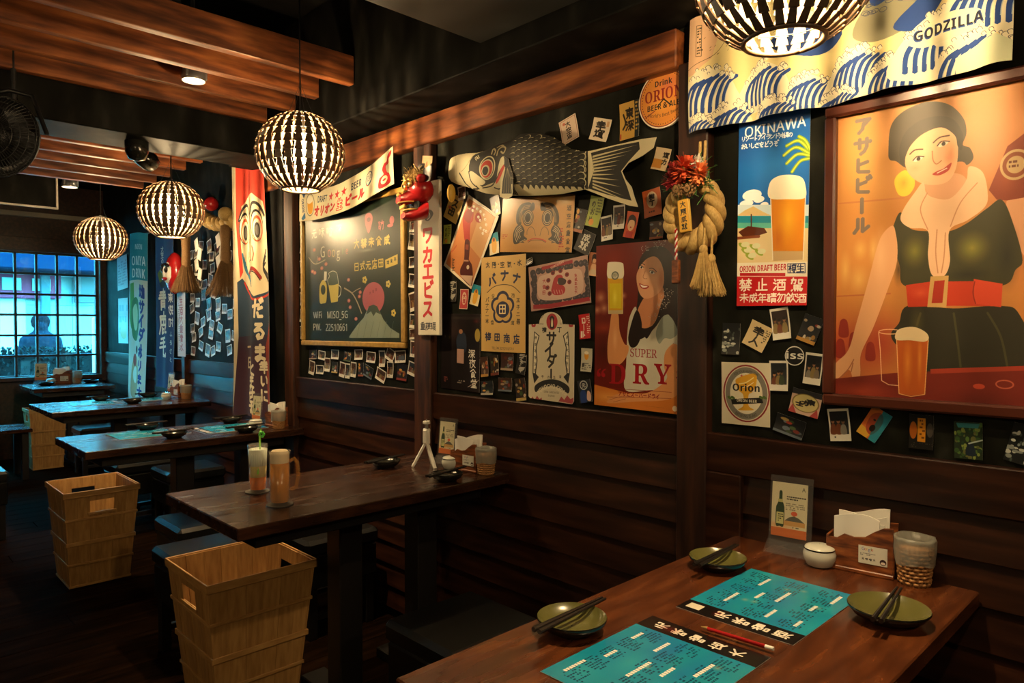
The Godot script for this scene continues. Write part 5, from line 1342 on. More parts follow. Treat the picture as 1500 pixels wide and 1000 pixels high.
# ---------------------------------------------------------------- the prints
func art_framed() -> ImageTexture:
	var p := Pic.new(500, 700, Color("c4803e"), 1.6, self)
	var rng := RandomNumberGenerator.new()
	rng.seed = 7
	p.soft(64.02, 132.2, 125, 213.9, Color("e0ac5cb0"))
	p.soft(58.55, 353.4, 118.1, 165.4, Color("e8a050c0"))
	p.soft(12.79, 586.2, 139.4, 143.7, Color("b8412ad0"))
	p.soft(107.2, 567.6, 90.99, 113.8, Color("a03020d0"))
	p.soft(321.9, 137.4, 124.8, 191.1, Color("d89070c0"))
	p.soft(378.7, 304.5, 83, 157.8, Color("c87058b0"))
	p.soft(188.2, 5.105, 154.5, 62.32, Color("e0a060c0"))
	p.line([4.91, 217, 155, 222], 4.22, Color("c07a44"))
	p.line([3.19, 451, 128, 448], 3.39, Color("b8663a"))
	p.soft(55.22, 411.1, 30.02, 45.58, Color("f4c878a0"))
	p.soft(58.37, 336.9, 22.04, 33.08, Color("f4c878a0"))
	p.soft(87.92, 339.2, 13.83, 49.01, Color("f4c878a0"))
	p.soft(22.94, 384.4, 17.84, 58.77, Color("f4c878a0"))
	p.soft(112.3, 341.1, 10.54, 36.39, Color("f4c878a0"))
	p.blob([9.16, 552, 10.5, 519, 16.1, 509, 24.2, 509, 30, 519, 32, 552], Color("8e2a1c"))
	p.blob([33.9, 586, 35.2, 552, 40.7, 542, 48.7, 542, 54.3, 552, 56.3, 585], Color("8e2a1c"))
	p.blob([73.8, 609, 75, 576, 80.4, 566, 88.1, 566, 93.6, 576, 95.5, 609], Color("8e2a1c"))
	p.blob([1.43, 604, 2.74, 570, 8.41, 559, 16.6, 559, 22.4, 569, 24.4, 603], Color("8e2a1c"))
	p.kana("アサヒビール", 62.94, 32.28, 44.62, 9.04, Color("7d6d62"), Vector2(-0.5693, 49.1))
	p.blob([360, 252, 384, 241, 407, 244, 420, 379, 393, 377, 378, 340, 362, 288], Color("e0a47c"))
	p.poly([326, 227, 359, 137, 405, 103, 436, 248, 360, 254, 341, 250], Color("8a3a22"))
	p.soft(359.5, 208.8, 30.14, 43.37, Color("b05a3090"))
	p.ell(374.1, 178.9, 28.53, 33.01, Color("c9a878"))
	p.ell(374.1, 178.9, 23.78, 27.27, Color("8f4a2c"))
	p.ell(374.1, 178.9, 16.64, 18.66, Color("c9a878"))
	p.scribble(362, 169.7, 24.57, 19, 2, Color("6a3a22"), rng, 0.75)
	p.blob([120, 105, 125, 46.5, 153, 16.7, 202, 5.95, 246, 22, 275, 58.2, 282, 93.1, 275, 118, 289, 128, 296, 151, 284, 165, 268, 155, 190, 160, 158, 151, 138, 133, 123, 126], Color("4a4233"))
	p.blob([134, 183, 141, 165, 158, 157, 175, 174, 178, 197, 164, 217, 144, 213], Color("f2c83a"))
	p.soft(154.8, 186.3, 15.94, 22.19, Color("e89020c0"))
	p.blob([196, 181, 258, 179, 285, 205, 273, 278, 226, 312, 198, 270, 203, 217], Color("dba079"))
	p.blob([154, 125, 163, 162, 185, 188, 215, 200, 245, 197, 261, 173, 266, 131, 260, 92.5, 230, 66.3, 192, 67.9, 162, 91.6, 154, 107], Color("eab68a"))
	p.soft(252.5, 136.3, 17.28, 53.1, Color("d88a5ac0"))
	p.soft(179.4, 154.8, 18.43, 14.11, Color("e8907090"))
	p.soft(247.9, 143.1, 14.68, 13.68, Color("e8907090"))
	p.soft(196.6, 118.9, 27.92, 31.1, Color("f6cfa0b0"))
	p.blob([147, 138, 145, 97.9, 162, 61.8, 203, 42.9, 250, 53, 274, 91.6, 273, 129, 265, 120, 259, 94.5, 232, 71.1, 196, 77.8, 170, 99.2, 158, 125, 156, 145], Color("3f382c"))
	p.curve([167, 121, 178, 113, 194, 114], 3.15, Color("4a2c1c"))
	p.curve([216, 103, 229, 93.4, 248, 92.5], 3.08, Color("4a2c1c"))
	p.ell(184.8, 134.7, 10.58, 4.69, Color("f4e2cc"), -0.35)
	p.ell(185.5, 134.8, 4.23, 4.688, Color("33221a"))
	p.curve([174, 137, 183, 129, 197, 132], 2.36, Color("3a2418"))
	p.ell(236.2, 109.9, 10.78, 4.583, Color("f4e2cc"), -0.35)
	p.ell(236.8, 109.3, 4.042, 4.582, Color("33221a"))
	p.curve([224, 112, 233, 103, 249, 106], 2.3, Color("3a2418"))
	p.curve([214, 122, 216, 143, 223, 153, 233, 147], 2.31, Color("b8704a"))
	p.blob([215, 175, 226, 169, 237, 166, 253, 155, 248, 171, 233, 179, 222, 179], Color("b8382c"))
	p.line([225, 174, 244, 166], 2.31, Color("f0d8c8"))
	p.blob([148, 255, 131, 295, 131, 327, 148, 382, 156, 428, 214, 436, 350, 439, 377, 405, 389, 384, 373, 311, 351, 252, 324, 266, 286, 295, 250, 310, 209, 306, 169, 295], Color("3f3d24"))
	p.soft(180.3, 350.3, 34.09, 48.7, Color("8f8a35d0"))
	p.soft(296.2, 351.6, 42.28, 46.25, Color("a09a3cd0"))
	p.soft(361.7, 374.8, 30.16, 86.86, Color("22231ab0"))
	p.soft(146.2, 391.4, 14.64, 47.85, Color("2a2a1ab0"))
	p.soft(287.3, 410.7, 58.18, 19.49, Color("23241ac0"))
	p.blob([196, 191, 178, 213, 155, 248, 149, 274, 169, 294, 207, 305, 208, 364, 217, 408, 241, 412, 253, 379, 251, 309, 286, 289, 319, 263, 324, 233, 314, 186, 288, 169, 283, 198, 265, 225, 246, 237, 219, 230, 203, 217], Color("e9bd97"))
	p.curve([205, 217, 191, 254, 207, 302], 2.33, Color("c98a66"))
	p.curve([226, 304, 224, 357, 229, 404], 2.31, Color("c98a66"))
	p.curve([304, 208, 272, 248, 253, 299], 2.23, Color("c98a66"))
	p.curve([243, 313, 241, 366, 236, 404], 2.29, Color("c98a66"))
	p.blob([131, 285, 109, 304, 95.6, 340, 76.5, 420, 50.8, 519, 32.3, 586, 3.24, 619, -6.51, 640, -4.6, 663, 10.2, 657, 29.6, 638, 39.3, 643, 47.7, 679, 55.7, 678, 61.6, 643, 62.7, 595, 91.5, 527, 125, 430, 140, 383, 143, 343, 139, 307], Color("e2a87a"))
	p.soft(104.9, 356.7, 22.73, 89.24, Color("f0c090b0"))
	p.curve([13.5, 657, 32.8, 634, 45.4, 610], 2.54, Color("b06a44"))
	p.curve([39.3, 641, 43.9, 619], 2.51, Color("b06a44"))
	p.blob([167, 478, 262, 486, 351, 482, 387, 505, 424, 633, 290, 640, 217, 643, 146, 575, 131, 545, 148, 519], Color("2e2c1e"))
	p.curve([194, 496, 181, 551, 174, 606], 4.69, Color("4a482c"))
	p.curve([262, 497, 270, 557, 277, 618], 4.55, Color("4a482c"))
	p.curve([327, 497, 352, 549, 365, 614], 4.42, Color("4a482c"))
	p.soft(187.2, 519.1, 21.23, 54.95, Color("6a6238a0"))
	p.poly([162, 429, 214, 423, 300, 426, 353, 434, 351, 483, 262, 480, 167, 481], Color("c63a1c"))
	p.poly([300, 421, 354, 434, 352, 485, 302, 476], Color("d8482a"))
	p.soft(193.5, 448.8, 28.13, 18.77, Color("e86a40a0"))
	p.curve([302, 427, 299, 452, 304, 476], 2.23, Color("8e2412"))
	p.poly([214, 411, 251, 411, 247, 484, 208, 482], Color("c9a060"))
	p.poly([222, 422, 243, 421, 239, 473, 217, 473], Color("a82c16"))
	p.poly([-11.3, 662, 138, 639, 412, 613, 414, 725, -10.2, 766], Color("7a2416"))
	p.poly([216, 626, 412, 610, 412, 620, 217, 637], Color("a83a24"))
	p.soft(62.12, 688.8, 94.61, 28.2, Color("c05030b0"))
	p.soft(316.6, 697.6, 101.1, 37.14, Color("5a1a12c0"))
	p.line([103, 542, 107, 584, 111, 659, 127, 668, 153, 669], 2.03, Color("e8b890"))
	p.ring(128, 539.9, 24.58, 5.638, 2.01, Color("e8b890"))
	p.line([152, 543, 152, 667], 1.59, Color("c98a60"))
	p.poly([144, 555, 210, 560, 205, 685, 176, 691, 150, 687], Color("c9601c"))
	p.soft(168.4, 614.1, 12.96, 71.32, Color("f0a040c0"))
	p.soft(193.9, 605.3, 7.044, 70.52, Color("f0b050a0"))
	p.line([143, 555, 150, 688, 176, 693, 205, 686, 211, 558], 2, Color("f0b878"))
	p.blob([142, 559, 143, 539, 159, 530, 184, 529, 206, 541, 212, 555, 202, 563, 173, 560], Color("f0d8ac"))
	p.ell(312.9, 660.7, 11.41, 5.949, Color("c84a30"))
	p.ring(360.6, 653.3, 15.76, 8.727, 2.91, Color("c06048"))
	return p.done()

func art_superdry() -> ImageTexture:
	var p := Pic.new(342.1, 531.4, Color("6a1a10"), 2.2, self)
	var rng := RandomNumberGenerator.new()
	rng.seed = 7
	p.soft(78.74, 51.96, 144.6, 92.75, Color("8e2c18c0"))
	p.soft(281.8, 52.36, 114.2, 76.01, Color("3a0e0ac0"))
	p.soft(21.63, 172.5, 33.76, 31.91, Color("e8b890b0"))
	p.soft(37.08, 208, 29.74, 28.24, Color("e8b890b0"))
	p.soft(102.5, 197, 24.98, 24.21, Color("e8b890b0"))
	p.soft(7.149, 213.8, 22.72, 21.38, Color("e8b890b0"))
	p.soft(116.3, 168.4, 17.69, 17.21, Color("e8b890b0"))
	p.soft(39.06, 343.4, 66.96, 82.48, Color("401008d0"))
	p.soft(38.03, 272.8, 66.94, 29.44, Color("a8401cb0"))
	p.poly([316, 205, 346, 194, 349, 343, 324, 344], Color("c8702c"))
	p.poly([-12.2, 462, 128, 481, 339, 472, 352, 536, -11.1, 543], Color("d07a30"))
	p.soft(56.22, 501.5, 110.7, 29.36, Color("f0b060b0"))
	p.blob([172, 82.4, 185, 43.9, 218, 19.9, 265, 21.5, 300, 58.8, 317, 129, 318, 215, 317, 301, 285, 253, 234, 270, 188, 310, 162, 331, 143, 332, 132, 297, 148, 243, 166, 212, 172, 158], Color("1e100c"))
	p.blob([198, 173, 261, 141, 267, 215, 234, 259, 190, 271, 165, 237], Color("c8845a"))
	p.blob([176, 82.6, 201, 47.6, 233, 41.3, 260, 66.4, 267, 106, 264, 143, 237, 170, 203, 179, 181, 166, 169, 135, 166, 105], Color("dda077"))
	p.soft(198, 114.2, 26.84, 39.1, Color("f2c39ac0"))
	p.soft(257.3, 121.9, 16.78, 49.31, Color("b8683cb0"))
	p.blob([179, 74.3, 198, 43, 233, 34.1, 269, 51.6, 283, 107, 276, 139, 267, 100, 255, 67.2, 233, 48.4, 204, 54.4], Color("1e100c"))
	p.curve([176, 71.9, 184, 66.7, 196, 72.9], 2.25, Color("2a140c"))
	p.curve([214, 84.9, 227, 85.5, 240, 96], 2.22, Color("2a140c"))
	p.ell(184, 80.15, 7.444, 3.926, Color("f4e8dc"), 0.30)
	p.ell(184.7, 80.18, 4.058, 3.364, Color("1c0e0a"))
	p.ell(224.4, 97.55, 9.231, 4.429, Color("f4e8dc"), 0.30)
	p.ell(224.4, 97.55, 4.616, 3.876, Color("1c0e0a"))
	p.curve([176, 77.5, 184, 74.5, 193, 80.6], 1.69, Color("2a140c"))
	p.curve([214, 93.8, 224, 90.9, 236, 100], 1.67, Color("2a140c"))
	p.curve([199, 92, 191, 110, 197, 116, 206, 116], 1.67, Color("a8603a"))
	p.blob([177, 130, 192, 135, 213, 140, 205, 148, 189, 147, 180, 140], Color("a83428"))
	p.blob([181, 134, 193, 138, 208, 141, 199, 144, 188, 143], Color("fff6ee"))
	p.blob([166, 206, 142, 232, 132, 283, 128, 386, 127, 473, 230, 465, 301, 465, 305, 377, 303, 318, 323, 328, 319, 280, 294, 237, 271, 229, 237, 270, 191, 304, 170, 296], Color("c9c4b0"))
	p.blob([271, 229, 298, 240, 320, 282, 299, 302, 273, 302, 254, 319, 241, 292, 248, 264], Color("8c9488"))
	p.soft(188.7, 372, 40.64, 78.72, Color("e8e4d4b0"))
	p.blob([166, 215, 187, 254, 182, 305, 165, 331, 143, 331, 136, 294], Color("1e100c"))
	p.blob([268, 177, 315, 162, 319, 226, 272, 231, 234, 270, 208, 304, 201, 287, 240, 248], Color("1e100c"))
	p.scribble(251.6, 165.6, 38.81, 24.65, 6, Color("b8b0a8"), rng, 0.25)
	p.scribble(239, 192.8, 39.14, 24.42, 6, Color("b8b0a8"), rng, 0.25)
	p.scribble(264.2, 149.5, 38.48, 24.74, 6, Color("b8b0a8"), rng, 0.25)
	p.scribble(213.2, 225.9, 39.81, 24.22, 6, Color("b8b0a8"), rng, 0.25)
	p.scribble(229.3, -0.2547, 39.28, 26.84, 6, Color("b8b0a8"), rng, 0.25)
	p.scribble(183, 13.01, 40.46, 27.08, 6, Color("b8b0a8"), rng, 0.25)
	p.scribble(258.3, 182.1, 38.65, 24.39, 6, Color("b8b0a8"), rng, 0.25)
	p.blob([69.7, 223, 94.3, 226, 101, 283, 120, 323, 136, 329, 133, 357, 107, 388, 75.2, 396, 56, 384, 52.2, 331, 60.2, 272], Color("d9955f"))
	p.blob([304, 318, 325, 331, 319, 377, 330, 457, 283, 491, 170, 506, 63.9, 521, 57.8, 510, 99.7, 487, 211, 475, 282, 428, 273, 390, 276, 346], Color("d9955f"))
	p.soft(82.57, 307, 14.48, 58.1, Color("f0b888b0"))
	p.curve([63.7, 510, 114, 494, 163, 493], 1.46, Color("a8603a"))
	p.curve([78.4, 516, 128, 501], 1.46, Color("a8603a"))
	p.poly([50.4, 105, 112, 108, 113, 226, 55.1, 226], Color("d9a420"))
	p.poly([58, 127, 107, 128, 107, 209, 60.7, 208], Color("d6c11c"))
	p.soft(80.57, 173.6, 14.47, 40.62, Color("f4e86ac0"))
	p.blob([48.3, 67.8, 52.6, 57.5, 80.3, 56.7, 108, 61.6, 115, 71.1, 114, 109, 81.1, 111, 49.6, 106], Color("ece4cc"))
	p.poly([53.5, 215, 113, 215, 112, 227, 55.1, 227], Color("c8b080"))
	p.ell(80.94, 101.8, 15.17, 13.91, Color("6a7064"))
	p.ell(80.94, 101.8, 10.84, 9.855, Color("c9c4b0"))
	p.scribble(72.15, 95.63, 17.52, 12.26, 3, Color("50584c"), rng, 0.75)
	p.line([48.3, 67.8, 55.1, 226], 1.17, Color("e8d8b8"))
	p.line([114, 71.1, 113, 226], 1.15, Color("e8d8b8"))
	p.text("SUPER", 193.8, 352.1, 25.81, Color("9a1620"), "serif", 0.92)
	p.text("D", 95.19, 425.6, 64.91, Color("a01420"), "serifbold", 1.05)
	p.text("R", 184, 420.1, 63.11, Color("a01420"), "serifbold", 1.05)
	p.text("Y", 267.4, 415, 61.41, Color("a01420"), "serifbold", 1.05)
	p.text("“", 27.08, 444.6, 66.31, Color("a01420"), "serifbold", 1)
	p.text("”", 333.2, 429.8, 60.09, Color("a01420"), "serifbold", 1)
	p.line([61.7, 472, 301, 466], 1.17, Color("8a2a1c"))
	p.line([52.5, 501, 300, 485], 1.18, Color("8a2a1c"))
	p.kana("アサヒスーパードライ", 105.4, 485.8, 16.37, 2.31, Color("8a1a1c"), Vector2(16.25, -0.2009))
	p.scribble(197.7, 516.6, 129.5, 0.9324, 1, Color("5a2a14"), rng, 0.75)
	p.ell(313.5, 515.1, 8.753, 8.652, Color("f0dcc0"))
	return p.done()

func art_okinawa() -> ImageTexture:
	var p := Pic.new(198.7, 569.6, Color("1560b4"), 2.2, self)
	p.soft(104.7, 187.4, 172.4, 129.1, Color("2a86d8c0"))
	p.soft(14.29, 97.85, 122.7, 114.2, Color("0c4a9ac0"))
	p.text("OKINAWA", 101, 89.85, 26.73, Color("f2f6fa"), "sans", 1.02)
	p.text("OKINAWA", 101.8, 90.36, 26.72, Color("f2f6fa"), "sans", 1.02)
	p.kana("リゾートアイランド沖縄の", 14.42, 105.4, 15.73, 2.28, Color("f2f6fa"), Vector2(12.02, 1.008))
	p.kana("おいしさをどうぞ", 14.77, 126.3, 16.85, 2.48, Color("f2f6fa"), Vector2(13.25, 0.9687))
	p.curve([200, 170, 169, 137, 136, 145], 8.88, Color("86a822"))
	p.curve([200, 170, 169, 137, 136, 145], 3.55, Color("c6d84a"))
	p.curve([200, 177, 162, 153, 129, 169], 8.88, Color("86a822"))
	p.curve([200, 177, 162, 153, 129, 169], 3.55, Color("c6d84a"))
	p.curve([200, 181, 166, 172, 137, 192], 8.88, Color("86a822"))
	p.curve([200, 181, 166, 172, 137, 192], 3.55, Color("c6d84a"))
	p.curve([200, 188, 174, 191, 152, 216], 8.89, Color("86a822"))
	p.curve([200, 188, 174, 191, 152, 216], 3.55, Color("c6d84a"))
	p.curve([200, 167, 187, 140, 169, 126], 8.88, Color("86a822"))
	p.curve([200, 167, 187, 140, 169, 126], 3.55, Color("c6d84a"))
	p.ell(41.43, 264, 28.15, 15.12, Color("f2f6fa"))
	p.ell(25.64, 284.8, 20.34, 9.507, Color("f2f6fa"))
	p.ell(61.58, 277.7, 15.85, 9.381, Color("f2f6fa"))
	p.ell(77.6, 294.4, 11.75, 7.462, Color("f2f6fa"))
	p.poly([-7.24, 285, 201, 308, 202, 362, -6.26, 342], Color("cfe4ee"))
	p.poly([-2.56, 316, 21.9, 303, 46, 295, 74, 313, 97.6, 326], Color("d9c08a"))
	p.poly([-6.72, 316, 201, 337, 202, 369, -6.13, 350], Color("1f8fa8"))
	p.poly([-6.39, 335, 202, 355, 202, 372, -6.07, 354], Color("5fc0b0"))
	p.poly([-10.3, 350, 202, 369, 204, 461, -8.62, 450], Color("e8d3a0"))
	p.soft(39.98, 412.7, 60.51, 37.9, Color("f8ecc8c0"))
	p.poly([2.37, 362, 30.8, 348, 78.7, 358, 86.8, 371, 55.4, 378, 14.9, 375], Color("5a2c1a"))
	p.line([40.3, 317, 41, 358], 3.78, Color("5a2c1a"))
	p.line([-1.49, 379, 63.4, 379], 7.69, Color("8a4a2a"))
	p.ell(23.85, 417.3, 14.29, 5.719, Color("9cb43c"), 0.60)
	p.ell(31.92, 414, 12.17, 7.603, Color("e6e8c0"))
	p.ell(47.93, 407.6, 14.04, 5.668, Color("9cb43c"), 0.60)
	p.ell(55.86, 404.4, 11.96, 7.535, Color("e6e8c0"))
	p.ell(36.3, 433.3, 14.16, 5.695, Color("9cb43c"), 0.60)
	p.ell(44.31, 430, 12.07, 7.57, Color("e6e8c0"))
	p.ell(64.14, 423.7, 13.87, 5.636, Color("9cb43c"), 0.60)
	p.ell(71.98, 420.5, 11.82, 7.492, Color("e6e8c0"))
	p.ell(15.4, 401.5, 14.37, 5.736, Color("9cb43c"), 0.60)
	p.ell(23.52, 398.3, 12.25, 7.624, Color("e6e8c0"))
	p.poly([96.5, 267, 188, 278, 187, 432, 103, 426], Color("e08a10"))
	p.soft(145.1, 338.3, 37.25, 83.71, Color("f8c030d0"))
	p.soft(117.9, 390.5, 22.84, 47.85, Color("c86a08b0"))
	p.blob([90.9, 277, 92.1, 237, 115, 222, 149, 223, 178, 234, 189, 257, 188, 289, 142, 287], Color("f6eed6"))
	p.poly([101, 422, 189, 428, 187, 450, 106, 449], Color("c8a878"))
	p.line([94.6, 267, 104, 445], 2.78, Color("f4e8d0"))
	p.line([190, 279, 187, 450], 2.68, Color("f4e8d0"))
	p.poly([-8.65, 448, 204, 456, 204, 497, -7.97, 488], Color("f0ead8"))
	p.text("ORION DRAFT BEER", 74.77, 467.3, 16.85, Color("c01820"), "sansbold", 0.62)
	p.poly([8.46, 477, 140, 483, 140, 491, 8.6, 485], Color("c01820"))
	p.poly([145, 458, 193, 459, 194, 486, 146, 484], Color("1c2c5a"))
	p.poly([147, 460, 191, 461, 192, 484, 148, 482], Color("f0ead8"))
	p.kana("樽生", 158.7, 471.4, 23.55, 2.54, Color("1c2c5a"), Vector2(21.98, 1.075))
	p.poly([-8, 486, 204, 495, 206, 584, -6.37, 583], Color("c81c22"))
	p.kana("禁止酒駕", 25.45, 510.6, 38.27, 4.2, Color("fbf4e8"), Vector2(49.55, 0.9997))
	p.kana("未成年請勿飲酒", 21.98, 546.7, 29.32, 3.25, Color("fbf4e8"), Vector2(26.98, 0.5156))
	return p.done()

func art_orion_sq() -> ImageTexture:
	var p := Pic.new(144.5, 175.7, Color("d8d0b8"), 2.6, self)
	p.ell(74.68, 86.33, 69.65, 80.5, Color("8a1f22"))
	p.ell(74.68, 86.33, 65.14, 76.28, Color("d8d0b8"))
	p.ell(74.68, 86.33, 62.69, 73.6, Color("7d7a70"))
	p.ell(74.68, 86.33, 48.35, 57.5, Color("e4dcc4"))
	p.text("*", 62.53, 40.78, 11.55, Color("c02028"), "sansbold", 1.3)
	p.text("*", 74.87, 40.29, 11.5, Color("c02028"), "sansbold", 1.3)
	p.text("*", 87.1, 39.79, 11.44, Color("c02028"), "sansbold", 1.3)
	p.blob([48, 45.2, 101, 29.7, 105, 58, 93, 81.5, 82.8, 89.7, 82.7, 120, 96.9, 131, 51.8, 134, 66.3, 121, 66.4, 90.7, 54.1, 79.8, 45.8, 62.8], Color("e0a828"))
	p.curve([54.2, 60.4, 74.8, 55.6, 97.2, 41.3], 3.09, Color("f6e6a0"))
	p.curve([60.3, 69.8, 76.8, 67, 97.2, 54.6], 1.93, Color("fff4d0"))
	p.text("Orion", 74.75, 70.98, 20.12, Color("14120f"), "sansbold", 1.1)
	p.poly([28.8, 105, 121, 95, 125, 110, 33, 120], Color("14120f"))
	p.text("ORION BEER", 76.65, 106.9, 8.046, Color("e8e0c8"), "sansbold", 0.9)
	p.ell(24.57, 100.9, 7.222, 3.904, Color("4c6a2c"), 0.50)
	p.ell(35.15, 100.3, 7.167, 3.889, Color("4c6a2c"), 0.50)
	p.ell(119, 95.14, 6.743, 3.772, Color("4c6a2c"), 0.50)
	p.ell(128.9, 94.53, 6.694, 3.758, Color("4c6a2c"), 0.50)
	p.text("FOR YOUR HAPPY TIME", 74.94, 24.56, 6.896, Color("3a3630"), "sans", 0.75, 0, 66)
	p.text("BREWING IS ART", 74.42, 150.7, 8.055, Color("3a3630"), "sans", 0.8, 0, -66)
	return p.done()

func art_daruma() -> ImageTexture:
	var p := Pic.new(362, 200.4, Color("c08d4a"), 2.6, self)
	var rng := RandomNumberGenerator.new()
	rng.seed = 7
	p.soft(61.13, 70.41, 94.14, 106.3, Color("d8a860b0"))
	p.soft(184.1, 184.1, 165.6, 23.79, Color("a87434b0"))
	p.blob([156, 26, 137, 19.2, 104, 23.7, 85.2, 43, 78.7, 70.9, 86.5, 96.1, 107, 98.2, 109, 71.8, 128, 48.6, 162, 49.8], Color("2c2620"))
	p.curve([149, 29.6, 116, 34.2, 98, 59.5, 96.4, 89.5], 1.99, Color("b89868"))
	p.curve([147, 35, 114, 40.5, 103, 62, 102, 89.7], 1.99, Color("b89868"))
	p.curve([144, 40.4, 112, 46.8, 108, 64.6, 107, 89.8], 2, Color("b89868"))
	p.ell(162.2, 36.05, 10.01, 15.09, Color("2c2620"))
	p.ell(140.7, 74.77, 28.17, 30.4, Color("2c2620"))
	p.ell(140.7, 74.77, 23.66, 26.4, Color("d8b478"))
	p.ell(140.7, 74.77, 21.41, 24, Color("2c2620"))
	p.ell(140.7, 74.77, 18.03, 20, Color("c8b088"))
	p.ell(139.6, 74.74, 14.66, 16.8, Color("1c1612"))
	p.blob([107, 99, 84.4, 105, 68.9, 131, 71.5, 164, 86.7, 171, 126, 160, 142, 152, 125, 140, 126, 120], Color("2c2620"))
	p.curve([104, 104, 85.2, 115, 77.2, 140, 88.9, 162], 2.83, Color("c8b088"))
	p.curve([108, 109, 90.7, 120, 85.2, 138, 95.4, 156], 2.83, Color("c8b088"))
	p.curve([112, 115, 96.3, 124, 93.2, 137, 102, 151], 2.83, Color("c8b088"))
	p.curve([116, 121, 102, 128, 101, 135, 108, 145], 2.82, Color("c8b088"))
	p.line([91.6, 160, 127, 166], 3.25, Color("2c2620"))
	p.line([104, 164, 132, 154], 2.43, Color("c8b088"))
	p.curve([183, 141, 173, 117, 157, 108, 141, 120, 140, 136], 1.98, Color("2c2620"))
	p.blob([214, 28.5, 231, 23.4, 263, 30.6, 283, 50.4, 293, 77.3, 290, 101, 271, 102, 266, 76.5, 244, 52.8, 212, 51.6], Color("2c2620"))
	p.curve([221, 32.6, 253, 39.7, 274, 65.3, 280, 94.1], 1.95, Color("b89868"))
	p.curve([224, 38.2, 256, 45.9, 270, 67.5, 275, 94], 1.95, Color("b89868"))
	p.curve([228, 43.7, 258, 52.2, 266, 69.6, 270, 93.9], 1.95, Color("b89868"))
	p.ell(209.4, 37.95, 9.749, 14.89, Color("2c2620"))
	p.ell(236.2, 77.56, 26.71, 29.6, Color("2c2620"))
	p.ell(236.2, 77.56, 22.43, 25.7, Color("d8b478"))
	p.ell(236.2, 77.56, 20.3, 23.37, Color("2c2620"))
	p.ell(236.2, 77.56, 17.09, 19.47, Color("c8b088"))
	p.ell(237.3, 77.6, 13.88, 16.35, Color("1c1612"))
	p.blob([272, 103, 293, 110, 310, 135, 313, 165, 301, 172, 263, 161, 247, 153, 262, 142, 257, 122], Color("2c2620"))
	p.curve([275, 107, 294, 119, 304, 142, 297, 163], 2.7, Color("c8b088"))
	p.curve([272, 113, 289, 123, 297, 141, 291, 158], 2.7, Color("c8b088"))
	p.curve([269, 118, 285, 127, 290, 139, 284, 152], 2.7, Color("c8b088"))
	p.curve([266, 123, 281, 130, 282, 137, 277, 147], 2.71, Color("c8b088"))
	p.line([294, 161, 264, 167], 3.07, Color("2c2620"))
	p.line([284, 165, 256, 155], 2.31, Color("c8b088"))
	p.curve([205, 141, 212, 118, 226, 109, 243, 122, 246, 138], 1.97, Color("2c2620"))
	p.curve([146, 160, 170, 152, 214, 154, 237, 162], 3.6, Color("b83020"))
	p.curve([149, 164, 171, 157, 215, 158, 236, 166], 2, Color("2c2620"))
	p.kana("酒空店重食堂", 338.6, 46.88, 22.29, 2.64, Color("3a2c1c"), Vector2(0.872, 28.92))
	p.scribble(300.1, 115.5, 17.84, 79.88, 9, Color("a83020"), rng, 0.75)
	p.scribble(11.44, 134.7, 23.74, 18.73, 3, Color("a83020"), rng, 0.75)
	p.soft(318.6, 17.92, 45.76, 30.37, Color("f4e6c880"))
	return p.done()

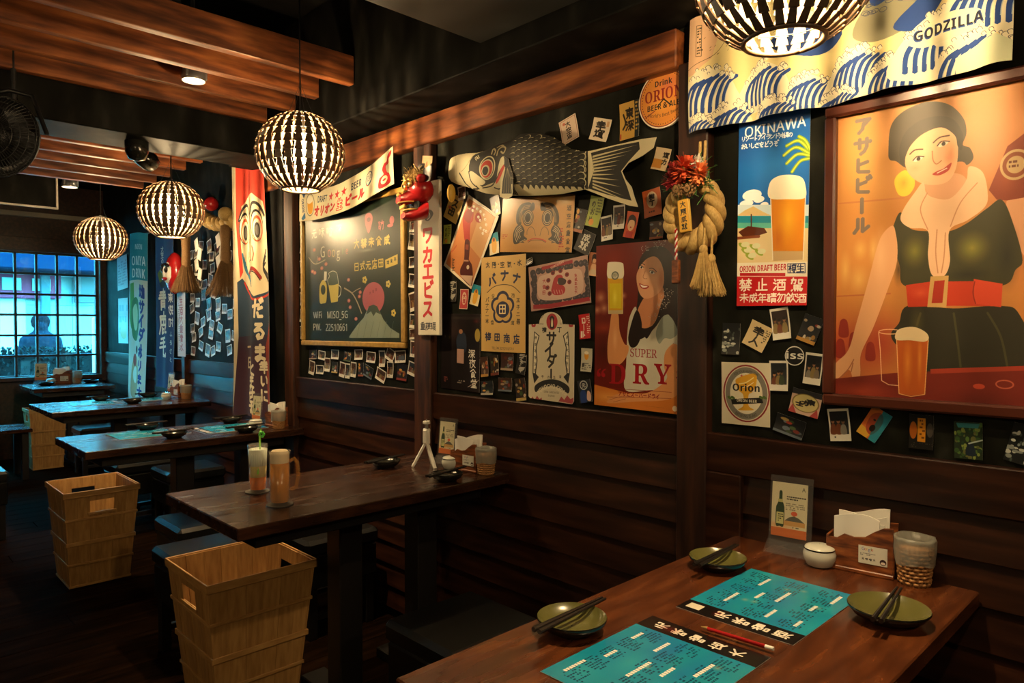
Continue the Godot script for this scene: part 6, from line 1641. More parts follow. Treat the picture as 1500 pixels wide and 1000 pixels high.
func art_banana() -> ImageTexture:
	var p := Pic.new(243.7, 366.1, Color("d0a85e"), 2.6, self)
	p.soft(119.2, 180, 136.3, 187.4, Color("e0c07a90"))
	p.kana("太陽", 37.37, 30.46, 25.57, 3.19, Color("2a2620"), Vector2(34.74, 1.23))
	p.kana("空氣", 118.1, 33.53, 25.03, 3.12, Color("2a2620"), Vector2(37.75, 0.801))
	p.kana("水", 210.1, 31.21, 25.85, 3.65, Color("2a2620"), Vector2(0, 0))
	p.ell(97.05, 30.52, 3.673, 2.51, Color("2a2620"))
	p.ell(183.2, 32.76, 3.507, 2.452, Color("2a2620"))
	p.kana("バ", 61.34, 91.79, 46.37, 8.24, Color("1c2448"), Vector2(0, 0), -0.25, 1)
	p.kana("ナ", 132, 74.6, 45.5, 8.09, Color("1c2448"), Vector2(0, 0))
	p.kana("ナ", 195.9, 88.33, 44.73, 7.95, Color("1c2448"), Vector2(0, 0), 0.2, 1)
	p.curve([33.4, 138, 72.7, 116, 126, 109, 177, 118, 215, 143], 2.56, Color("2a2620"))
	p.ell(120.9, 162.6, 34.5, 29.97, Color("1c2448"))
	p.ell(150.2, 187.1, 33.97, 29.74, Color("1c2448"))
	p.ell(139.4, 225.8, 34.19, 29.84, Color("1c2448"))
	p.ell(103.1, 225.7, 34.86, 30.13, Color("1c2448"))
	p.ell(91.44, 186.3, 35.06, 30.21, Color("1c2448"))
	p.ell(120.9, 166.3, 24.52, 22.48, Color("d0a85e"))
	p.ell(148.5, 189.1, 24.16, 22.32, Color("d0a85e"))
	p.ell(138.3, 225.1, 24.3, 22.39, Color("d0a85e"))
	p.ell(104.2, 225, 24.75, 22.59, Color("d0a85e"))
	p.ell(93.21, 188.4, 24.89, 22.65, Color("d0a85e"))
	p.ell(121.2, 205, 41.78, 36.23, Color("d0a85e"))
	p.ell(121.2, 203.8, 36.33, 31.23, Color("1c2448"))
	p.kana("田", 121.2, 203.8, 45.69, 5, Color("e8d4a0"), Vector2(0, 0))
	p.kana("バナナ一本", 35.45, 166, 21.1, 2.55, Color("2a2620"), Vector2(-0.3374, 20.43))
	p.kana("王子二個", 205.2, 169.1, 21.61, 2.44, Color("2a2620"), Vector2(0.2171, 26.44))
	p.kana("金", 68.31, 152.1, 19.42, 1.9, Color("3a3428"), Vector2(0, 0))
	p.kana("特", 177.1, 152, 18.87, 1.84, Color("3a3428"), Vector2(0, 0))
	p.kana("香", 64.35, 254, 19.46, 1.9, Color("3a3428"), Vector2(0, 0))
	p.kana("運", 175.3, 254.7, 18.9, 1.85, Color("3a3428"), Vector2(0, 0))
	p.kana("梅田商店", 39.26, 308.4, 36.19, 5.11, Color("1c2448"), Vector2(53.11, 2.455))
	p.text("TEL.FAX 027(251)2713", 122.3, 352.5, 9.381, Color("2a2620"), "sans", 0.95)
	return p.done()

func art_label() -> ImageTexture:
	var p := Pic.new(281.2, 162, Color("b08a7c"), 2.4, self)
	p.ell(20.36, 23.45, 14, 11.94, Color("3a3238"))
	p.ell(22.18, 22.7, 4.935, 3.581, Color("5a5058"))
	p.ell(48.22, 20.72, 13.78, 11.85, Color("3a3238"))
	p.ell(43.52, 23.56, 4.876, 3.559, Color("5a5058"))
	p.ell(68, 21.5, 13.63, 11.78, Color("3a3238"))
	p.ell(73.43, 22.87, 4.794, 3.529, Color("5a5058"))
	p.ell(96.46, 24.12, 13.41, 11.69, Color("3a3238"))
	p.ell(94.39, 21.15, 4.737, 3.509, Color("5a5058"))
	p.ell(117.1, 26.64, 13.25, 11.62, Color("3a3238"))
	p.ell(116.2, 23.88, 4.678, 3.487, Color("5a5058"))
	p.ell(140.5, 21.23, 13.07, 11.54, Color("3a3238"))
	p.ell(140.3, 23.51, 4.613, 3.463, Color("5a5058"))
	p.ell(159.3, 20.6, 12.93, 11.48, Color("3a3238"))
	p.ell(163.2, 23.16, 4.552, 3.44, Color("5a5058"))
	p.ell(184.5, 27.06, 12.74, 11.39, Color("3a3238"))
	p.ell(184, 25.15, 4.497, 3.419, Color("5a5058"))
	p.ell(203.3, 26.16, 12.6, 11.33, Color("3a3238"))
	p.ell(204.1, 25.06, 4.444, 3.399, Color("5a5058"))
	p.ell(229.4, 22.17, 12.4, 11.24, Color("3a3238"))
	p.ell(223.9, 21.64, 4.392, 3.379, Color("5a5058"))
	p.ell(251, 24.65, 12.24, 11.17, Color("3a3238"))
	p.ell(247.9, 22.56, 4.33, 3.355, Color("5a5058"))
	p.ell(268, 23.79, 12.12, 11.12, Color("3a3238"))
	p.ell(267.1, 23.67, 4.28, 3.336, Color("5a5058"))
	p.ell(278.4, 32.17, 12.04, 11.08, Color("3a3238"))
	p.ell(278.9, 30.34, 4.249, 3.323, Color("5a5058"))
	p.ell(280.1, 42.72, 12.03, 11.07, Color("3a3238"))
	p.ell(278.6, 36.58, 4.249, 3.323, Color("5a5058"))
	p.ell(279.6, 52.17, 12.03, 11.07, Color("3a3238"))
	p.ell(279.2, 48.19, 4.247, 3.322, Color("5a5058"))
	p.ell(278.3, 56.63, 12.04, 11.07, Color("3a3238"))
	p.ell(278.2, 57.77, 4.248, 3.322, Color("5a5058"))
	p.ell(274.2, 64.74, 12.07, 11.09, Color("3a3238"))
	p.ell(277.7, 69.24, 4.249, 3.322, Color("5a5058"))
	p.ell(271.5, 79.02, 12.08, 11.09, Color("3a3238"))
	p.ell(274.9, 74.81, 4.256, 3.325, Color("5a5058"))
	p.ell(272.7, 88.68, 12.07, 11.09, Color("3a3238"))
	p.ell(277, 84.33, 4.249, 3.322, Color("5a5058"))
	p.ell(275.3, 93.89, 12.05, 11.08, Color("3a3238"))
	p.ell(275.5, 95.09, 4.253, 3.323, Color("5a5058"))
	p.ell(276.5, 110, 12.04, 11.07, Color("3a3238"))
	p.ell(273.5, 107.5, 4.257, 3.324, Color("5a5058"))
	p.ell(271.6, 113, 12.07, 11.09, Color("3a3238"))
	p.ell(273.9, 112.9, 4.255, 3.323, Color("5a5058"))
	p.ell(270, 124.7, 12.08, 11.09, Color("3a3238"))
	p.ell(273.3, 123.1, 4.256, 3.323, Color("5a5058"))
	p.ell(267.8, 137.2, 12.1, 11.09, Color("3a3238"))
	p.ell(270.8, 136.1, 4.262, 3.325, Color("5a5058"))
	p.ell(255, 134.8, 12.19, 11.14, Color("3a3238"))
	p.ell(251.4, 134.1, 4.312, 3.345, Color("5a5058"))
	p.ell(232.1, 135.9, 12.36, 11.21, Color("3a3238"))
	p.ell(231.3, 134.6, 4.364, 3.365, Color("5a5058"))
	p.ell(213.9, 135.5, 12.49, 11.27, Color("3a3238"))
	p.ell(209.6, 134.8, 4.421, 3.386, Color("5a5058"))
	p.ell(186.6, 133.3, 12.7, 11.37, Color("3a3238"))
	p.ell(191.8, 134.3, 4.468, 3.404, Color("5a5058"))
	p.ell(168.1, 131.6, 12.84, 11.43, Color("3a3238"))
	p.ell(166.9, 134, 4.533, 3.429, Color("5a5058"))
	p.ell(141.2, 135, 13.04, 11.52, Color("3a3238"))
	p.ell(146.8, 131.7, 4.587, 3.449, Color("5a5058"))
	p.ell(124.9, 134.6, 13.16, 11.57, Color("3a3238"))
	p.ell(125, 133, 4.646, 3.471, Color("5a5058"))
	p.ell(103.2, 136.5, 13.33, 11.64, Color("3a3238"))
	p.ell(98.72, 131, 4.717, 3.498, Color("5a5058"))
	p.ell(80.26, 137.9, 13.5, 11.72, Color("3a3238"))
	p.ell(77.42, 133, 4.774, 3.519, Color("5a5058"))
	p.ell(57.05, 133.3, 13.68, 11.8, Color("3a3238"))
	p.ell(55.34, 132.3, 4.835, 3.541, Color("5a5058"))
	p.ell(31.55, 134.9, 13.88, 11.88, Color("3a3238"))
	p.ell(31.75, 132.4, 4.9, 3.565, Color("5a5058"))
	p.ell(24.27, 126.4, 13.94, 11.91, Color("3a3238"))
	p.ell(21.74, 129.5, 4.927, 3.575, Color("5a5058"))
	p.ell(19.74, 117.7, 13.98, 11.92, Color("3a3238"))
	p.ell(23.65, 117.7, 4.923, 3.574, Color("5a5058"))
	p.ell(18.55, 109.4, 13.99, 11.93, Color("3a3238"))
	p.ell(23.17, 107.3, 4.925, 3.575, Color("5a5058"))
	p.ell(20.1, 99.2, 13.98, 11.93, Color("3a3238"))
	p.ell(24.07, 99.4, 4.923, 3.574, Color("5a5058"))
	p.ell(25.61, 89.07, 13.94, 11.91, Color("3a3238"))
	p.ell(20.87, 90.37, 4.933, 3.578, Color("5a5058"))
	p.ell(25.87, 81.49, 13.94, 11.91, Color("3a3238"))
	p.ell(20.52, 78.13, 4.935, 3.579, Color("5a5058"))
	p.ell(22.7, 69.55, 13.97, 11.92, Color("3a3238"))
	p.ell(24.18, 72.4, 4.925, 3.576, Color("5a5058"))
	p.ell(19.38, 60.08, 14, 11.94, Color("3a3238"))
	p.ell(24.43, 61.84, 4.926, 3.576, Color("5a5058"))
	p.ell(25.63, 51.76, 13.95, 11.92, Color("3a3238"))
	p.ell(20.28, 49.93, 4.938, 3.581, Color("5a5058"))
	p.ell(25.71, 41.58, 13.95, 11.92, Color("3a3238"))
	p.ell(21.8, 41.08, 4.935, 3.58, Color("5a5058"))
	p.ell(22.09, 32.4, 13.98, 11.93, Color("3a3238"))
	p.ell(25.84, 30.74, 4.924, 3.577, Color("5a5058"))
	p.blob([45.6, 47.7, 79.1, 37.6, 158, 34.6, 233, 40.1, 253, 60, 252, 110, 225, 129, 149, 135, 62.9, 127, 36.7, 100], Color("c8a898"))
	p.poly([65.6, 7.77, 214, 5.92, 213, 17.2, 64.5, 19.5], Color("9a2430"))
	p.text("FORESIGHT", 140.8, 12.28, 8.079, Color("d8b8a8"), "sansbold", 1.1, -0.21, 0)
	p.poly([12.4, 139, 101, 145, 275, 141, 277, 155, 99.9, 161, 11.1, 154], Color("9a2430"))
	p.blob([105, 100, 111, 80.3, 121, 58.3, 138, 47.8, 157, 50.6, 163, 61.4, 144, 64.4, 135, 77.7, 161, 87, 171, 103, 158, 118, 120, 116], Color("a82c34"))
	p.blob([140, 61, 160, 60.8, 178, 72, 169, 85.2, 142, 81.6], Color("3a2a2c"))
	p.ell(93.09, 60.27, 10.26, 8.184, Color("7a2028"))
	p.ell(93.09, 60.27, 4.738, 3.508, Color("4a1a20"))
	p.ell(86.77, 85.91, 10.3, 8.195, Color("7a2028"))
	p.ell(86.77, 85.91, 4.753, 3.512, Color("4a1a20"))
	p.ell(117.4, 37.33, 10.13, 8.131, Color("7a2028"))
	p.ell(117.4, 37.33, 4.674, 3.485, Color("4a1a20"))
	p.ell(154.3, 35.2, 9.912, 8.045, Color("7a2028"))
	p.ell(154.3, 35.2, 4.575, 3.448, Color("4a1a20"))
	p.ell(183.4, 52.72, 9.742, 7.975, Color("7a2028"))
	p.ell(183.4, 52.72, 4.496, 3.418, Color("4a1a20"))
	p.ell(192.3, 79.74, 9.686, 7.95, Color("7a2028"))
	p.ell(192.3, 79.74, 4.471, 3.407, Color("4a1a20"))
	p.ell(96.77, 107.8, 10.23, 8.169, Color("7a2028"))
	p.ell(96.77, 107.8, 4.724, 3.501, Color("4a1a20"))
	p.line([117, 97.5, 122, 112], 1.74, Color("d8b0a0"))
	p.line([130, 99.1, 134, 114], 1.73, Color("d8b0a0"))
	p.line([142, 101, 146, 115], 1.73, Color("d8b0a0"))
	p.line([154, 102, 159, 117], 1.72, Color("d8b0a0"))
	p.kana("大青田", 72.97, 60.44, 18.04, 1.76, Color("a02c34"), Vector2(-1.855, 20.47))
	p.kana("生成年日大", 223.8, 61.4, 13.28, 1.69, Color("a02c34"), Vector2(-1.25, 14))
	return p.done()

func art_cider() -> ImageTexture:
	var p := Pic.new(217.9, 326.2, Color("cfc4a8"), 2.8, self)
	p.line([8.85, 27.3, 64.9, 23.2, 80.9, 5.63, 113, 0.0399, 144, 6.09, 158, 23.4, 214, 28.1], 1.5, Color("4a3a34"))
	p.ell(114.6, 37.3, 26.84, 29.12, Color("a8222c"))
	p.blob([105, 59.5, 108, 36.1, 103, 24.5, 114, 15.8, 126, 24.5, 121, 36.1, 125, 59.3], Color("2a1a1c"))
	p.blob([111, 53.6, 112, 33.2, 115, 24.5, 118, 33.2, 119, 53.6], Color("e8dcc0"))
	p.ell(23.99, 45.22, 9.972, 13.15, Color("a8222c"), 0.60)
	p.ell(23.99, 45.22, 9.972, 13.15, Color("a8222c"), -0.60)
	p.ell(23.99, 45.22, 3.324, 4.781, Color("cfc4a8"))
	p.ell(203.9, 44.53, 8.994, 12.49, Color("a8222c"), 0.60)
	p.ell(203.9, 44.53, 8.994, 12.49, Color("a8222c"), -0.60)
	p.ell(203.9, 44.53, 2.998, 4.54, Color("cfc4a8"))
	p.text("EXTRA", 61.82, 45.67, 5.913, Color("4a3a34"), "sans", 1)
	p.text("QUALITY", 167.6, 44.09, 5.736, Color("4a3a34"), "sans", 1)
	p.kana("横", 77.36, 66.79, 23.62, 2.94, Color("1e1c1c"), Vector2(0, 0))
	p.kana("丁", 150.8, 64.9, 23.13, 2.88, Color("1e1c1c"), Vector2(0, 0))
	p.kana("サ", 113.5, 94.41, 50.9, 8.16, Color("1e1c1c"), Vector2(0, 0))
	p.kana("イ", 105.9, 136.6, 51.04, 8.18, Color("1e1c1c"), Vector2(0, 0))
	p.kana("ダ", 114.1, 179.6, 50.94, 8.17, Color("1e1c1c"), Vector2(0, 0))
	p.line([112, 208, 112, 238], 8.17, Color("1e1c1c"))
	p.poly([27.5, 72.1, 54, 88.4, 39.5, 131, 44.7, 179, 36.8, 227, 51.7, 238, 28.8, 263, 20.2, 228, 21.3, 144], Color("1e1c1c"))
	p.poly([30.8, 78, 49.1, 89.6, 35.3, 132, 39.8, 179, 31.8, 225, 24.4, 225, 25.5, 144], Color("e0d6ba"))
	p.poly([191, 70.2, 167, 86.6, 181, 128, 177, 173, 185, 219, 171, 231, 193, 253, 200, 218, 198, 138], Color("1e1c1c"))
	p.poly([188, 75.9, 172, 87.6, 185, 127, 182, 173, 189, 216, 196, 216, 194, 139], Color("e0d6ba"))
	p.kana("未成年空生田", 35.93, 95.81, 14.06, 1.55, Color("4a443c"), Vector2(-0.5005, 23.9))
	p.kana("伊勢大空生食", 187.7, 90.79, 13.46, 1.48, Color("4a443c"), Vector2(-0.119, 22.86))
	p.blob([32.2, 272, 66.5, 252, 115, 242, 161, 247, 197, 265, 192, 287, 154, 272, 115, 267, 74.8, 275, 37.3, 294], Color("1e1c1c"))
	p.text("YOKOCHO CIDER", 116.4, 267.1, 15.76, Color("e0d6ba"), "sansbold", 0.86, 0, 95)
	p.text("DRINK CARBONATED", 113.3, 289, 7.01, Color("5a4a40"), "sans", 0.8)
	p.text("IN JAPAN", 113.4, 301.9, 7.011, Color("5a4a40"), "sans", 0.8)
	p.poly([7.48, 331, 19.4, 311, 31.5, 323, 43.3, 306, 55.2, 318, 66.9, 311, 67.1, 335, 7.47, 330], Color("a8444a"))
	p.poly([147, 320, 161, 300, 175, 311, 189, 294, 203, 306, 217, 300, 217, 322, 147, 318], Color("a8444a"))
	p.kana("手", 70.46, 235.9, 12.55, 1.42, Color("5a4a40"), Vector2(0, 0))
	p.kana("作", 99.44, 236.6, 12.45, 1.41, Color("5a4a40"), Vector2(0, 0))
	p.kana("生", 127.9, 234.9, 12.35, 1.4, Color("5a4a40"), Vector2(0, 0))
	p.kana("食", 155.9, 230.9, 12.25, 1.38, Color("5a4a40"), Vector2(0, 0))
	return p.done()

func art_diner() -> ImageTexture:
	var p := Pic.new(241.8, 310.7, Color("1a1416"), 2.4, self)
	var rng := RandomNumberGenerator.new()
	rng.seed = 7
	p.soft(75.12, 71.63, 95.33, 81.03, Color("3a2824c0"))
	p.soft(32.76, 100, 64.91, 54.6, Color("2a2a30c0"))
	p.poly([-1.43, 11.7, 246, 12.9, 247, 22, -1.25, 22.7], Color("2a2422"))
	p.soft(217.4, 28.89, 29.56, 13.02, Color("6a1c1ac0"))
	p.ell(225.3, 84.02, 15.71, 26.01, Color("a08a40"))
	p.soft(54.22, 95.93, 12.85, 13.58, Color("8a7a3ab0"))
	p.soft(23.97, 93.46, 8.691, 10.94, Color("8a8270b0"))
	p.blob([96.9, 111, 105, 87.6, 117, 75.9, 138, 75.3, 156, 89.4, 161, 136, 149, 156, 108, 158], Color("2c3444"))
	p.ell(124.3, 71.7, 11.37, 9.338, Color("a87858"))
	p.poly([102, 143, 145, 143, 144, 202, 101, 200], Color("b08c80"))
	p.poly([105, 200, 144, 202, 140, 230, 107, 229], Color("141012"))
	p.kana("深夜食堂", 192, 157.3, 40.28, 3.94, Color("e0dcd0"), Vector2(6.045, 40.12))
	p.scribble(10.04, 308.7, 230.2, 0.8634, 2, Color("8a2620"), rng, 0.75)
	p.scribble(104.9, 269.8, 44.83, 15.95, 2, Color("b0a89c"), rng, 0.75)
	p.scribble(18.04, 261.9, 19.98, 23.91, 3, Color("8a4a44"), rng, 0.75)
	p.line([172, 294, 239, 262], 1.98, Color("c8b8b0"))
	return p.done()

func art_asahi() -> ImageTexture:
	var p := Pic.new(203.6, 316.6, Color("e2d6c0"), 2.6, self)
	p.poly([11, 11.3, 187, 11.4, 198, 308, 9.15, 303], Color("c07a44"))
	p.poly([96.1, 13.3, 185, 14.4, 192, 187, 107, 172], Color("cf9a62"))
	p.soft(143.9, 68.27, 58.11, 68.35, Color("d8a86cb0"))
	p.soft(25.31, 277.2, 44.39, 31.56, Color("a85a2cb0"))
	p.soft(5.368, 27.94, 37.14, 17.51, Color("a85a2cb0"))
	p.blob([21.9, 111, 12.8, 86.5, 17.9, 55.5, 40, 33.8, 60.3, 29.4, 64.3, 48.8, 73.8, 77.5, 68.3, 94.3, 81.3, 126, 98, 157, 72.5, 169, 44.3, 139], Color("a8281c"))
	p.blob([18.1, 88.9, 23.2, 57.9, 42.2, 37.5, 59.8, 41.3, 58.8, 65.4, 60, 93.4, 39.5, 98.2], Color("8a2018"))
	p.blob([79.1, 60.8, 82.3, 40.6, 104, 39.8, 121, 55.4, 114, 68.2, 94, 72.8], Color("a8281c"))
	p.ell(29.96, 43.01, 7.968, 5.672, Color("f0e4d0"))
	p.ell(33.91, 43.13, 3.67, 2.616, Color("d8b890"))
	p.ell(52.09, 28.38, 7.865, 5.634, Color("f0e4d0"))
	p.ell(56, 28.51, 3.623, 2.598, Color("d8b890"))
	p.ell(74.56, 27.68, 7.777, 5.606, Color("f0e4d0"))
	p.ell(78.43, 27.8, 3.583, 2.585, Color("d8b890"))
	p.ell(97.9, 28.81, 7.688, 5.579, Color("f0e4d0"))
	p.ell(101.7, 28.94, 3.542, 2.573, Color("d8b890"))
	p.ell(122.1, 31.76, 7.599, 5.551, Color("f0e4d0"))
	p.ell(125.9, 31.88, 3.501, 2.56, Color("d8b890"))
	p.ell(136.7, 43.67, 7.556, 5.543, Color("f0e4d0"))
	p.ell(140.4, 43.78, 3.481, 2.556, Color("d8b890"))
	p.ell(153.4, 59.18, 7.509, 5.535, Color("f0e4d0"))
	p.ell(157.1, 59.29, 3.459, 2.552, Color("d8b890"))
	p.ell(152.7, 82.89, 7.537, 5.554, Color("f0e4d0"))
	p.ell(156.5, 82.97, 3.472, 2.561, Color("d8b890"))
	p.ell(153.5, 96.63, 7.548, 5.564, Color("f0e4d0"))
	p.ell(157.2, 96.7, 3.477, 2.566, Color("d8b890"))
	p.ell(97.04, 52.59, 7.717, 5.598, Color("f0e4d0"))
	p.ell(100.9, 52.7, 3.555, 2.582, Color("d8b890"))
	p.ell(112.5, 59.53, 7.665, 5.585, Color("f0e4d0"))
	p.ell(116.3, 59.63, 3.531, 2.576, Color("d8b890"))
	p.ell(166.4, 81.03, 7.482, 5.536, Color("f0e4d0"))
	p.ell(170.2, 81.11, 3.447, 2.553, Color("d8b890"))
	p.ell(53.79, 44.08, 7.876, 5.644, Color("f0e4d0"))
	p.ell(57.71, 44.2, 3.628, 2.603, Color("d8b890"))
	p.ell(130.8, 83.86, 7.621, 5.582, Color("f0e4d0"))
	p.ell(134.6, 83.94, 3.511, 2.574, Color("d8b890"))
	p.curve([13.7, 55, 48.8, 22.8, 113, 3.59, 170, 14.3, 187, 48, 182, 82.8], 1.1, Color("6a4a34"))
	p.blob([72.5, 169, 98, 157, 124, 202, 134, 222, 160, 232, 187, 267, 197, 307, 129, 303, 105, 281, 106, 236], Color("4a1410"))
	p.poly([81.7, 179, 100, 171, 110, 190, 90.8, 197], Color("8a4028"))
	p.ell(142.8, 250.3, 8.349, 8.765, Color("d8c8b0"))
	p.poly([106, 236, 132, 224, 135, 229, 108, 242], Color("b89078"))
	p.poly([117, 300, 186, 266, 197, 307, 129, 303], Color("c8a890"))
	p.text("Asahi", 54.54, 284.8, 17.94, Color("2c1e18"), "sansbold", 0.8, 1.04, 0)
	p.text("BREWERY", 26.38, 226.6, 6.716, Color("a82c20"), "sansbold", 1, -1.15, 0)
	return p.done()

func art_chalk() -> ImageTexture:
	var p := Pic.new(922.7, 689.8, Color("1f2a22"), 1.7, self)
	p.soft(173, 84.8, 265.2, 97.87, Color("3a483ca0"))
	p.soft(533.6, 196.7, 229.4, 91.03, Color("3a483ca0"))
	p.soft(680.4, 321.8, 215.6, 88.29, Color("3a483ca0"))
	p.soft(370.6, 524.3, 245.8, 94.32, Color("3a483ca0"))
	p.soft(712.2, 53.75, 212.3, 87.54, Color("3a483ca0"))
	p.soft(239, 328.4, 258.8, 96.74, Color("3a483ca0"))
	p.kana("元味噌", 109.9, 107, 59.46, 5.41, Color("c9c6b2"), Vector2(79.19, 0.4178))
	p.kana("深", 363.7, 104.7, 51.4, 4.71, Color("c9c6b2"), Vector2(0, 0))
	p.text("G", 197.3, 216.3, 56.71, Color("c9c6b2"), "sans", 0.95)
	p.text("o", 266.4, 221.8, 48.95, Color("b86a5e"), "sans", 0.95)
	p.text("o", 308.7, 225.1, 48.54, Color("b8a060"), "sans", 0.95)
	p.text("g", 355.2, 233.9, 48.09, Color("c9c6b2"), "sans", 0.95)
	p.text("l", 399.4, 227.2, 28.94, Color("6a9a5e"), "sans", 1)
	p.text("e", 439.5, 227, 33.76, Color("b86a5e"), "sans", 1)
	p.blob([608, 74.9, 628, 59.6, 660, 63.4, 675, 85.1, 666, 120, 639, 158, 613, 116], Color("a85a5e"))
	p.ell(641.2, 91.72, 17.52, 11.32, Color("5a3a3a"))
	p.kana("訪", 746.5, 128.8, 52.15, 4.74, Color("a85a5e"), Vector2(0, 0))
	p.ell(835.6, 115.3, 18.77, 20.14, Color("a85a5e"))
	p.ell(821.9, 138.5, 24.28, 7.771, Color("a85a5e"))
	p.kana("大禁未食成", 530.5, 200.5, 51.34, 7.45, Color("b8a24a"), Vector2(65.87, 0.9098))
	p.soft(623.2, 238.6, 132.5, 12.99, Color("c8c8b870"))
	p.kana("日式元店田", 529, 312, 51.39, 5.8, Color("b8a24a"), Vector2(53.84, -0.479))
	p.poly([779, 297, 880, 277, 880, 289, 880, 323, 781, 338], Color("b8a24a"))
	p.kana("運食年", 801, 310.8, 20.32, 3.13, Color("2a3a30"), Vector2(29.68, -5.66))
	p.curve([47.1, 231, 116, 272, 223, 257], 5.47, Color("9a9078"))
	p.curve([134, 269, 144, 234], 4.49, Color("9a9078"))
	p.ell(108.3, 194.9, 16.33, 9.917, Color("a85a5e"))
	p.ell(108.3, 194.9, 5.443, 3.606, Color("c8a84a"))
	p.ell(161.4, 248.2, 16, 9.818, Color("a85a5e"))
	p.ell(161.4, 248.2, 5.334, 3.57, Color("c8a84a"))
	p.ell(231.1, 279.6, 15.57, 9.686, Color("a85a5e"))
	p.ell(231.1, 279.6, 5.191, 3.522, Color("c8a84a"))
	p.ell(88.11, 310.7, 16.47, 9.962, Color("a85a5e"))
	p.ell(88.11, 310.7, 5.489, 3.622, Color("c8a84a"))
	p.ell(111.7, 319.3, 16.32, 9.917, Color("a85a5e"))
	p.ell(111.7, 319.3, 5.439, 3.606, Color("c8a84a"))
	p.ell(187.1, 298.8, 15.85, 9.771, Color("a85a5e"))
	p.ell(187.1, 298.8, 5.282, 3.553, Color("c8a84a"))
	p.ell(453.3, 374.4, 14.24, 9.266, Color("a85a5e"))
	p.ell(453.3, 374.4, 4.748, 3.369, Color("c8a84a"))
	p.ell(455, 479.6, 14.24, 9.268, Color("a85a5e"))
	p.ell(455, 479.6, 4.747, 3.37, Color("c8a84a"))
	p.ell(467.1, 513.6, 14.17, 9.247, Color("a85a5e"))
	p.ell(467.1, 513.6, 4.725, 3.362, Color("c8a84a"))
	p.ell(520.8, 572.9, 13.87, 9.147, Color("a85a5e"))
	p.ell(520.8, 572.9, 4.622, 3.326, Color("c8a84a"))
	p.ell(560.8, 441.5, 13.62, 9.064, Color("a85a5e"))
	p.ell(560.8, 441.5, 4.541, 3.296, Color("c8a84a"))
	p.ell(552.9, 461.8, 13.67, 9.08, Color("a85a5e"))
	p.ell(552.9, 461.8, 4.557, 3.302, Color("c8a84a"))
	p.ell(615.4, 382.6, 8.871, 7.328, Color("b8a24a"))
	p.ell(606.1, 393, 8.907, 7.343, Color("b8a24a"))
	p.ell(591.1, 388.1, 8.964, 7.366, Color("b8a24a"))
	p.ell(591.3, 374.6, 8.962, 7.365, Color("b8a24a"))
	p.ell(606.4, 371.3, 8.905, 7.341, Color("b8a24a"))
	p.ell(602.1, 381.9, 5.948, 4.899, Color("2a3a30"))
	p.ell(814.8, 412.1, 8.133, 7.017, Color("b8a24a"))
	p.ell(806.2, 422.1, 8.165, 7.031, Color("b8a24a"))
	p.ell(792.6, 417.5, 8.215, 7.052, Color("b8a24a"))
	p.ell(792.7, 404.7, 8.213, 7.051, Color("b8a24a"))
	p.ell(806.5, 401.4, 8.163, 7.029, Color("b8a24a"))
	p.ell(802.6, 411.6, 5.452, 4.691, Color("2a3a30"))
	p.ell(856.3, 549.1, 7.99, 6.958, Color("b8a24a"))
	p.ell(847.9, 559.3, 8.021, 6.971, Color("b8a24a"))
	p.ell(834.5, 555.2, 8.069, 6.992, Color("b8a24a"))
	p.ell(834.6, 542.4, 8.068, 6.991, Color("b8a24a"))
	p.ell(848.2, 538.7, 8.019, 6.97, Color("b8a24a"))
	p.ell(844.3, 549, 5.356, 4.651, Color("2a3a30"))
	p.curve([413, 415, 484, 443, 530, 486, 572, 545], 7.65, Color("9a8a70"))
	p.curve([484, 443, 530, 428, 564, 421], 4.19, Color("9a8a70"))
	p.blob([163, 480, 161, 404, 177, 374, 204, 362, 231, 381, 238, 416, 230, 478, 198, 487], Color("b8a84e"))
	p.poly([213, 318, 239, 320, 235, 368, 207, 366], Color("c9c6b2"))
	p.ell(199.3, 414.7, 24.55, 26.6, Color("2a3a30"))
	p.poly([255, 391, 359, 390, 348, 481, 281, 486], Color("b8a84e"))
	p.blob([252, 390, 259, 338, 299, 323, 349, 345, 356, 387], Color("3a4a3c"))
	p.curve([255, 389, 247, 364, 266, 347, 260, 330, 299, 321, 337, 332, 348, 356, 356, 390], 3.51, Color("c9c6b2"))
	p.curve([359, 397, 380, 413, 372, 447, 352, 459], 4.29, Color("c9c6b2"))
	p.ell(675.6, 474, 95.14, 77.2, Color("9a5058"))
	p.kana("大", 649.8, 448.9, 16.17, 3.23, Color("7a3a44"), Vector2(0, 0))
	p.kana("食", 676, 441.8, 16.08, 3.22, Color("7a3a44"), Vector2(0, 0))
	p.kana("田", 701.9, 434.8, 15.99, 3.2, Color("7a3a44"), Vector2(0, 0))
	p.poly([457, 661, 528, 606, 589, 569, 637, 513, 678, 506, 710, 515, 762, 579, 817, 619, 890, 646, 889, 665, 457, 669], Color("7d8878"))
	p.poly([637, 513, 678, 506, 710, 515, 741, 555, 699, 543, 677, 562, 656, 538, 612, 553], Color("3a463c"))
	p.line([559, 586, 527, 664], 2.47, Color("5a665a"))
	p.line([619, 586, 588, 664], 2.44, Color("5a665a"))
	p.line([677, 587, 647, 663], 2.41, Color("5a665a"))
	p.line([734, 587, 705, 663], 2.38, Color("5a665a"))
	p.line([790, 587, 761, 662], 2.35, Color("5a665a"))
	p.line([844, 588, 816, 662], 2.33, Color("5a665a"))
	p.text("WiFi", 138.5, 549.4, 34.12, Color("c9c6b2"), "sans", 1.05)
	p.text("MISO_5G", 340.5, 551.3, 36.24, Color("c9c6b2"), "sans", 1)
	p.text("PW.", 132, 614.1, 35.98, Color("c9c6b2"), "sans", 1.05)
	p.text("22510661", 332.8, 616.9, 36.31, Color("c9c6b2"), "sans", 1)
	return p.done()

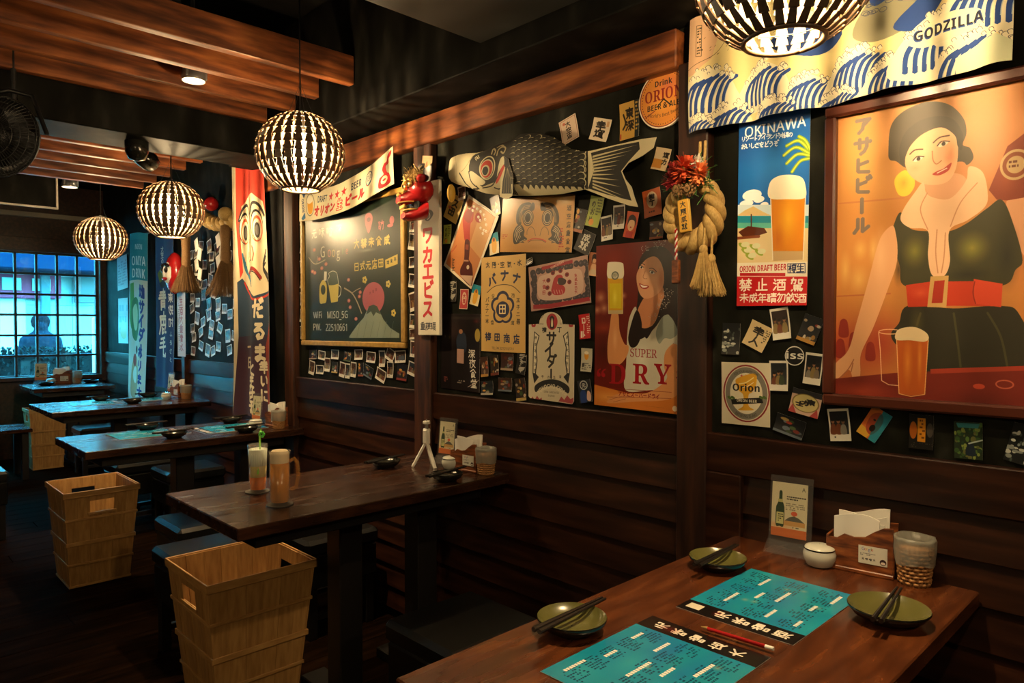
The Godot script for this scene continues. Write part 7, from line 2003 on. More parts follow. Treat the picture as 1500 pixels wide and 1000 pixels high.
func art_obanner() -> ImageTexture:
	var p := Pic.new(860, 165, Color("ddd2ae"), 1.5, self)
	var rng := RandomNumberGenerator.new()
	rng.seed = 7
	p.text("DRAFT", 238, 58, 36, Color("2e3c50"), "sansbold", 0.62)
	p.text("BEER", 560, 54, 38, Color("2e3c50"), "sansbold", 0.66)
	p.poly([330, 29, 336, 47.1, 356, 47.7, 340, 59.4, 346, 77.8, 330, 67, 314, 77.8, 320, 59.4, 304, 47.7, 324, 47.1], Color("c4282c"))
	p.poly([395, 29, 401, 47.1, 421, 47.7, 405, 59.4, 411, 77.8, 395, 67, 379, 77.8, 385, 59.4, 369, 47.7, 389, 47.1], Color("c4282c"))
	p.poly([460, 29, 466, 47.1, 486, 47.7, 470, 59.4, 476, 77.8, 460, 67, 444, 77.8, 450, 59.4, 434, 47.7, 454, 47.1], Color("c4282c"))
	p.kana("オリオン", 190, 120, 58, 12, Color("c4282c"), Vector2(58.33, -0.6667), 0, 0.9)
	p.kana("ビール", 500, 118, 58, 12, Color("c4282c"), Vector2(55, -2), 0, 0.9)
	p.kana("生", 432, 116, 66, 16, Color("c4282c"), Vector2(0, 0), 0, 0.8)
	p.kana("生", 432, 116, 66, 6, Color("e8dcb8"), Vector2(0, 0), 0, 0.8)
	p.ell(665, 62, 28, 36, Color("40505c"))
	p.ell(665, 62, 23, 31, Color("d0ccb8"))
	p.poly([660, 92, 688, 70, 684, 86, 668, 96], Color("2c5a7a"))
	p.poly([645, 84, 660, 92, 656, 98], Color("c4282c"))
	p.scribble(650, 46, 32, 30, 4, Color("50606a"), rng, 0.75)
	p.blob([760, 150, 758, 105, 790, 95, 778, 70, 790, 48, 812, 44, 820, 20, 848, 10, 846, 28, 828, 40, 826, 60, 806, 66, 816, 95, 832, 108, 836, 150], Color("c4282c"))
	p.ell(796, 122, 24, 18, Color("e8dcb8"))
	p.ell(796, 122, 12, 5, Color("c4282c"))
	p.blob([92, 60, 120, 42, 140, 62, 146, 105, 130, 130, 100, 120], Color("e0a02a"))
	p.blob([86, 58, 110, 34, 142, 44, 138, 66, 104, 76], Color("f2ead0"))
	p.ring(118, 82, 42, 58, 4, Color("5a5a50"))
	p.poly([28, 20, 70, 20, 52, 46], Color("2c4a78"))
	p.poly([24, 150, 64, 120, 70, 150, 40, 162], Color("2c6a9a"))
	p.text("ORION", 42, 84, 26, Color("2c4a78"), "sansbold", 0.6, 1.4, 0)
	return p.done()

func art_ebisu() -> ImageTexture:
	var p := Pic.new(146.6, 639.3, Color("ded7c2"), 2.4, self)
	p.kana("ワ", 71.93, 220.1, 77.27, 13.5, Color("c0202a"), Vector2(0, 0))
	p.kana("カ", 71.26, 301.8, 77.33, 13.5, Color("c0202a"), Vector2(0, 0))
	p.kana("エ", 70.67, 372.8, 77.38, 13.5, Color("c0202a"), Vector2(0, 0))
	p.kana("ビ", 70.03, 451.1, 77.43, 13.6, Color("c0202a"), Vector2(0, 0))
	p.kana("ス", 69.38, 529.5, 77.49, 13.6, Color("c0202a"), Vector2(0, 0))
	p.kana("重藤讓", 33.45, 602.2, 37.4, 3.6, Color("2a2c3c"), Vector2(36.18, 0.1025))
	p.soft(63.34, 130.5, 46.69, 35.64, Color("9a9a9ac0"))
	p.blob([45.8, 121, 86.7, 116, 110, 136, 80.5, 161, 51.4, 154], Color("3a3636"))
	p.curve([51.6, 129, 75, 125, 86.5, 144, 69, 156], 3.57, Color("e8e0d0"))
	return p.done()

func art_facecloth() -> ImageTexture:
	var p := Pic.new(460, 1700, Color("c9bb98"), 0.9, self)
	p.poly([90, 0, 460, 0, 460, 420, 430, 330, 330, 270, 210, 290, 130, 330, 100, 500, 70, 430], Color("b8301c"))
	p.poly([70, 400, 130, 330, 110, 560, 120, 760, 90, 800], Color("b8301c"))
	p.ell(159, 480, 62, 104, Color("201c1c"))
	p.ell(161, 486, 55, 94, Color("d9cdae"))
	p.ell(165, 500, 48, 84, Color("d0562c"))
	p.ell(165, 506, 39, 70, Color("d9cdae"))
	p.ell(165, 510, 26, 50, Color("3a3632"))
	p.ell(165, 510, 16, 34, Color("6a6660"))
	p.ell(359, 480, 62, 104, Color("201c1c"))
	p.ell(361, 486, 55, 94, Color("d9cdae"))
	p.ell(365, 500, 48, 84, Color("d0562c"))
	p.ell(365, 506, 39, 70, Color("d9cdae"))
	p.ell(365, 510, 26, 50, Color("3a3632"))
	p.ell(365, 510, 16, 34, Color("6a6660"))
	p.curve([100, 420, 140, 352, 200, 335, 245, 400], 20, Color("201c1c"))
	p.curve([285, 400, 330, 335, 390, 350, 440, 420], 20, Color("201c1c"))
	p.curve([112, 412, 146, 364, 198, 348, 234, 400], 6, Color("d9cdae"))
	p.curve([235, 560, 222, 640, 240, 690, 268, 700], 8, Color("201c1c"))
	p.curve([300, 610, 316, 660, 296, 700], 12, Color("b8301c"))
	p.curve([205, 640, 200, 680, 215, 705], 9, Color("b8301c"))
	p.curve([185, 790, 225, 760, 265, 750, 320, 762, 372, 815], 24, Color("8a1c18"))
	p.curve([182, 804, 225, 778, 265, 768, 320, 782, 366, 830], 7, Color("201c1c"))
	p.curve([120, 640, 150, 760, 230, 800], 14, Color("2c6a86"))
	p.curve([132, 670, 160, 770, 236, 816], 14, Color("2c6a86"))
	p.curve([144, 700, 170, 780, 242, 832], 14, Color("2c6a86"))
	p.curve([156, 730, 180, 790, 248, 848], 14, Color("2c6a86"))
	p.curve([168, 760, 190, 800, 254, 864], 14, Color("2c6a86"))
	p.curve([440, 640, 400, 740, 455, 800], 12, Color("201c1c"))
	p.curve([432, 680, 400, 752, 455, 820], 12, Color("201c1c"))
	p.curve([424, 720, 400, 764, 455, 840], 12, Color("201c1c"))
	p.poly([60, 820, 110, 800, 180, 880, 300, 930, 460, 900, 460, 1180, 60, 1180], Color("22384e"))
	p.poly([60, 1180, 460, 1180, 460, 1700, 0, 1700], Color("3a1c30"))
	p.soft(260, 1200, 300, 120, Color("22384ed0"))
	p.poly([400, 1250, 460, 1100, 460, 1700, 430, 1700], Color("8a2a1c"))
	p.curve([130, 830, 180, 900, 300, 950, 460, 920], 14, Color("b8301c"))
	p.kana("だるま", 330, 1010, 130, 22, Color("d9cdae"), Vector2(10, 140))
	p.kana("一日", 190, 1250, 90, 12, Color("c0b090"), Vector2(0, 100))
	p.kana("とませす", 250, 1390, 110, 18, Color("d9cdae"), Vector2(0, 86.67))
	p.kana("幸いに", 385, 1380, 90, 14, Color("d9cdae"), Vector2(0, 90))
	return p.done()

func art_tealcloth() -> ImageTexture:
	var p := Pic.new(450, 1560, Color("d8d2bc"), 0.8, self)
	p.poly([0, 0, 450, 0, 450, 430, 0, 440], Color("1e8c96"))
	p.poly([0, 0, 450, 0, 450, 60, 0, 60], Color("2a9aa0"))
	p.text("NIHON", 240, 130, 50, Color("d8ecec"), "sansbold", 0.9)
	p.text("OMIYA", 235, 260, 86, Color("e4f0ec"), "sansbold", 0.85)
	p.text("DRINK", 235, 375, 86, Color("e4f0ec"), "sansbold", 0.85)
	p.poly([30, 470, 110, 460, 120, 760, 60, 900, 20, 800], Color("5a9a3c"))
	p.blob([60, 700, 130, 600, 230, 650, 250, 850, 180, 1000, 80, 960], Color("4a7a3a"))
	p.blob([90, 720, 150, 660, 200, 740, 190, 880, 120, 900], Color("c9d8a0"))
	p.kana("地サイダー", 320, 540, 130, 26, Color("2c3c86"), Vector2(0, 135))
	p.kana("あります", 300, 1100, 110, 20, Color("2c3c86"), Vector2(0, 126.7))
	p.blob([80, 1250, 150, 1150, 240, 1200, 260, 1400, 180, 1540, 60, 1520], Color("c8a070"))
	p.ell(140, 1190, 40, 60, Color("b8402c"))
	p.ell(160, 1330, 60, 80, Color("e8dcc0"))
	p.ell(190, 1090, 34, 40, Color("5a3c28"))
	return p.done()

func art_bluecloth() -> ImageTexture:
	var p := Pic.new(430, 1330, Color("16386e"), 0.8, self)
	p.soft(200, 200, 200, 300, Color("2a5aa0b0"))
	p.soft(200, 1150, 240, 200, Color("0e2a56c0"))
	p.kana("大空の水", 160, 130, 60, 7, Color("c8d4e0"), Vector2(0, 50))
	p.poly([60, 330, 180, 260, 230, 380, 100, 420], Color("5a7a3a"))
	p.poly([150, 260, 260, 330, 240, 420, 170, 380], Color("d8dcd8"))
	p.poly([90, 420, 200, 380, 260, 450, 120, 460], Color("1e2c3c"))
	p.kana("青鹿毛", 165, 560, 200, 22, Color("dfe2da"), Vector2(0, 210))
	p.kana("大東焼酎", 350, 440, 90, 10, Color("c8d4e0"), Vector2(0, 106.7))
	p.kana("ふるさと", 350, 860, 50, 7, Color("9ab0c8"), Vector2(0, 73.33))
	p.poly([140, 1050, 240, 1050, 240, 1066, 140, 1066], Color("c8ccc8"))
	return p.done()

func art_wavecloth() -> ImageTexture:
	var p := Pic.new(800, 335, Color("d9c98f"), 2.2, self)
	var rng := RandomNumberGenerator.new()
	rng.seed = 7
	p.poly([0, 0, 80, 0, 90, 70, 70, 130, 20, 170, 0, 170], Color("d4ac8a"))
	p.soft(60, 70, 60, 100, Color("d4ac8aa0"))
	p.line([28, 28, 44, 30, 44, 120, 28, 118, 28, 28], 1.5, Color("4a4030"))
	p.scribble(31, 36, 11, 80, 10, Color("4a4030"), rng, 0.8)
	p.blob([250, 150, 300, 110, 350, 80, 400, 120, 440, 170, 360, 200], Color("1f3f80"))
	p.blob([318, 98, 350, 80, 384, 108, 360, 118, 345, 108, 332, 120], Color("e6dec0"))
	p.blob([470, 190, 500, 110, 560, 60, 620, -10, 760, -10, 720, 70, 650, 140, 560, 210], Color("7f7c64"))
	p.blob([500, 40, 540, -10, 640, -10, 610, 60, 560, 110, 510, 120], Color("1f3f80"))
	p.blob([560, 190, 620, 120, 680, 60, 720, 50, 690, 120, 620, 200], Color("1f3f80"))
	for i in 150:
		var q := Vector2(rng.randf_range(490, 720), rng.randf_range(0, 190))
		if absf(q.y - (310.0 - q.x * 0.42)) < 62.0: p.ring(q.x, q.y, rng.randf_range(5, 9), rng.randf_range(3, 6), 1.3, Color("3c4258"))
	for w in [[60, 215, 95], [230, 235, 80], [345, 285, 70], [120, 320, 80], [470, 262, 80], [560, 300, 74], [650, 235, 92], [745, 175, 95], [720, 300, 90], [260, 330, 70], [420, 335, 62], [30, 330, 60]]:
		# one wave: a pale body, blue furrows combed up to its lip, and a fringe of foam
		p.blob([w[0] - w[2], w[1] + w[2] * 0.9, w[0] - w[2] * 0.75, w[1] - w[2] * 0.1, w[0] - w[2] * 0.15, w[1] - w[2] * 0.6, w[0] + w[2] * 0.55, w[1] - w[2] * 0.35, w[0] + w[2] * 0.9, w[1] + w[2] * 0.2, w[0] + w[2], w[1] + w[2] * 0.9], Color("ddd6b8"))
		for k in 7:
			var x: float = w[0] - w[2] * 0.7 + k * w[2] * 0.2
			p.curve([x, w[1] + w[2] * 0.75, x + w[2] * 0.02, w[1] + w[2] * 0.3, x + w[2] * 0.18, w[1] - w[2] * (0.02 + 0.05 * (3 - absi(k - 3))), x + w[2] * 0.42, w[1] - w[2] * (0.16 + 0.06 * (3 - absi(k - 3)))], w[2] * 0.115, Color("1f3f80"))
			p.curve([x + w[2] * 0.05, w[1] + w[2] * 0.6, x + w[2] * 0.08, w[1] + w[2] * 0.3, x + w[2] * 0.22, w[1]], w[2] * 0.02, Color("9fb4c0"))
		for k in 26:
			var u := rng.randf()
			var c: Vector2 = Vector2(w[0], w[1]) + Vector2(lerpf(-0.7, 0.9, u), -0.2 - 0.4 * sin(u * PI) + rng.randf_range(-0.1, 0.16)) * w[2]
			var r := rng.randf_range(3.5, 8.0)
			p.ell(c.x, c.y, r, r, Color("e4dcc0"))
			p.curve([c.x + r, c.y, c.x + r * 0.3, c.y - r, c.x - r * 0.8, c.y - r * 0.4, c.x - r * 0.4, c.y + r * 0.6], 1.2, Color("3a3c4c"))
	for i in 60:
		var q := Vector2(rng.randf_range(50, 330), rng.randf_range(10, 140))
		p.line([q.x, q.y, q.x + 4.0, q.y - 3.0], 1.2, Color("5a5036"))
	p.curve([0, 150, 80, 120, 150, 60, 200, 40], 1.4, Color("4a4030"))
	p.blob([590, 238, 606, 214, 640, 196, 690, 192, 735, 202, 748, 232, 700, 250, 630, 252], Color("d9d2b0"))
	p.poly([690, 300, 770, 270, 800, 290, 800, 335, 690, 335], Color("c9cfae"))
	p.text("GODZILLA", 672, 222, 27, Color("1f3f80"), "sansbold", 0.82)
	p.text("GODZILLA", 672, 221, 22, Color("14162a"), "sansbold", 0.98)
	return p.done()

func art_roundsign() -> ImageTexture:
	var p := Pic.new(180, 180, Color("e9ded0"), 3, self)
	p.ell(90, 90, 86, 86, Color("7a2a22"))
	p.ell(90, 90, 83, 83, Color("d98a3a"))
	p.soft(80, 100, 70, 60, Color("f0b050c0"))
	p.soft(110, 50, 60, 40, Color("d06a5ab0"))
	for k in 56: p.ell(90 + cos(k * TAU / 56) * 77, 90 + sin(k * TAU / 56) * 77, 1.6, 1.6, Color("3a1a14"))
	p.text("Drink", 90, 42, 17, Color("1c1a20"), "sansbold", 1)
	p.text("ORION", 90, 78, 34, Color("8a1c1e"), "serifbold", 0.82)
	p.text("BEER & ALE", 90, 112, 17, Color("16161c"), "sansbold", 0.92)
	p.line([68, 112, 92, 92, 118, 116], 4, Color("16161c"))
	p.line([26, 136, 60, 122], 3, Color("8a3a2a"))
	p.text("World's Best Beer", 90, 140, 10, Color("3a2420"), "sans", 1, 0, -180)
	return p.done()

func art_carp() -> ImageTexture:
	var p := Pic.new(977, 324.1, Color("cbc19c"), 1.5, self)
	p.poly([148, 32.7, 181, 27.5, 265, 15.5, 361, 7.03, 392, -8.6, 452, -2.08, 510, 14.6, 566, 43.5, 614, 80.4, 712, 118, 713, 243, 674, 230, 635, 222, 392, 185, 345, 113, 321, 126, 289, 160, 206, 165, 172, 143, 137, 97.2, 133, 61.8], Color("171613"))
	for v in [[382.4, 39.19], [382.4, 61.84], [382.4, 84.51], [382.4, 107.2], [382.4, 129.9], [382.4, 152.6], [382.5, 175.3], [409.9, 32.96], [409.9, 55.43], [409.9, 77.92], [410, 100.4], [410, 122.9], [410, 145.4], [410, 167.9], [410, 190.5], [437, 26.83], [437, 49.13], [437, 71.44], [437, 93.75], [437.1, 116.1], [437.1, 138.4], [437.1, 160.8], [437.1, 183.1], [463.7, 42.91], [463.7, 65.05], [463.7, 87.2], [463.7, 109.3], [463.8, 131.5], [463.8, 153.7], [463.8, 175.9], [463.8, 198.1], [489.9, 36.8], [490, 58.76], [490, 80.74], [490, 102.7], [490, 124.7], [490.1, 146.7], [490.1, 168.7], [490.1, 190.7], [515.8, 52.57], [515.9, 74.38], [515.9, 96.2], [515.9, 118], [516, 139.9], [516, 161.7], [516, 183.5], [516.1, 205.4], [541.3, 46.48], [541.3, 68.12], [541.4, 89.77], [541.4, 111.4], [541.4, 133.1], [541.5, 154.8], [541.5, 176.4], [541.6, 198.1], [566.4, 61.95], [566.5, 83.43], [566.5, 104.9], [566.6, 126.4], [566.6, 147.9], [566.6, 169.5], [566.7, 191], [566.7, 212.5], [591.2, 55.87], [591.2, 77.19], [591.3, 98.53], [591.3, 119.9], [591.3, 141.2], [591.4, 162.6], [591.4, 183.9], [591.5, 205.3], [615.6, 92.22], [615.7, 113.4], [615.7, 134.6], [615.8, 155.8], [615.8, 177], [615.9, 198.2], [615.9, 219.4], [639.7, 107], [639.7, 128.1], [639.8, 149.1], [639.9, 170.2], [639.9, 191.2], [640, 212.3], [663.4, 121.6], [663.5, 142.5], [663.5, 163.4], [663.6, 184.3], [663.7, 205.2], [663.7, 226.2], [686.8, 115.3], [686.8, 136], [686.9, 156.8], [686.9, 177.5], [687, 198.3], [687.1, 219.1]]:
		p.ell(v[0], v[1], 18.9, 15, Color("cbc19c"))
		p.ell(v[0] - 2.1, v[1], 17.5, 13.4, Color("171613"))
		for q in 3: p.line([v[0] - 5.59, v[1] - 3.1 + q * 3.1, v[0] + 14, v[1] - 5.17 + q * 5.17], 0.83, Color("6a654f"))
	p.poly([345, 184, 392, 183, 700, 234, 706, 249, 635, 260, 329, 220], Color("cbc19c"))
	p.poly([411, 187, 433, 190, 424, 205], Color("171613"))
	p.poly([439, 191, 462, 194, 452, 209], Color("171613"))
	p.poly([468, 195, 489, 198, 480, 212], Color("171613"))
	p.poly([495, 199, 517, 202, 507, 216], Color("171613"))
	p.poly([522, 203, 544, 206, 535, 220], Color("171613"))
	p.poly([549, 206, 570, 209, 561, 224], Color("171613"))
	p.poly([576, 210, 596, 213, 587, 227], Color("171613"))
	p.poly([602, 214, 622, 217, 613, 231], Color("171613"))
	p.poly([627, 218, 647, 220, 639, 234], Color("171613"))
	p.poly([653, 221, 672, 224, 664, 238], Color("171613"))
	p.poly([677, 225, 697, 227, 688, 241], Color("171613"))
	p.poly([-37.8, -8.36, 159, 23.7, 137, 56.8, 133, 96.5, 154, 140, 206, 170, 329, 182, 329, 220, -38.4, 161], Color("cbc19c"))
	p.blob([141, 101, 159, 101, 206, 131, 231, 151, 206, 159, 172, 148, 147, 128], Color("cbc19c"))
	p.ell(246.4, 101.8, 46.51, 43.96, Color("cbc19c"))
	p.ell(246.4, 101.8, 39.87, 39.45, Color("2a2622"))
	p.ell(243.1, 104.7, 37.45, 34.98, Color("cbc19c"))
	p.ell(241.4, 105.5, 33.32, 31.61, Color("b8301e"))
	p.ell(236.4, 110.4, 22.55, 20.35, Color("cbc19c"))
	p.ell(234.8, 111.2, 16.72, 15.83, Color("1a1816"))
	p.curve([179, 42, 189, 49.5, 179, 51.2], 3.44, Color("cbc19c"))
	p.curve([196, 54.1, 186, 56.9, 179, 51.2], 3.43, Color("cbc19c"))
	p.curve([179, 61.4, 170, 54.3, 179, 51.2], 3.44, Color("cbc19c"))
	p.curve([163, 49.7, 172, 45.4, 179, 51.2], 3.46, Color("cbc19c"))
	p.curve([265, 52.9, 269, 34.1, 285, 45.3, 281, 58.5], 6.73, Color("a89c78"))
	p.curve([297, 64, 301, 42.6, 321, 35.2, 341, 46.9, 333, 62, 317, 53.7], 6.67, Color("a89c78"))
	p.curve([289, 32.2, 305, 26.8, 321, 32.5], 6.68, Color("a89c78"))
	p.blob([321, 81.8, 345, 80.4, 345, 113, 321, 137, 289, 165, 206, 170, 265, 173, 297, 150], Color("cbc19c"))
	p.blob([336, 109, 345, 113, 321, 148, 293, 167, 297, 150], Color("b8301e"))
	p.curve([206, 169, 265, 170, 297, 150, 321, 126], 3.99, Color("171613"))
	p.curve([277, 178, 297, 186, 321, 184], 3.92, Color("171613"))
	p.curve([72.5, 93.1, 92.3, 119, 106, 139, 126, 162], 5.9, Color("171613"))
	p.curve([137, 161, 172, 166, 172, 157], 4.65, Color("171613"))
	p.curve([135, 96.9, 147, 139, 180, 167], 5.23, Color("171613"))
	p.curve([155, 28.1, 119, 71.3, 83.4, 88.9], 2.31, Color("8a8060"))
	p.curve([37.7, 22.6, 56.1, 67, 46.7, 113], 1.79, Color("a89c78"))
	p.poly([354, 120, 380, 135, 386, 217, 334, 210, 339, 167], Color("171613"))
	p.curve([364, 122, 349, 168, 345, 209], 1.64, Color("9a9070"))
	p.curve([364, 122, 361, 170, 357, 210], 1.64, Color("9a9070"))
	p.curve([364, 122, 372, 172, 369, 212], 1.64, Color("9a9070"))
	p.curve([364, 122, 382, 173, 378, 213], 1.64, Color("9a9070"))
	p.poly([725, 127, 823, 123, 914, 126, 917, 149, 875, 179, 846, 205, 870, 257, 887, 302, 793, 271, 713, 240, 738, 185], Color("171613"))
	p.poly([731, 137, 909, 134, 731, 144], Color("b8ae88"))
	p.poly([731, 147, 892, 147, 731, 153], Color("b8ae88"))
	p.poly([731, 156, 869, 157, 731, 163], Color("b8ae88"))
	p.poly([731, 166, 846, 170, 731, 173], Color("b8ae88"))
	p.poly([731, 176, 835, 184, 731, 183], Color("b8ae88"))
	p.poly([731, 185, 823, 194, 731, 192], Color("b8ae88"))
	p.poly([731, 195, 823, 211, 732, 202], Color("b8ae88"))
	p.poly([732, 205, 841, 232, 732, 212], Color("b8ae88"))
	p.poly([732, 215, 847, 254, 732, 222], Color("b8ae88"))
	p.poly([732, 225, 858, 284, 732, 231], Color("b8ae88"))
	p.poly([732, 234, 870, 300, 732, 241], Color("b8ae88"))
	return p.done()

# ---------------------------------------------------------------- drawing of flat prints
class Pic:
	# a sheet of print, measured in millimetres from its upper left corner; drawn at twice its size and halved
	var im: Image
	var s: float
	var root
	func _init(w: float, h: float, bg: Color, dots_per_mm: float, owner_node):
		s = dots_per_mm * 2.0
		root = owner_node
		im = Image.create(int(w * s / 2.0) * 2, int(h * s / 2.0) * 2, false, Image.FORMAT_RGBA8)
		im.fill(bg)
	func rect(x: float, y: float, w: float, h: float, c: Color) -> void:
		im.fill_rect(Rect2i(int(x * s), int(y * s), maxi(1, int(w * s)), maxi(1, int(h * s))), c)
	func poly(flat: Array, c: Color) -> void:
		var p := PackedVector2Array()
		for i in range(0, flat.size(), 2): p.append(Vector2(flat[i], flat[i + 1]))
		fill(p, c)
	func fill(q: PackedVector2Array, c: Color) -> void:
		var p := PackedVector2Array()
		var lo := 1e9
		var hi := -1e9
		for v in q:
			p.append(v * s)
			lo = minf(lo, v.y * s)
			hi = maxf(hi, v.y * s)
		var n := p.size()
		for row in range(maxi(0, int(lo)), mini(im.get_height(), int(hi) + 1)):
			var y := row + 0.5
			var xs := PackedFloat32Array()
			for i in n:
				var a := p[i]
				var b := p[(i + 1) % n]
				if (a.y <= y) != (b.y <= y): xs.append(a.x + (y - a.y) / (b.y - a.y) * (b.x - a.x))
			xs.sort()
			for k in range(0, xs.size() - 1, 2):
				var x0 := int(round(xs[k]))
				var x1 := int(round(xs[k + 1]))
				if x1 > x0: im.fill_rect(Rect2i(x0, row, x1 - x0, 1), c)
	func ell(cx: float, cy: float, rx: float, ry: float, c: Color, turn := 0.0) -> void:
		var p := PackedVector2Array()
		for i in 36: p.append(Vector2(cx, cy) + Vector2(cos(i * TAU / 36) * rx, sin(i * TAU / 36) * ry).rotated(turn))
		fill(p, c)
	func ring(cx: float, cy: float, rx: float, ry: float, w: float, c: Color) -> void:
		var f := []
		for i in 37: f.append_array([cx + cos(i * TAU / 36) * rx, cy + sin(i * TAU / 36) * ry])
		line(f, w, c)
	func line(flat: Array, w: float, c: Color) -> void:
		for i in range(0, flat.size() - 2, 2):
			var a := Vector2(flat[i], flat[i + 1])
			var b := Vector2(flat[i + 2], flat[i + 3])
			var d := (b - a).normalized() * w * 0.5
			var e := d.orthogonal()
			fill(PackedVector2Array([a + e - d * 0.4, b + e + d * 0.4, b + d, b - e + d * 0.4, a - e - d * 0.4, a - d]), c)
	func curve(flat: Array, w: float, c: Color) -> void:
		var p := []
		var n := flat.size() / 2
		for i in n - 1:
			var p0 := Vector2(flat[2 * maxi(0, i - 1)], flat[2 * maxi(0, i - 1) + 1])
			var p1 := Vector2(flat[2 * i], flat[2 * i + 1])
			var p2 := Vector2(flat[2 * i + 2], flat[2 * i + 3])
			var p3 := Vector2(flat[2 * mini(n - 1, i + 2)], flat[2 * mini(n - 1, i + 2) + 1])
			for k in 6:
				var v := p1.cubic_interpolate(p2, p0, p3, k / 6.0)
				p.append_array([v.x, v.y])
		p.append_array([flat[2 * n - 2], flat[2 * n - 1]])
		line(p, w, c)
	func blob(flat: Array, c: Color) -> void:
		# a closed smooth outline
		var p := PackedVector2Array()
		var n := flat.size() / 2
		for i in n:
			var v := []
			for k in [-1, 0, 1, 2]:
				var j: int = (i + k + n) % n
				v.append(Vector2(flat[2 * j], flat[2 * j + 1]))
			for k in 6: p.append((v[1] as Vector2).cubic_interpolate(v[2], v[0], v[3], k / 6.0))
		fill(p, c)
	func soft(cx: float, cy: float, rx: float, ry: float, c: Color) -> void:
		# airbrushed ink
		var key := "soft" + c.to_html()
		if not root.cache.has(key):
			var b := Image.create(32, 32, false, Image.FORMAT_RGBA8)
			for y in 32:
				for x in 32:
					var r := Vector2(x - 15.5, y - 15.5).length() / 15.5
					b.set_pixel(x, y, Color(c.r, c.g, c.b, c.a * pow(clampf(1.0 - r, 0, 1), 1.3)))
			root.cache[key] = b
		var t := Image.new()
		t.copy_from(root.cache[key])
		t.resize(maxi(2, int(rx * 2 * s)), maxi(2, int(ry * 2 * s)), Image.INTERPOLATE_BILINEAR)
		im.blend_rect(t, Rect2i(Vector2i.ZERO, t.get_size()), Vector2i(int((cx - rx) * s), int((cy - ry) * s)))
	func text(t: String, x: float, y: float, h: float, c: Color, font := "sans", wide := 1.0, turn := 0.0, arc := 0.0) -> void:
		# Latin lettering: x, y is the middle of the line, h the height of a capital
		var tris: PackedVector2Array = root.letters(t, font)
		for i in range(0, tris.size(), 3):
			var q := PackedVector2Array()
			for k in 3:
				var v := tris[i + k] * h
				v.x *= wide
				if arc != 0.0: v = Vector2((arc + v.y) * sin(v.x / arc), arc - (arc + v.y) * cos(v.x / arc)) * Vector2(1, -1) if arc > 0.0 else Vector2((-arc - v.y) * sin(v.x / -arc), -(-arc - v.y) * cos(v.x / -arc) - arc)
				q.append(Vector2(x, y) + Vector2(v.x, -v.y).rotated(turn))
			fill(q, c)
	func glyph(g: String, x: float, y: float, size: float, w: float, c: Color, turn := 0.0, wide := 1.0) -> void:
		# one kana or kanji from its strokes, x, y its middle
		if not root.GLYPH.has(g): return
		for stroke in (root.GLYPH[g] as String).split(" ", false):
			var f := []
			for i in range(0, stroke.length() - 1, 2):
				var v := Vector2((stroke[i].hex_to_int() - 8.0) * wide, stroke[i + 1].hex_to_int() - 7.8) * size / 16.0
				v = v.rotated(turn)
				f.append_array([x + v.x, y + v.y])
			line(f, w, c)
	func kana(t: String, x: float, y: float, size: float, w: float, c: Color, step: Vector2, turn := 0.0, wide := 1.0) -> void:
		for i in t.length():
			var ch := t[i]
			if ch == "ー" and absf(step.y) > absf(step.x): glyph("｜", x + step.x * i, y + step.y * i, size, w, c, turn, wide)
			else: glyph(ch, x + step.x * i, y + step.y * i, size, w, c, turn, wide)
	func scribble(x: float, y: float, w: float, h: float, rows: int, c: Color, rng: RandomNumberGenerator, fillness := 0.75) -> void:
		# lines of print too small to read
		for r in rows:
			var px := x
			var yy := y + h * r / rows
			var end := x + w * (1.0 if r < rows - 1 else 0.6)
			while px < end:
				var l := rng.randf_range(0.3, 0.9) * h / rows
				if rng.randf() < fillness: rect(px, yy, l, h / rows * 0.55, c)
				px += l + h / rows * 0.2
	func speck(n: int, c: Color, r: float, rng: RandomNumberGenerator) -> void:
		for i in n:
			soft(rng.randf() * im.get_width() / s, rng.randf() * im.get_height() / s, r * rng.randf_range(0.5, 1.5), r * rng.randf_range(0.5, 1.5), c)
	func done() -> ImageTexture:
		im.shrink_x2()
		return ImageTexture.create_from_image(im)

var cache := {}
func letters(t: String, font: String) -> PackedVector2Array:
	var key := font + "/" + t
	if not cache.has(key):
		var tm := TextMesh.new()
		var f := SystemFont.new()
		f.font_names = PackedStringArray(["Droid Serif" if font.begins_with("serif") else "Droid Sans"])
		f.font_weight = 700 if font.ends_with("bold") else 400
		tm.font = f
		tm.font_size = 60
		tm.pixel_size = 1.0 / 42.8
		tm.depth = 0.0
		tm.text = t
		var a := tm.get_mesh_arrays()
		var out := PackedVector2Array()
		var vs: PackedVector3Array = a[Mesh.ARRAY_VERTEX]
		var ix: PackedInt32Array = a[Mesh.ARRAY_INDEX] if a[Mesh.ARRAY_INDEX] != null else PackedInt32Array(range(vs.size()))
		for i in ix: out.append(Vector2(vs[i].x, vs[i].y + 0.02))
		cache[key] = out
	return cache[key]

# ---------------------------------------------------------------- shapes
func new_st() -> SurfaceTool:
	var st := SurfaceTool.new()
	st.begin(Mesh.PRIMITIVE_TRIANGLES)
	st.set_smooth_group(-1)
	return st

func tri(st: SurfaceTool, a: Vector3, b: Vector3, c: Vector3, centre: Vector3) -> void:
	# turned so that its front looks away from centre
	if (b - a).cross(c - a).dot((a + b + c) / 3.0 - centre) > 0.0:
		st.add_vertex(a); st.add_vertex(c); st.add_vertex(b)
	else:
		st.add_vertex(a); st.add_vertex(b); st.add_vertex(c)

func quad(st: SurfaceTool, a: Vector3, b: Vector3, c: Vector3, d: Vector3, centre: Vector3) -> void:
	tri(st, a, b, c, centre)
	tri(st, a, c, d, centre)

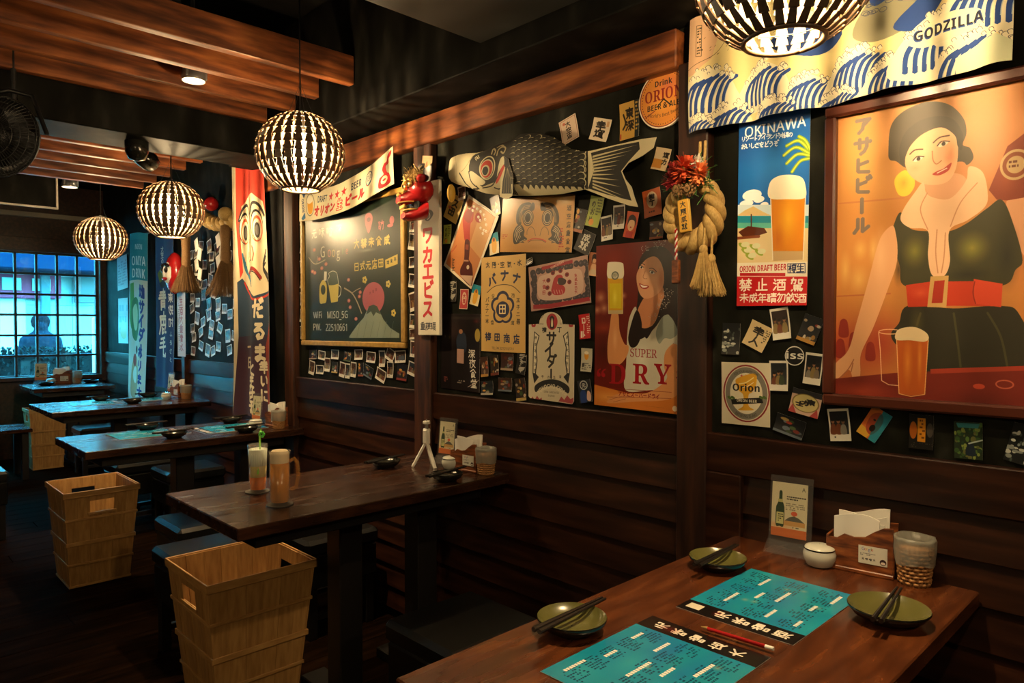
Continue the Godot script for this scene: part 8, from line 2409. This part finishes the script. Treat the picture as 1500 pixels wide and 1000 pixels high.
func box(st: SurfaceTool, at: Vector3, size: Vector3, bevel := 0.0, turn := Basis.IDENTITY) -> void:
	var h := size / 2.0
	var e := minf(bevel, minf(h.x, minf(h.y, h.z)) * 0.9)
	var P := func(v: Vector3) -> Vector3: return at + turn * v
	for ax in 3:
		var b := (ax + 1) % 3
		var c := (ax + 2) % 3
		for sg in [-1.0, 1.0]:
			var q := []
			for uv in [[-1, -1], [1, -1], [1, 1], [-1, 1]]:
				var v := Vector3()
				v[ax] = h[ax] * sg
				v[b] = (h[b] - e) * uv[0]
				v[c] = (h[c] - e) * uv[1]
				q.append(P.call(v))
			quad(st, q[0], q[1], q[2], q[3], at)
	if e <= 0.0: return
	for ax in 3:
		var b := (ax + 1) % 3
		var c := (ax + 2) % 3
		for sb in [-1.0, 1.0]:
			for sc in [-1.0, 1.0]:
				var q := []
				for k in [[-1, 0], [1, 0], [1, 1], [-1, 1]]:
					var v := Vector3()
					v[ax] = (h[ax] - e) * k[0]
					v[b] = (h[b] - (e if k[1] else 0.0)) * sb
					v[c] = (h[c] - (0.0 if k[1] else e)) * sc
					q.append(P.call(v))
				quad(st, q[0], q[1], q[2], q[3], at)
	for sx in [-1.0, 1.0]:
		for sy in [-1.0, 1.0]:
			for sz in [-1.0, 1.0]:
				tri(st, P.call(Vector3(h.x * sx, (h.y - e) * sy, (h.z - e) * sz)), P.call(Vector3((h.x - e) * sx, h.y * sy, (h.z - e) * sz)), P.call(Vector3((h.x - e) * sx, (h.y - e) * sy, h.z * sz)), at)

func loft(st: SurfaceTool, rings: Array, closed := true, caps := true, smooth := true) -> void:
	# rings of points, joined one to the next
	st.set_smooth_group(0 if smooth else -1)
	var n: int = rings[0].size()
	var mid := Vector3.ZERO
	for r in rings.size() - 1:
		var a: Array = rings[r]
		var b: Array = rings[r + 1]
		for i in (n if closed else n - 1):
			var j := (i + 1) % n
			st.add_vertex(a[i]); st.add_vertex(b[j]); st.add_vertex(b[i])
			st.add_vertex(a[i]); st.add_vertex(a[j]); st.add_vertex(b[j])
	st.set_smooth_group(-1)
	if caps:
		for k in [0, rings.size() - 1]:
			mid = Vector3.ZERO
			for v in rings[k]: mid += v / n
			for i in n:
				var j := (i + 1) % n
				if k == 0: st.add_vertex(mid); st.add_vertex(rings[k][j]); st.add_vertex(rings[k][i])
				else: st.add_vertex(mid); st.add_vertex(rings[k][i]); st.add_vertex(rings[k][j])

func lathe(st: SurfaceTool, prof: Array, seg := 24, at := Vector3.ZERO, caps := true, smooth := true) -> void:
	# prof: [radius, height, ...] from the bottom up on the outside
	var rings := []
	for k in range(0, prof.size(), 2):
		var ring := []
		for i in seg: ring.append(at + Vector3(cos(i * TAU / seg) * prof[k], prof[k + 1], sin(i * TAU / seg) * prof[k]))
		rings.append(ring)
	loft(st, rings, true, caps, smooth)

func tube(st: SurfaceTool, path: Array, radius, seg := 8, caps := true, flat := 1.0) -> void:
	var rings := []
	var side := Vector3.ZERO
	for i in path.size():
		var d: Vector3 = (path[mini(i + 1, path.size() - 1)] - path[maxi(i - 1, 0)]).normalized()
		if side == Vector3.ZERO: side = d.cross(Vector3.UP if absf(d.y) < 0.9 else Vector3.RIGHT).normalized()
		side = (side - d * side.dot(d)).normalized()
		var up := side.cross(d)
		var r: float = radius[i] if radius is Array else radius
		var ring := []
		for k in seg: ring.append(path[i] + (side * cos(k * TAU / seg) + up * sin(k * TAU / seg) * flat) * r)
		rings.append(ring)
	loft(st, rings, true, caps)

func prism(st: SurfaceTool, poly: PackedVector2Array, z0: float, z1: float, t := Transform3D.IDENTITY) -> void:
	# an outline in x, y given thickness from z0 to z1
	var p := poly
	if Geometry2D.is_polygon_clockwise(p): p.reverse()
	var ix := Geometry2D.triangulate_polygon(p)
	for k in range(0, ix.size(), 3):
		var a := p[ix[k]]
		var b := p[ix[k + 1]]
		var c := p[ix[k + 2]]
		if (b - a).cross(c - a) < 0.0:
			var m := b
			b = c
			c = m
		for v in [a, c, b]: st.add_vertex(t * Vector3(v.x, v.y, z1))
		for v in [a, b, c]: st.add_vertex(t * Vector3(v.x, v.y, z0))
	for i in p.size():
		var a := p[i]
		var b := p[(i + 1) % p.size()]
		for v in [Vector3(a.x, a.y, z1), Vector3(b.x, b.y, z0), Vector3(a.x, a.y, z0), Vector3(a.x, a.y, z1), Vector3(b.x, b.y, z1), Vector3(b.x, b.y, z0)]: st.add_vertex(t * v)

func sheet(w: float, h: float, thick: float, nx := 1, ny := 1, bulge = null, uv := Rect2(0, 0, 1, 1)) -> ArrayMesh:
	# a sheet in x, y around the origin: surface 0 its printed face towards +z, surface 1 its back and edges
	var place := func(i: int, j: int, back: float) -> Vector3:
		var u := float(i) / nx
		var v := float(j) / ny
		var p := Vector3((u - 0.5) * w, (0.5 - v) * h, 0.0)
		if bulge != null: p += bulge.call(u, v)
		return p - Vector3(0, 0, back)
	var st := new_st()
	st.set_smooth_group(0)
	var back := new_st()
	for i in nx:
		for j in ny:
			for k in [[0, 0], [1, 0], [1, 1], [0, 0], [1, 1], [0, 1]]:
				st.set_uv(uv.position + uv.size * Vector2(float(i + k[0]) / nx, float(j + k[1]) / ny))
				st.add_vertex(place.call(i + k[0], j + k[1], 0.0))
			for k in [[0, 0], [1, 1], [1, 0], [0, 0], [0, 1], [1, 1]]: back.add_vertex(place.call(i + k[0], j + k[1], thick))
	for i in nx:
		for j in [0, ny]:
			for k in [[i, 0.0], [i + 1, thick], [i + 1, 0.0], [i, 0.0], [i, thick], [i + 1, thick]]: back.add_vertex(place.call(k[0], j, k[1]))
	for j in ny:
		for i in [0, nx]:
			for k in [[j, 0.0], [j + 1, thick], [j + 1, 0.0], [j, 0.0], [j, thick], [j + 1, thick]]: back.add_vertex(place.call(i, k[0], k[1]))
	st.generate_normals()
	back.generate_normals()
	return back.commit(st.commit())

# ---------------------------------------------------------------- scene tree
var taken := {}
func numbered(called: String) -> String:
	taken[called] = taken.get(called, -1) + 1
	return called if taken[called] == 0 else "%s_%03d" % [called, taken[called]]

func tag(o: Node, label: String, category: String, group := "") -> void:
	o.set_meta("label", label)
	o.set_meta("category", category)
	if group: o.set_meta("group", group)

func thing(called: String, label: String, category: String, at := Vector3.ZERO, turn := 0.0, group := "") -> Node3D:
	var o := Node3D.new()
	o.name = numbered(called)
	add_child(o)
	o.position = at
	o.rotation.y = turn
	tag(o, label, category, group)
	return o

func structure(called: String, at := Vector3.ZERO) -> Node3D:
	var o := Node3D.new()
	o.name = numbered(called)
	add_child(o)
	o.position = at
	o.set_meta("kind", "structure")
	return o

func put(called: String, mesh: Mesh, mats, parent: Node, at := Vector3.ZERO) -> MeshInstance3D:
	var o := MeshInstance3D.new()
	o.name = called
	o.mesh = mesh
	o.position = at
	if mats is Array:
		for i in mats.size(): o.set_surface_override_material(i, mats[i])
	else:
		for i in mesh.get_surface_count(): o.set_surface_override_material(i, mats)
	parent.add_child(o, true)
	return o

func part(called: String, st: SurfaceTool, m: Material, parent: Node, at := Vector3.ZERO) -> MeshInstance3D:
	st.generate_normals()
	return put(called, st.commit(), m, parent, at)

func boxpart(called: String, at: Vector3, size: Vector3, m: Material, parent: Node, bevel := 0.003) -> MeshInstance3D:
	var key := "box%s/%s" % [size, bevel]
	if not cache.has(key):
		var st := new_st()
		box(st, Vector3.ZERO, size, bevel)
		st.generate_normals()
		cache[key] = st.commit()
	return put(called, cache[key], m, parent, at)

func copy(o: Node3D, label := "", group := "") -> Node3D:
	var c: Node3D = o.duplicate()
	var base: String = o.name
	if base.length() > 4 and base[-4] == "_" and base.right(3).is_valid_int(): base = base.left(-4)
	c.name = numbered(base)
	add_child(c)
	if label: c.set_meta("label", label)
	if group: c.set_meta("group", group)
	return c

# ---------------------------------------------------------------- materials
func col(r: float, g: float, b: float) -> Color: return Color(r, g, b).linear_to_srgb()

func mat(c: Color, rough := 0.6, metal := 0.0) -> StandardMaterial3D:
	var m := StandardMaterial3D.new()
	m.albedo_color = c
	m.roughness = rough
	m.metallic = metal
	return m

func matte(c: Color) -> StandardMaterial3D:
	var m := mat(c, 1.0)
	m.metallic_specular = 0.1
	return m

func noise_tex(freq: float, octaves: int, ramp: Array, seed_value: int, size := 512, squeeze := 1.0) -> NoiseTexture2D:
	var n := FastNoiseLite.new()
	n.seed = seed_value
	n.frequency = freq
	n.fractal_octaves = octaves
	n.noise_type = FastNoiseLite.TYPE_SIMPLEX_SMOOTH
	var t := NoiseTexture2D.new()
	t.width = size
	t.height = size
	t.seamless = true
	t.noise = n
	if ramp:
		var g := Gradient.new()
		g.offsets = PackedFloat32Array()
		g.colors = PackedColorArray()
		var offs := PackedFloat32Array()
		var cols := PackedColorArray()
		for k in ramp.size():
			offs.append(ramp[k][0])
			cols.append(ramp[k][1])
		g.offsets = offs
		g.colors = cols
		t.color_ramp = g
	return t

func tri_mat(tex: Texture2D, scale: Vector3, rough: float, rough_tex: Texture2D = null, bump := 0.0) -> StandardMaterial3D:
	var m := mat(Color.WHITE, rough)
	m.albedo_texture = tex
	m.uv1_triplanar = true
	m.uv1_world_triplanar = true
	m.uv1_scale = scale
	if rough_tex:
		m.roughness_texture = rough_tex
		m.roughness_texture_channel = BaseMaterial3D.TEXTURE_CHANNEL_RED
	if bump > 0.0:
		m.heightmap_enabled = true
		m.heightmap_texture = tex
		m.heightmap_scale = bump
	return m

func print_mat(tex: Texture2D, rough := 0.6, coat := 0.0) -> StandardMaterial3D:
	var m := mat(Color.WHITE, rough)
	m.albedo_texture = tex
	m.texture_repeat = false
	if coat > 0.0:
		m.clearcoat_enabled = true
		m.clearcoat = coat
		m.clearcoat_roughness = 0.12
	return m

func glass(alpha := 0.12, tint := Color.WHITE) -> StandardMaterial3D:
	var m := mat(Color(tint.r, tint.g, tint.b, alpha), 0.03)
	m.transparency = BaseMaterial3D.TRANSPARENCY_ALPHA
	return m

# kana and kanji as strokes on a grid of sixteen: pairs of x and y, y downwards
const GLYPH := {
	"ア": "23d397 867b4e", "サ": "15e5 525a b2b99d6f", "ヒ": "424c5dde 47c5", "ビ": "424c5dde 47b5 c1d3 e0f2", "ー": "28d8", "｜": "828e", "ル": "525a2e 929de9", "ワ": "2823d3d79c6e", "カ": "25d5ccae9d 72692e",
	"エ": "33d3 838d 1dfd", "ス": "33c38a2e 8add", "オ": "15e5 919e7d 952c", "リ": "424a b2b99c6f", "ン": "2355 2d8bd5", "バ": "544a2d a4c9ed c1d3 e0f2", "ナ": "15e5 82894e", "イ": "c1761a 868e", "ダ": "6127 52c2a94e 57a9 d0e2 e0f1",
	"パ": "544a2d a4c9ed d1e0f1e2d1", "ド": "525e 57b9 a2b4 c1d3", "ラ": "42c2 26d6ca6e", "ゾ": "2356 b3a94e c0d2 e0f2", "ト": "626e 68bb", "ロ": "33d3dd3d33", "ゆ": "323b 3865c6cb8d a2ac8f",
	"の": "835c3b2864b4d8cb9e", "お": "25a5 616d3d2a78c8dbae c2e4", "い": "333a5d7b b3d6da", "し": "515b7ebdda", "さ": "26d3 72b8 494c6ebe", "を": "24c3 713868a8 c66a6dbe", "ど": "5268 c45a4d7ece b1c3 d0e2", "う": "62a3 37a5c8bb6f", "ぞ": "43b348c7896d9fbe c0d2 e0f2",
	"だ": "16a5 614e 98d7 8b9ede b1c3 d0e2", "る": "43b338a7dabd7e6c8b", "ま": "34c4 37c7 828c5e3c6bdd", "と": "5268 c5496cde", "せ": "16e5 b2b96a 424d6ede", "す": "15e5 919a7b699ace", "あ": "25d4 726d b64d3a79c9dc9f", "り": "4248 b2b99c6f", "ふ": "7294 768a9d6d 3a4d caed", "に": "323e 84d4 7a7dee",
	"一": "18e8", "二": "34c4 1cec", "本": "15f5 818f 852c 85ec 5bbb", "王": "24d4 38c8 848d 1ded", "子": "33c384 848d6e 18e8", "個": "512949 383f 62e2ef6f62 85c5 a3a8 88c8cc8c88", "金": "8115 81e5 4696 29d9 868e 1eee 4b5d cbbd", "特": "2146 4148 184f 73f3 a1a5 66f6 69f9 d6df acbe", "香": "c142 14e4 8284 8417 84e7 49c9ce4e49 4bcb",
	"太": "15e5 81862e 86ee 7b9d", "陽": "222f 2262456848 82d2d68682 84d4 68f8 889adadf7e", "空": "8183 1513e3e5 6437 9497d7 39d9 898e 1efe", "氣": "4113 43e3 35d5 27c7c9dcff 3b9b 676f 394b 9a7b 6b3e 6b9e", "水": "818e6d 26662c d388 88fd",
	"梅": "1464 414f 442a 4469 a184 93f3 95e5dd7d95 79f9 b6c8 abbc", "田": "22d2dd2d22 828d 27d7", "商": "8081 13e3 5365 b3a5 26e6eece 262f 7668 a6a8 6ababd6d6a", "店": "8082 23e3 234a1f 868b 88d8 5bdbde5e5b", "横": "1464 414f 442a 4469 74f4 9296 d2d6 66f6 87e7eb8b87 b6bb 89e9 9c7e cced", "丁": "13e3 838e6d",
	"大": "15e5 81862e 86ee", "幸": "33d3 8185 15e5 5667 b6a8 28e8 1bfb 858f", "運": "2233 15453b 1d4bfe 62f2f4 6264 85e5 86d6da8a86 88d8 5cec b3bd", "力": "25d5ccae9d 81792e", "士": "16e6 818d 3ddd", "東": "13e3 35d5da3a35 38d8 818f 7a2e 9aee",
	"深": "2234 1647 1e4a 6563f3f5 8577 b5c7e7 69f9 a7af a96e a9fe", "夜": "8183 13f3 4518 373f 9467 75d5ba6f 78fe", "食": "8115 81e6 5696 48b8bc4c48 4aba 484e 4e8d 8cde", "堂": "8184 4153 c1b3 1614e4e6 57b7ba5a57 8b8e 3cdc 1eee",
	"重": "b142 14e4 36d6da3a36 38d8 828e 2ccc 1eee", "藤": "13f3 5154 b1b4 26565e4f 261f 3959 2b5b 76f6 9598 d5d8 79f9 b5ad 7e9b fdcb", "讓": "1353 2555 2757 29595d2d29 72f2 84a4a68684 c4e4e6c6c4 78f8 8aea 7cfc 9c9f beff",
	"禁": "1373 4148 4317 4377 93f3 c1c8 c397 c3f7 39d9 1bfb 8b8e6f 5c3e bdde", "止": "818d 88d8 454d 1eee", "酒": "2234 1647 1e4a 53f3 66e6ee6e66 8386 b3b9 6bdb", "駕": "13635747 3117 93d3d79793 494d 49c9 4bbb 898d 4dddcf 2e1f 5e5f 8e8f aebf", "未": "33d3 17f7 818f 872c 87ec", "成": "34e4 343a2e 37777c5c 9297ccfefc d77e c1d2",
	"年": "5124 43d3 47d7 474b 1bfb 838f", "請": "1353 2555 2757 29595d2d29 72f2 84e4 66f6 b1b6 898f 89e9eede 8beb 8ded", "勿": "5124 43e3dcae 734a2c a37b4e", "飲": "4115 4175 27676b2b27 2969 272f 2e5d 5b7e a187 93f3e6 b5b87e b9fe", "樽": "1464 414f 442a 4469 72f2 a1a2 d0c2 83e3e98983 86e6 7bfb cacfae 9cad", "生": "4125 35d5 39d9 818e 1eee",
	"沖": "2234 1647 1e4a 65e5ea6a65 a1af", "縄": "4125 2546 4629 2969 494f 2c1e 5c6e 82e2e58582 88e8ec8c88 b1be 8aea beee", "青": "33d3 25e5 17f7 8187 494f 49c9cebe 4bcb 4dcd", "鹿": "8082 23e3 23391f 35e5e93935 7579 b5b9 5b5f 5c8c 5f8e bbbefe eacc", "毛": "b132 25c4 18e7 737deeec",
	"元": "43c3 17e7 676a2e 979eeeec", "味": "14444a1a14 73e3 66f6 a2af a67d a6fd", "噌": "14444a1a14 92a4 d2c4 75f5f97975 b5b9 8bebef8f8b 8ded", "日": "33d3de3e33 38d8", "式": "15e5 3888 585d 2e8c a2a8dded c1d3", "訪": "1353 2555 2757 29595d2d29 b1b3 74f4 96e6dece 946f", "地": "1565 313b 1d6b 86e4ea 717deeea b1bb",
	"伊": "512848 383f 73e3ec 67f7 7bec 937b6f", "勢": "1363 414a 1767 c3c8e8 2bdbcf 8a6f", "手": "c132 25d5 18e8 838e6d", "作": "512848 383f 9176 83f3 a3af a7e7 abeb", "焼": "3239 1437 6167 3a6e 73f3 9196 d1d6 68f8 989c7f c8cdeeec", "酎": "1373 24646e2e24 5254 84f4 d1de a8ba", "願": "1272 223a1f 4464684844 5859 92f2 a3e3ea9a93 95e5 97e7 ab9e dbfe", "就": "8181 1373 4143 25656825 484e 2b1d 6b7d 95f5 b19f c7cdeeec d1e3", "人": "816a2e 88ee",
}
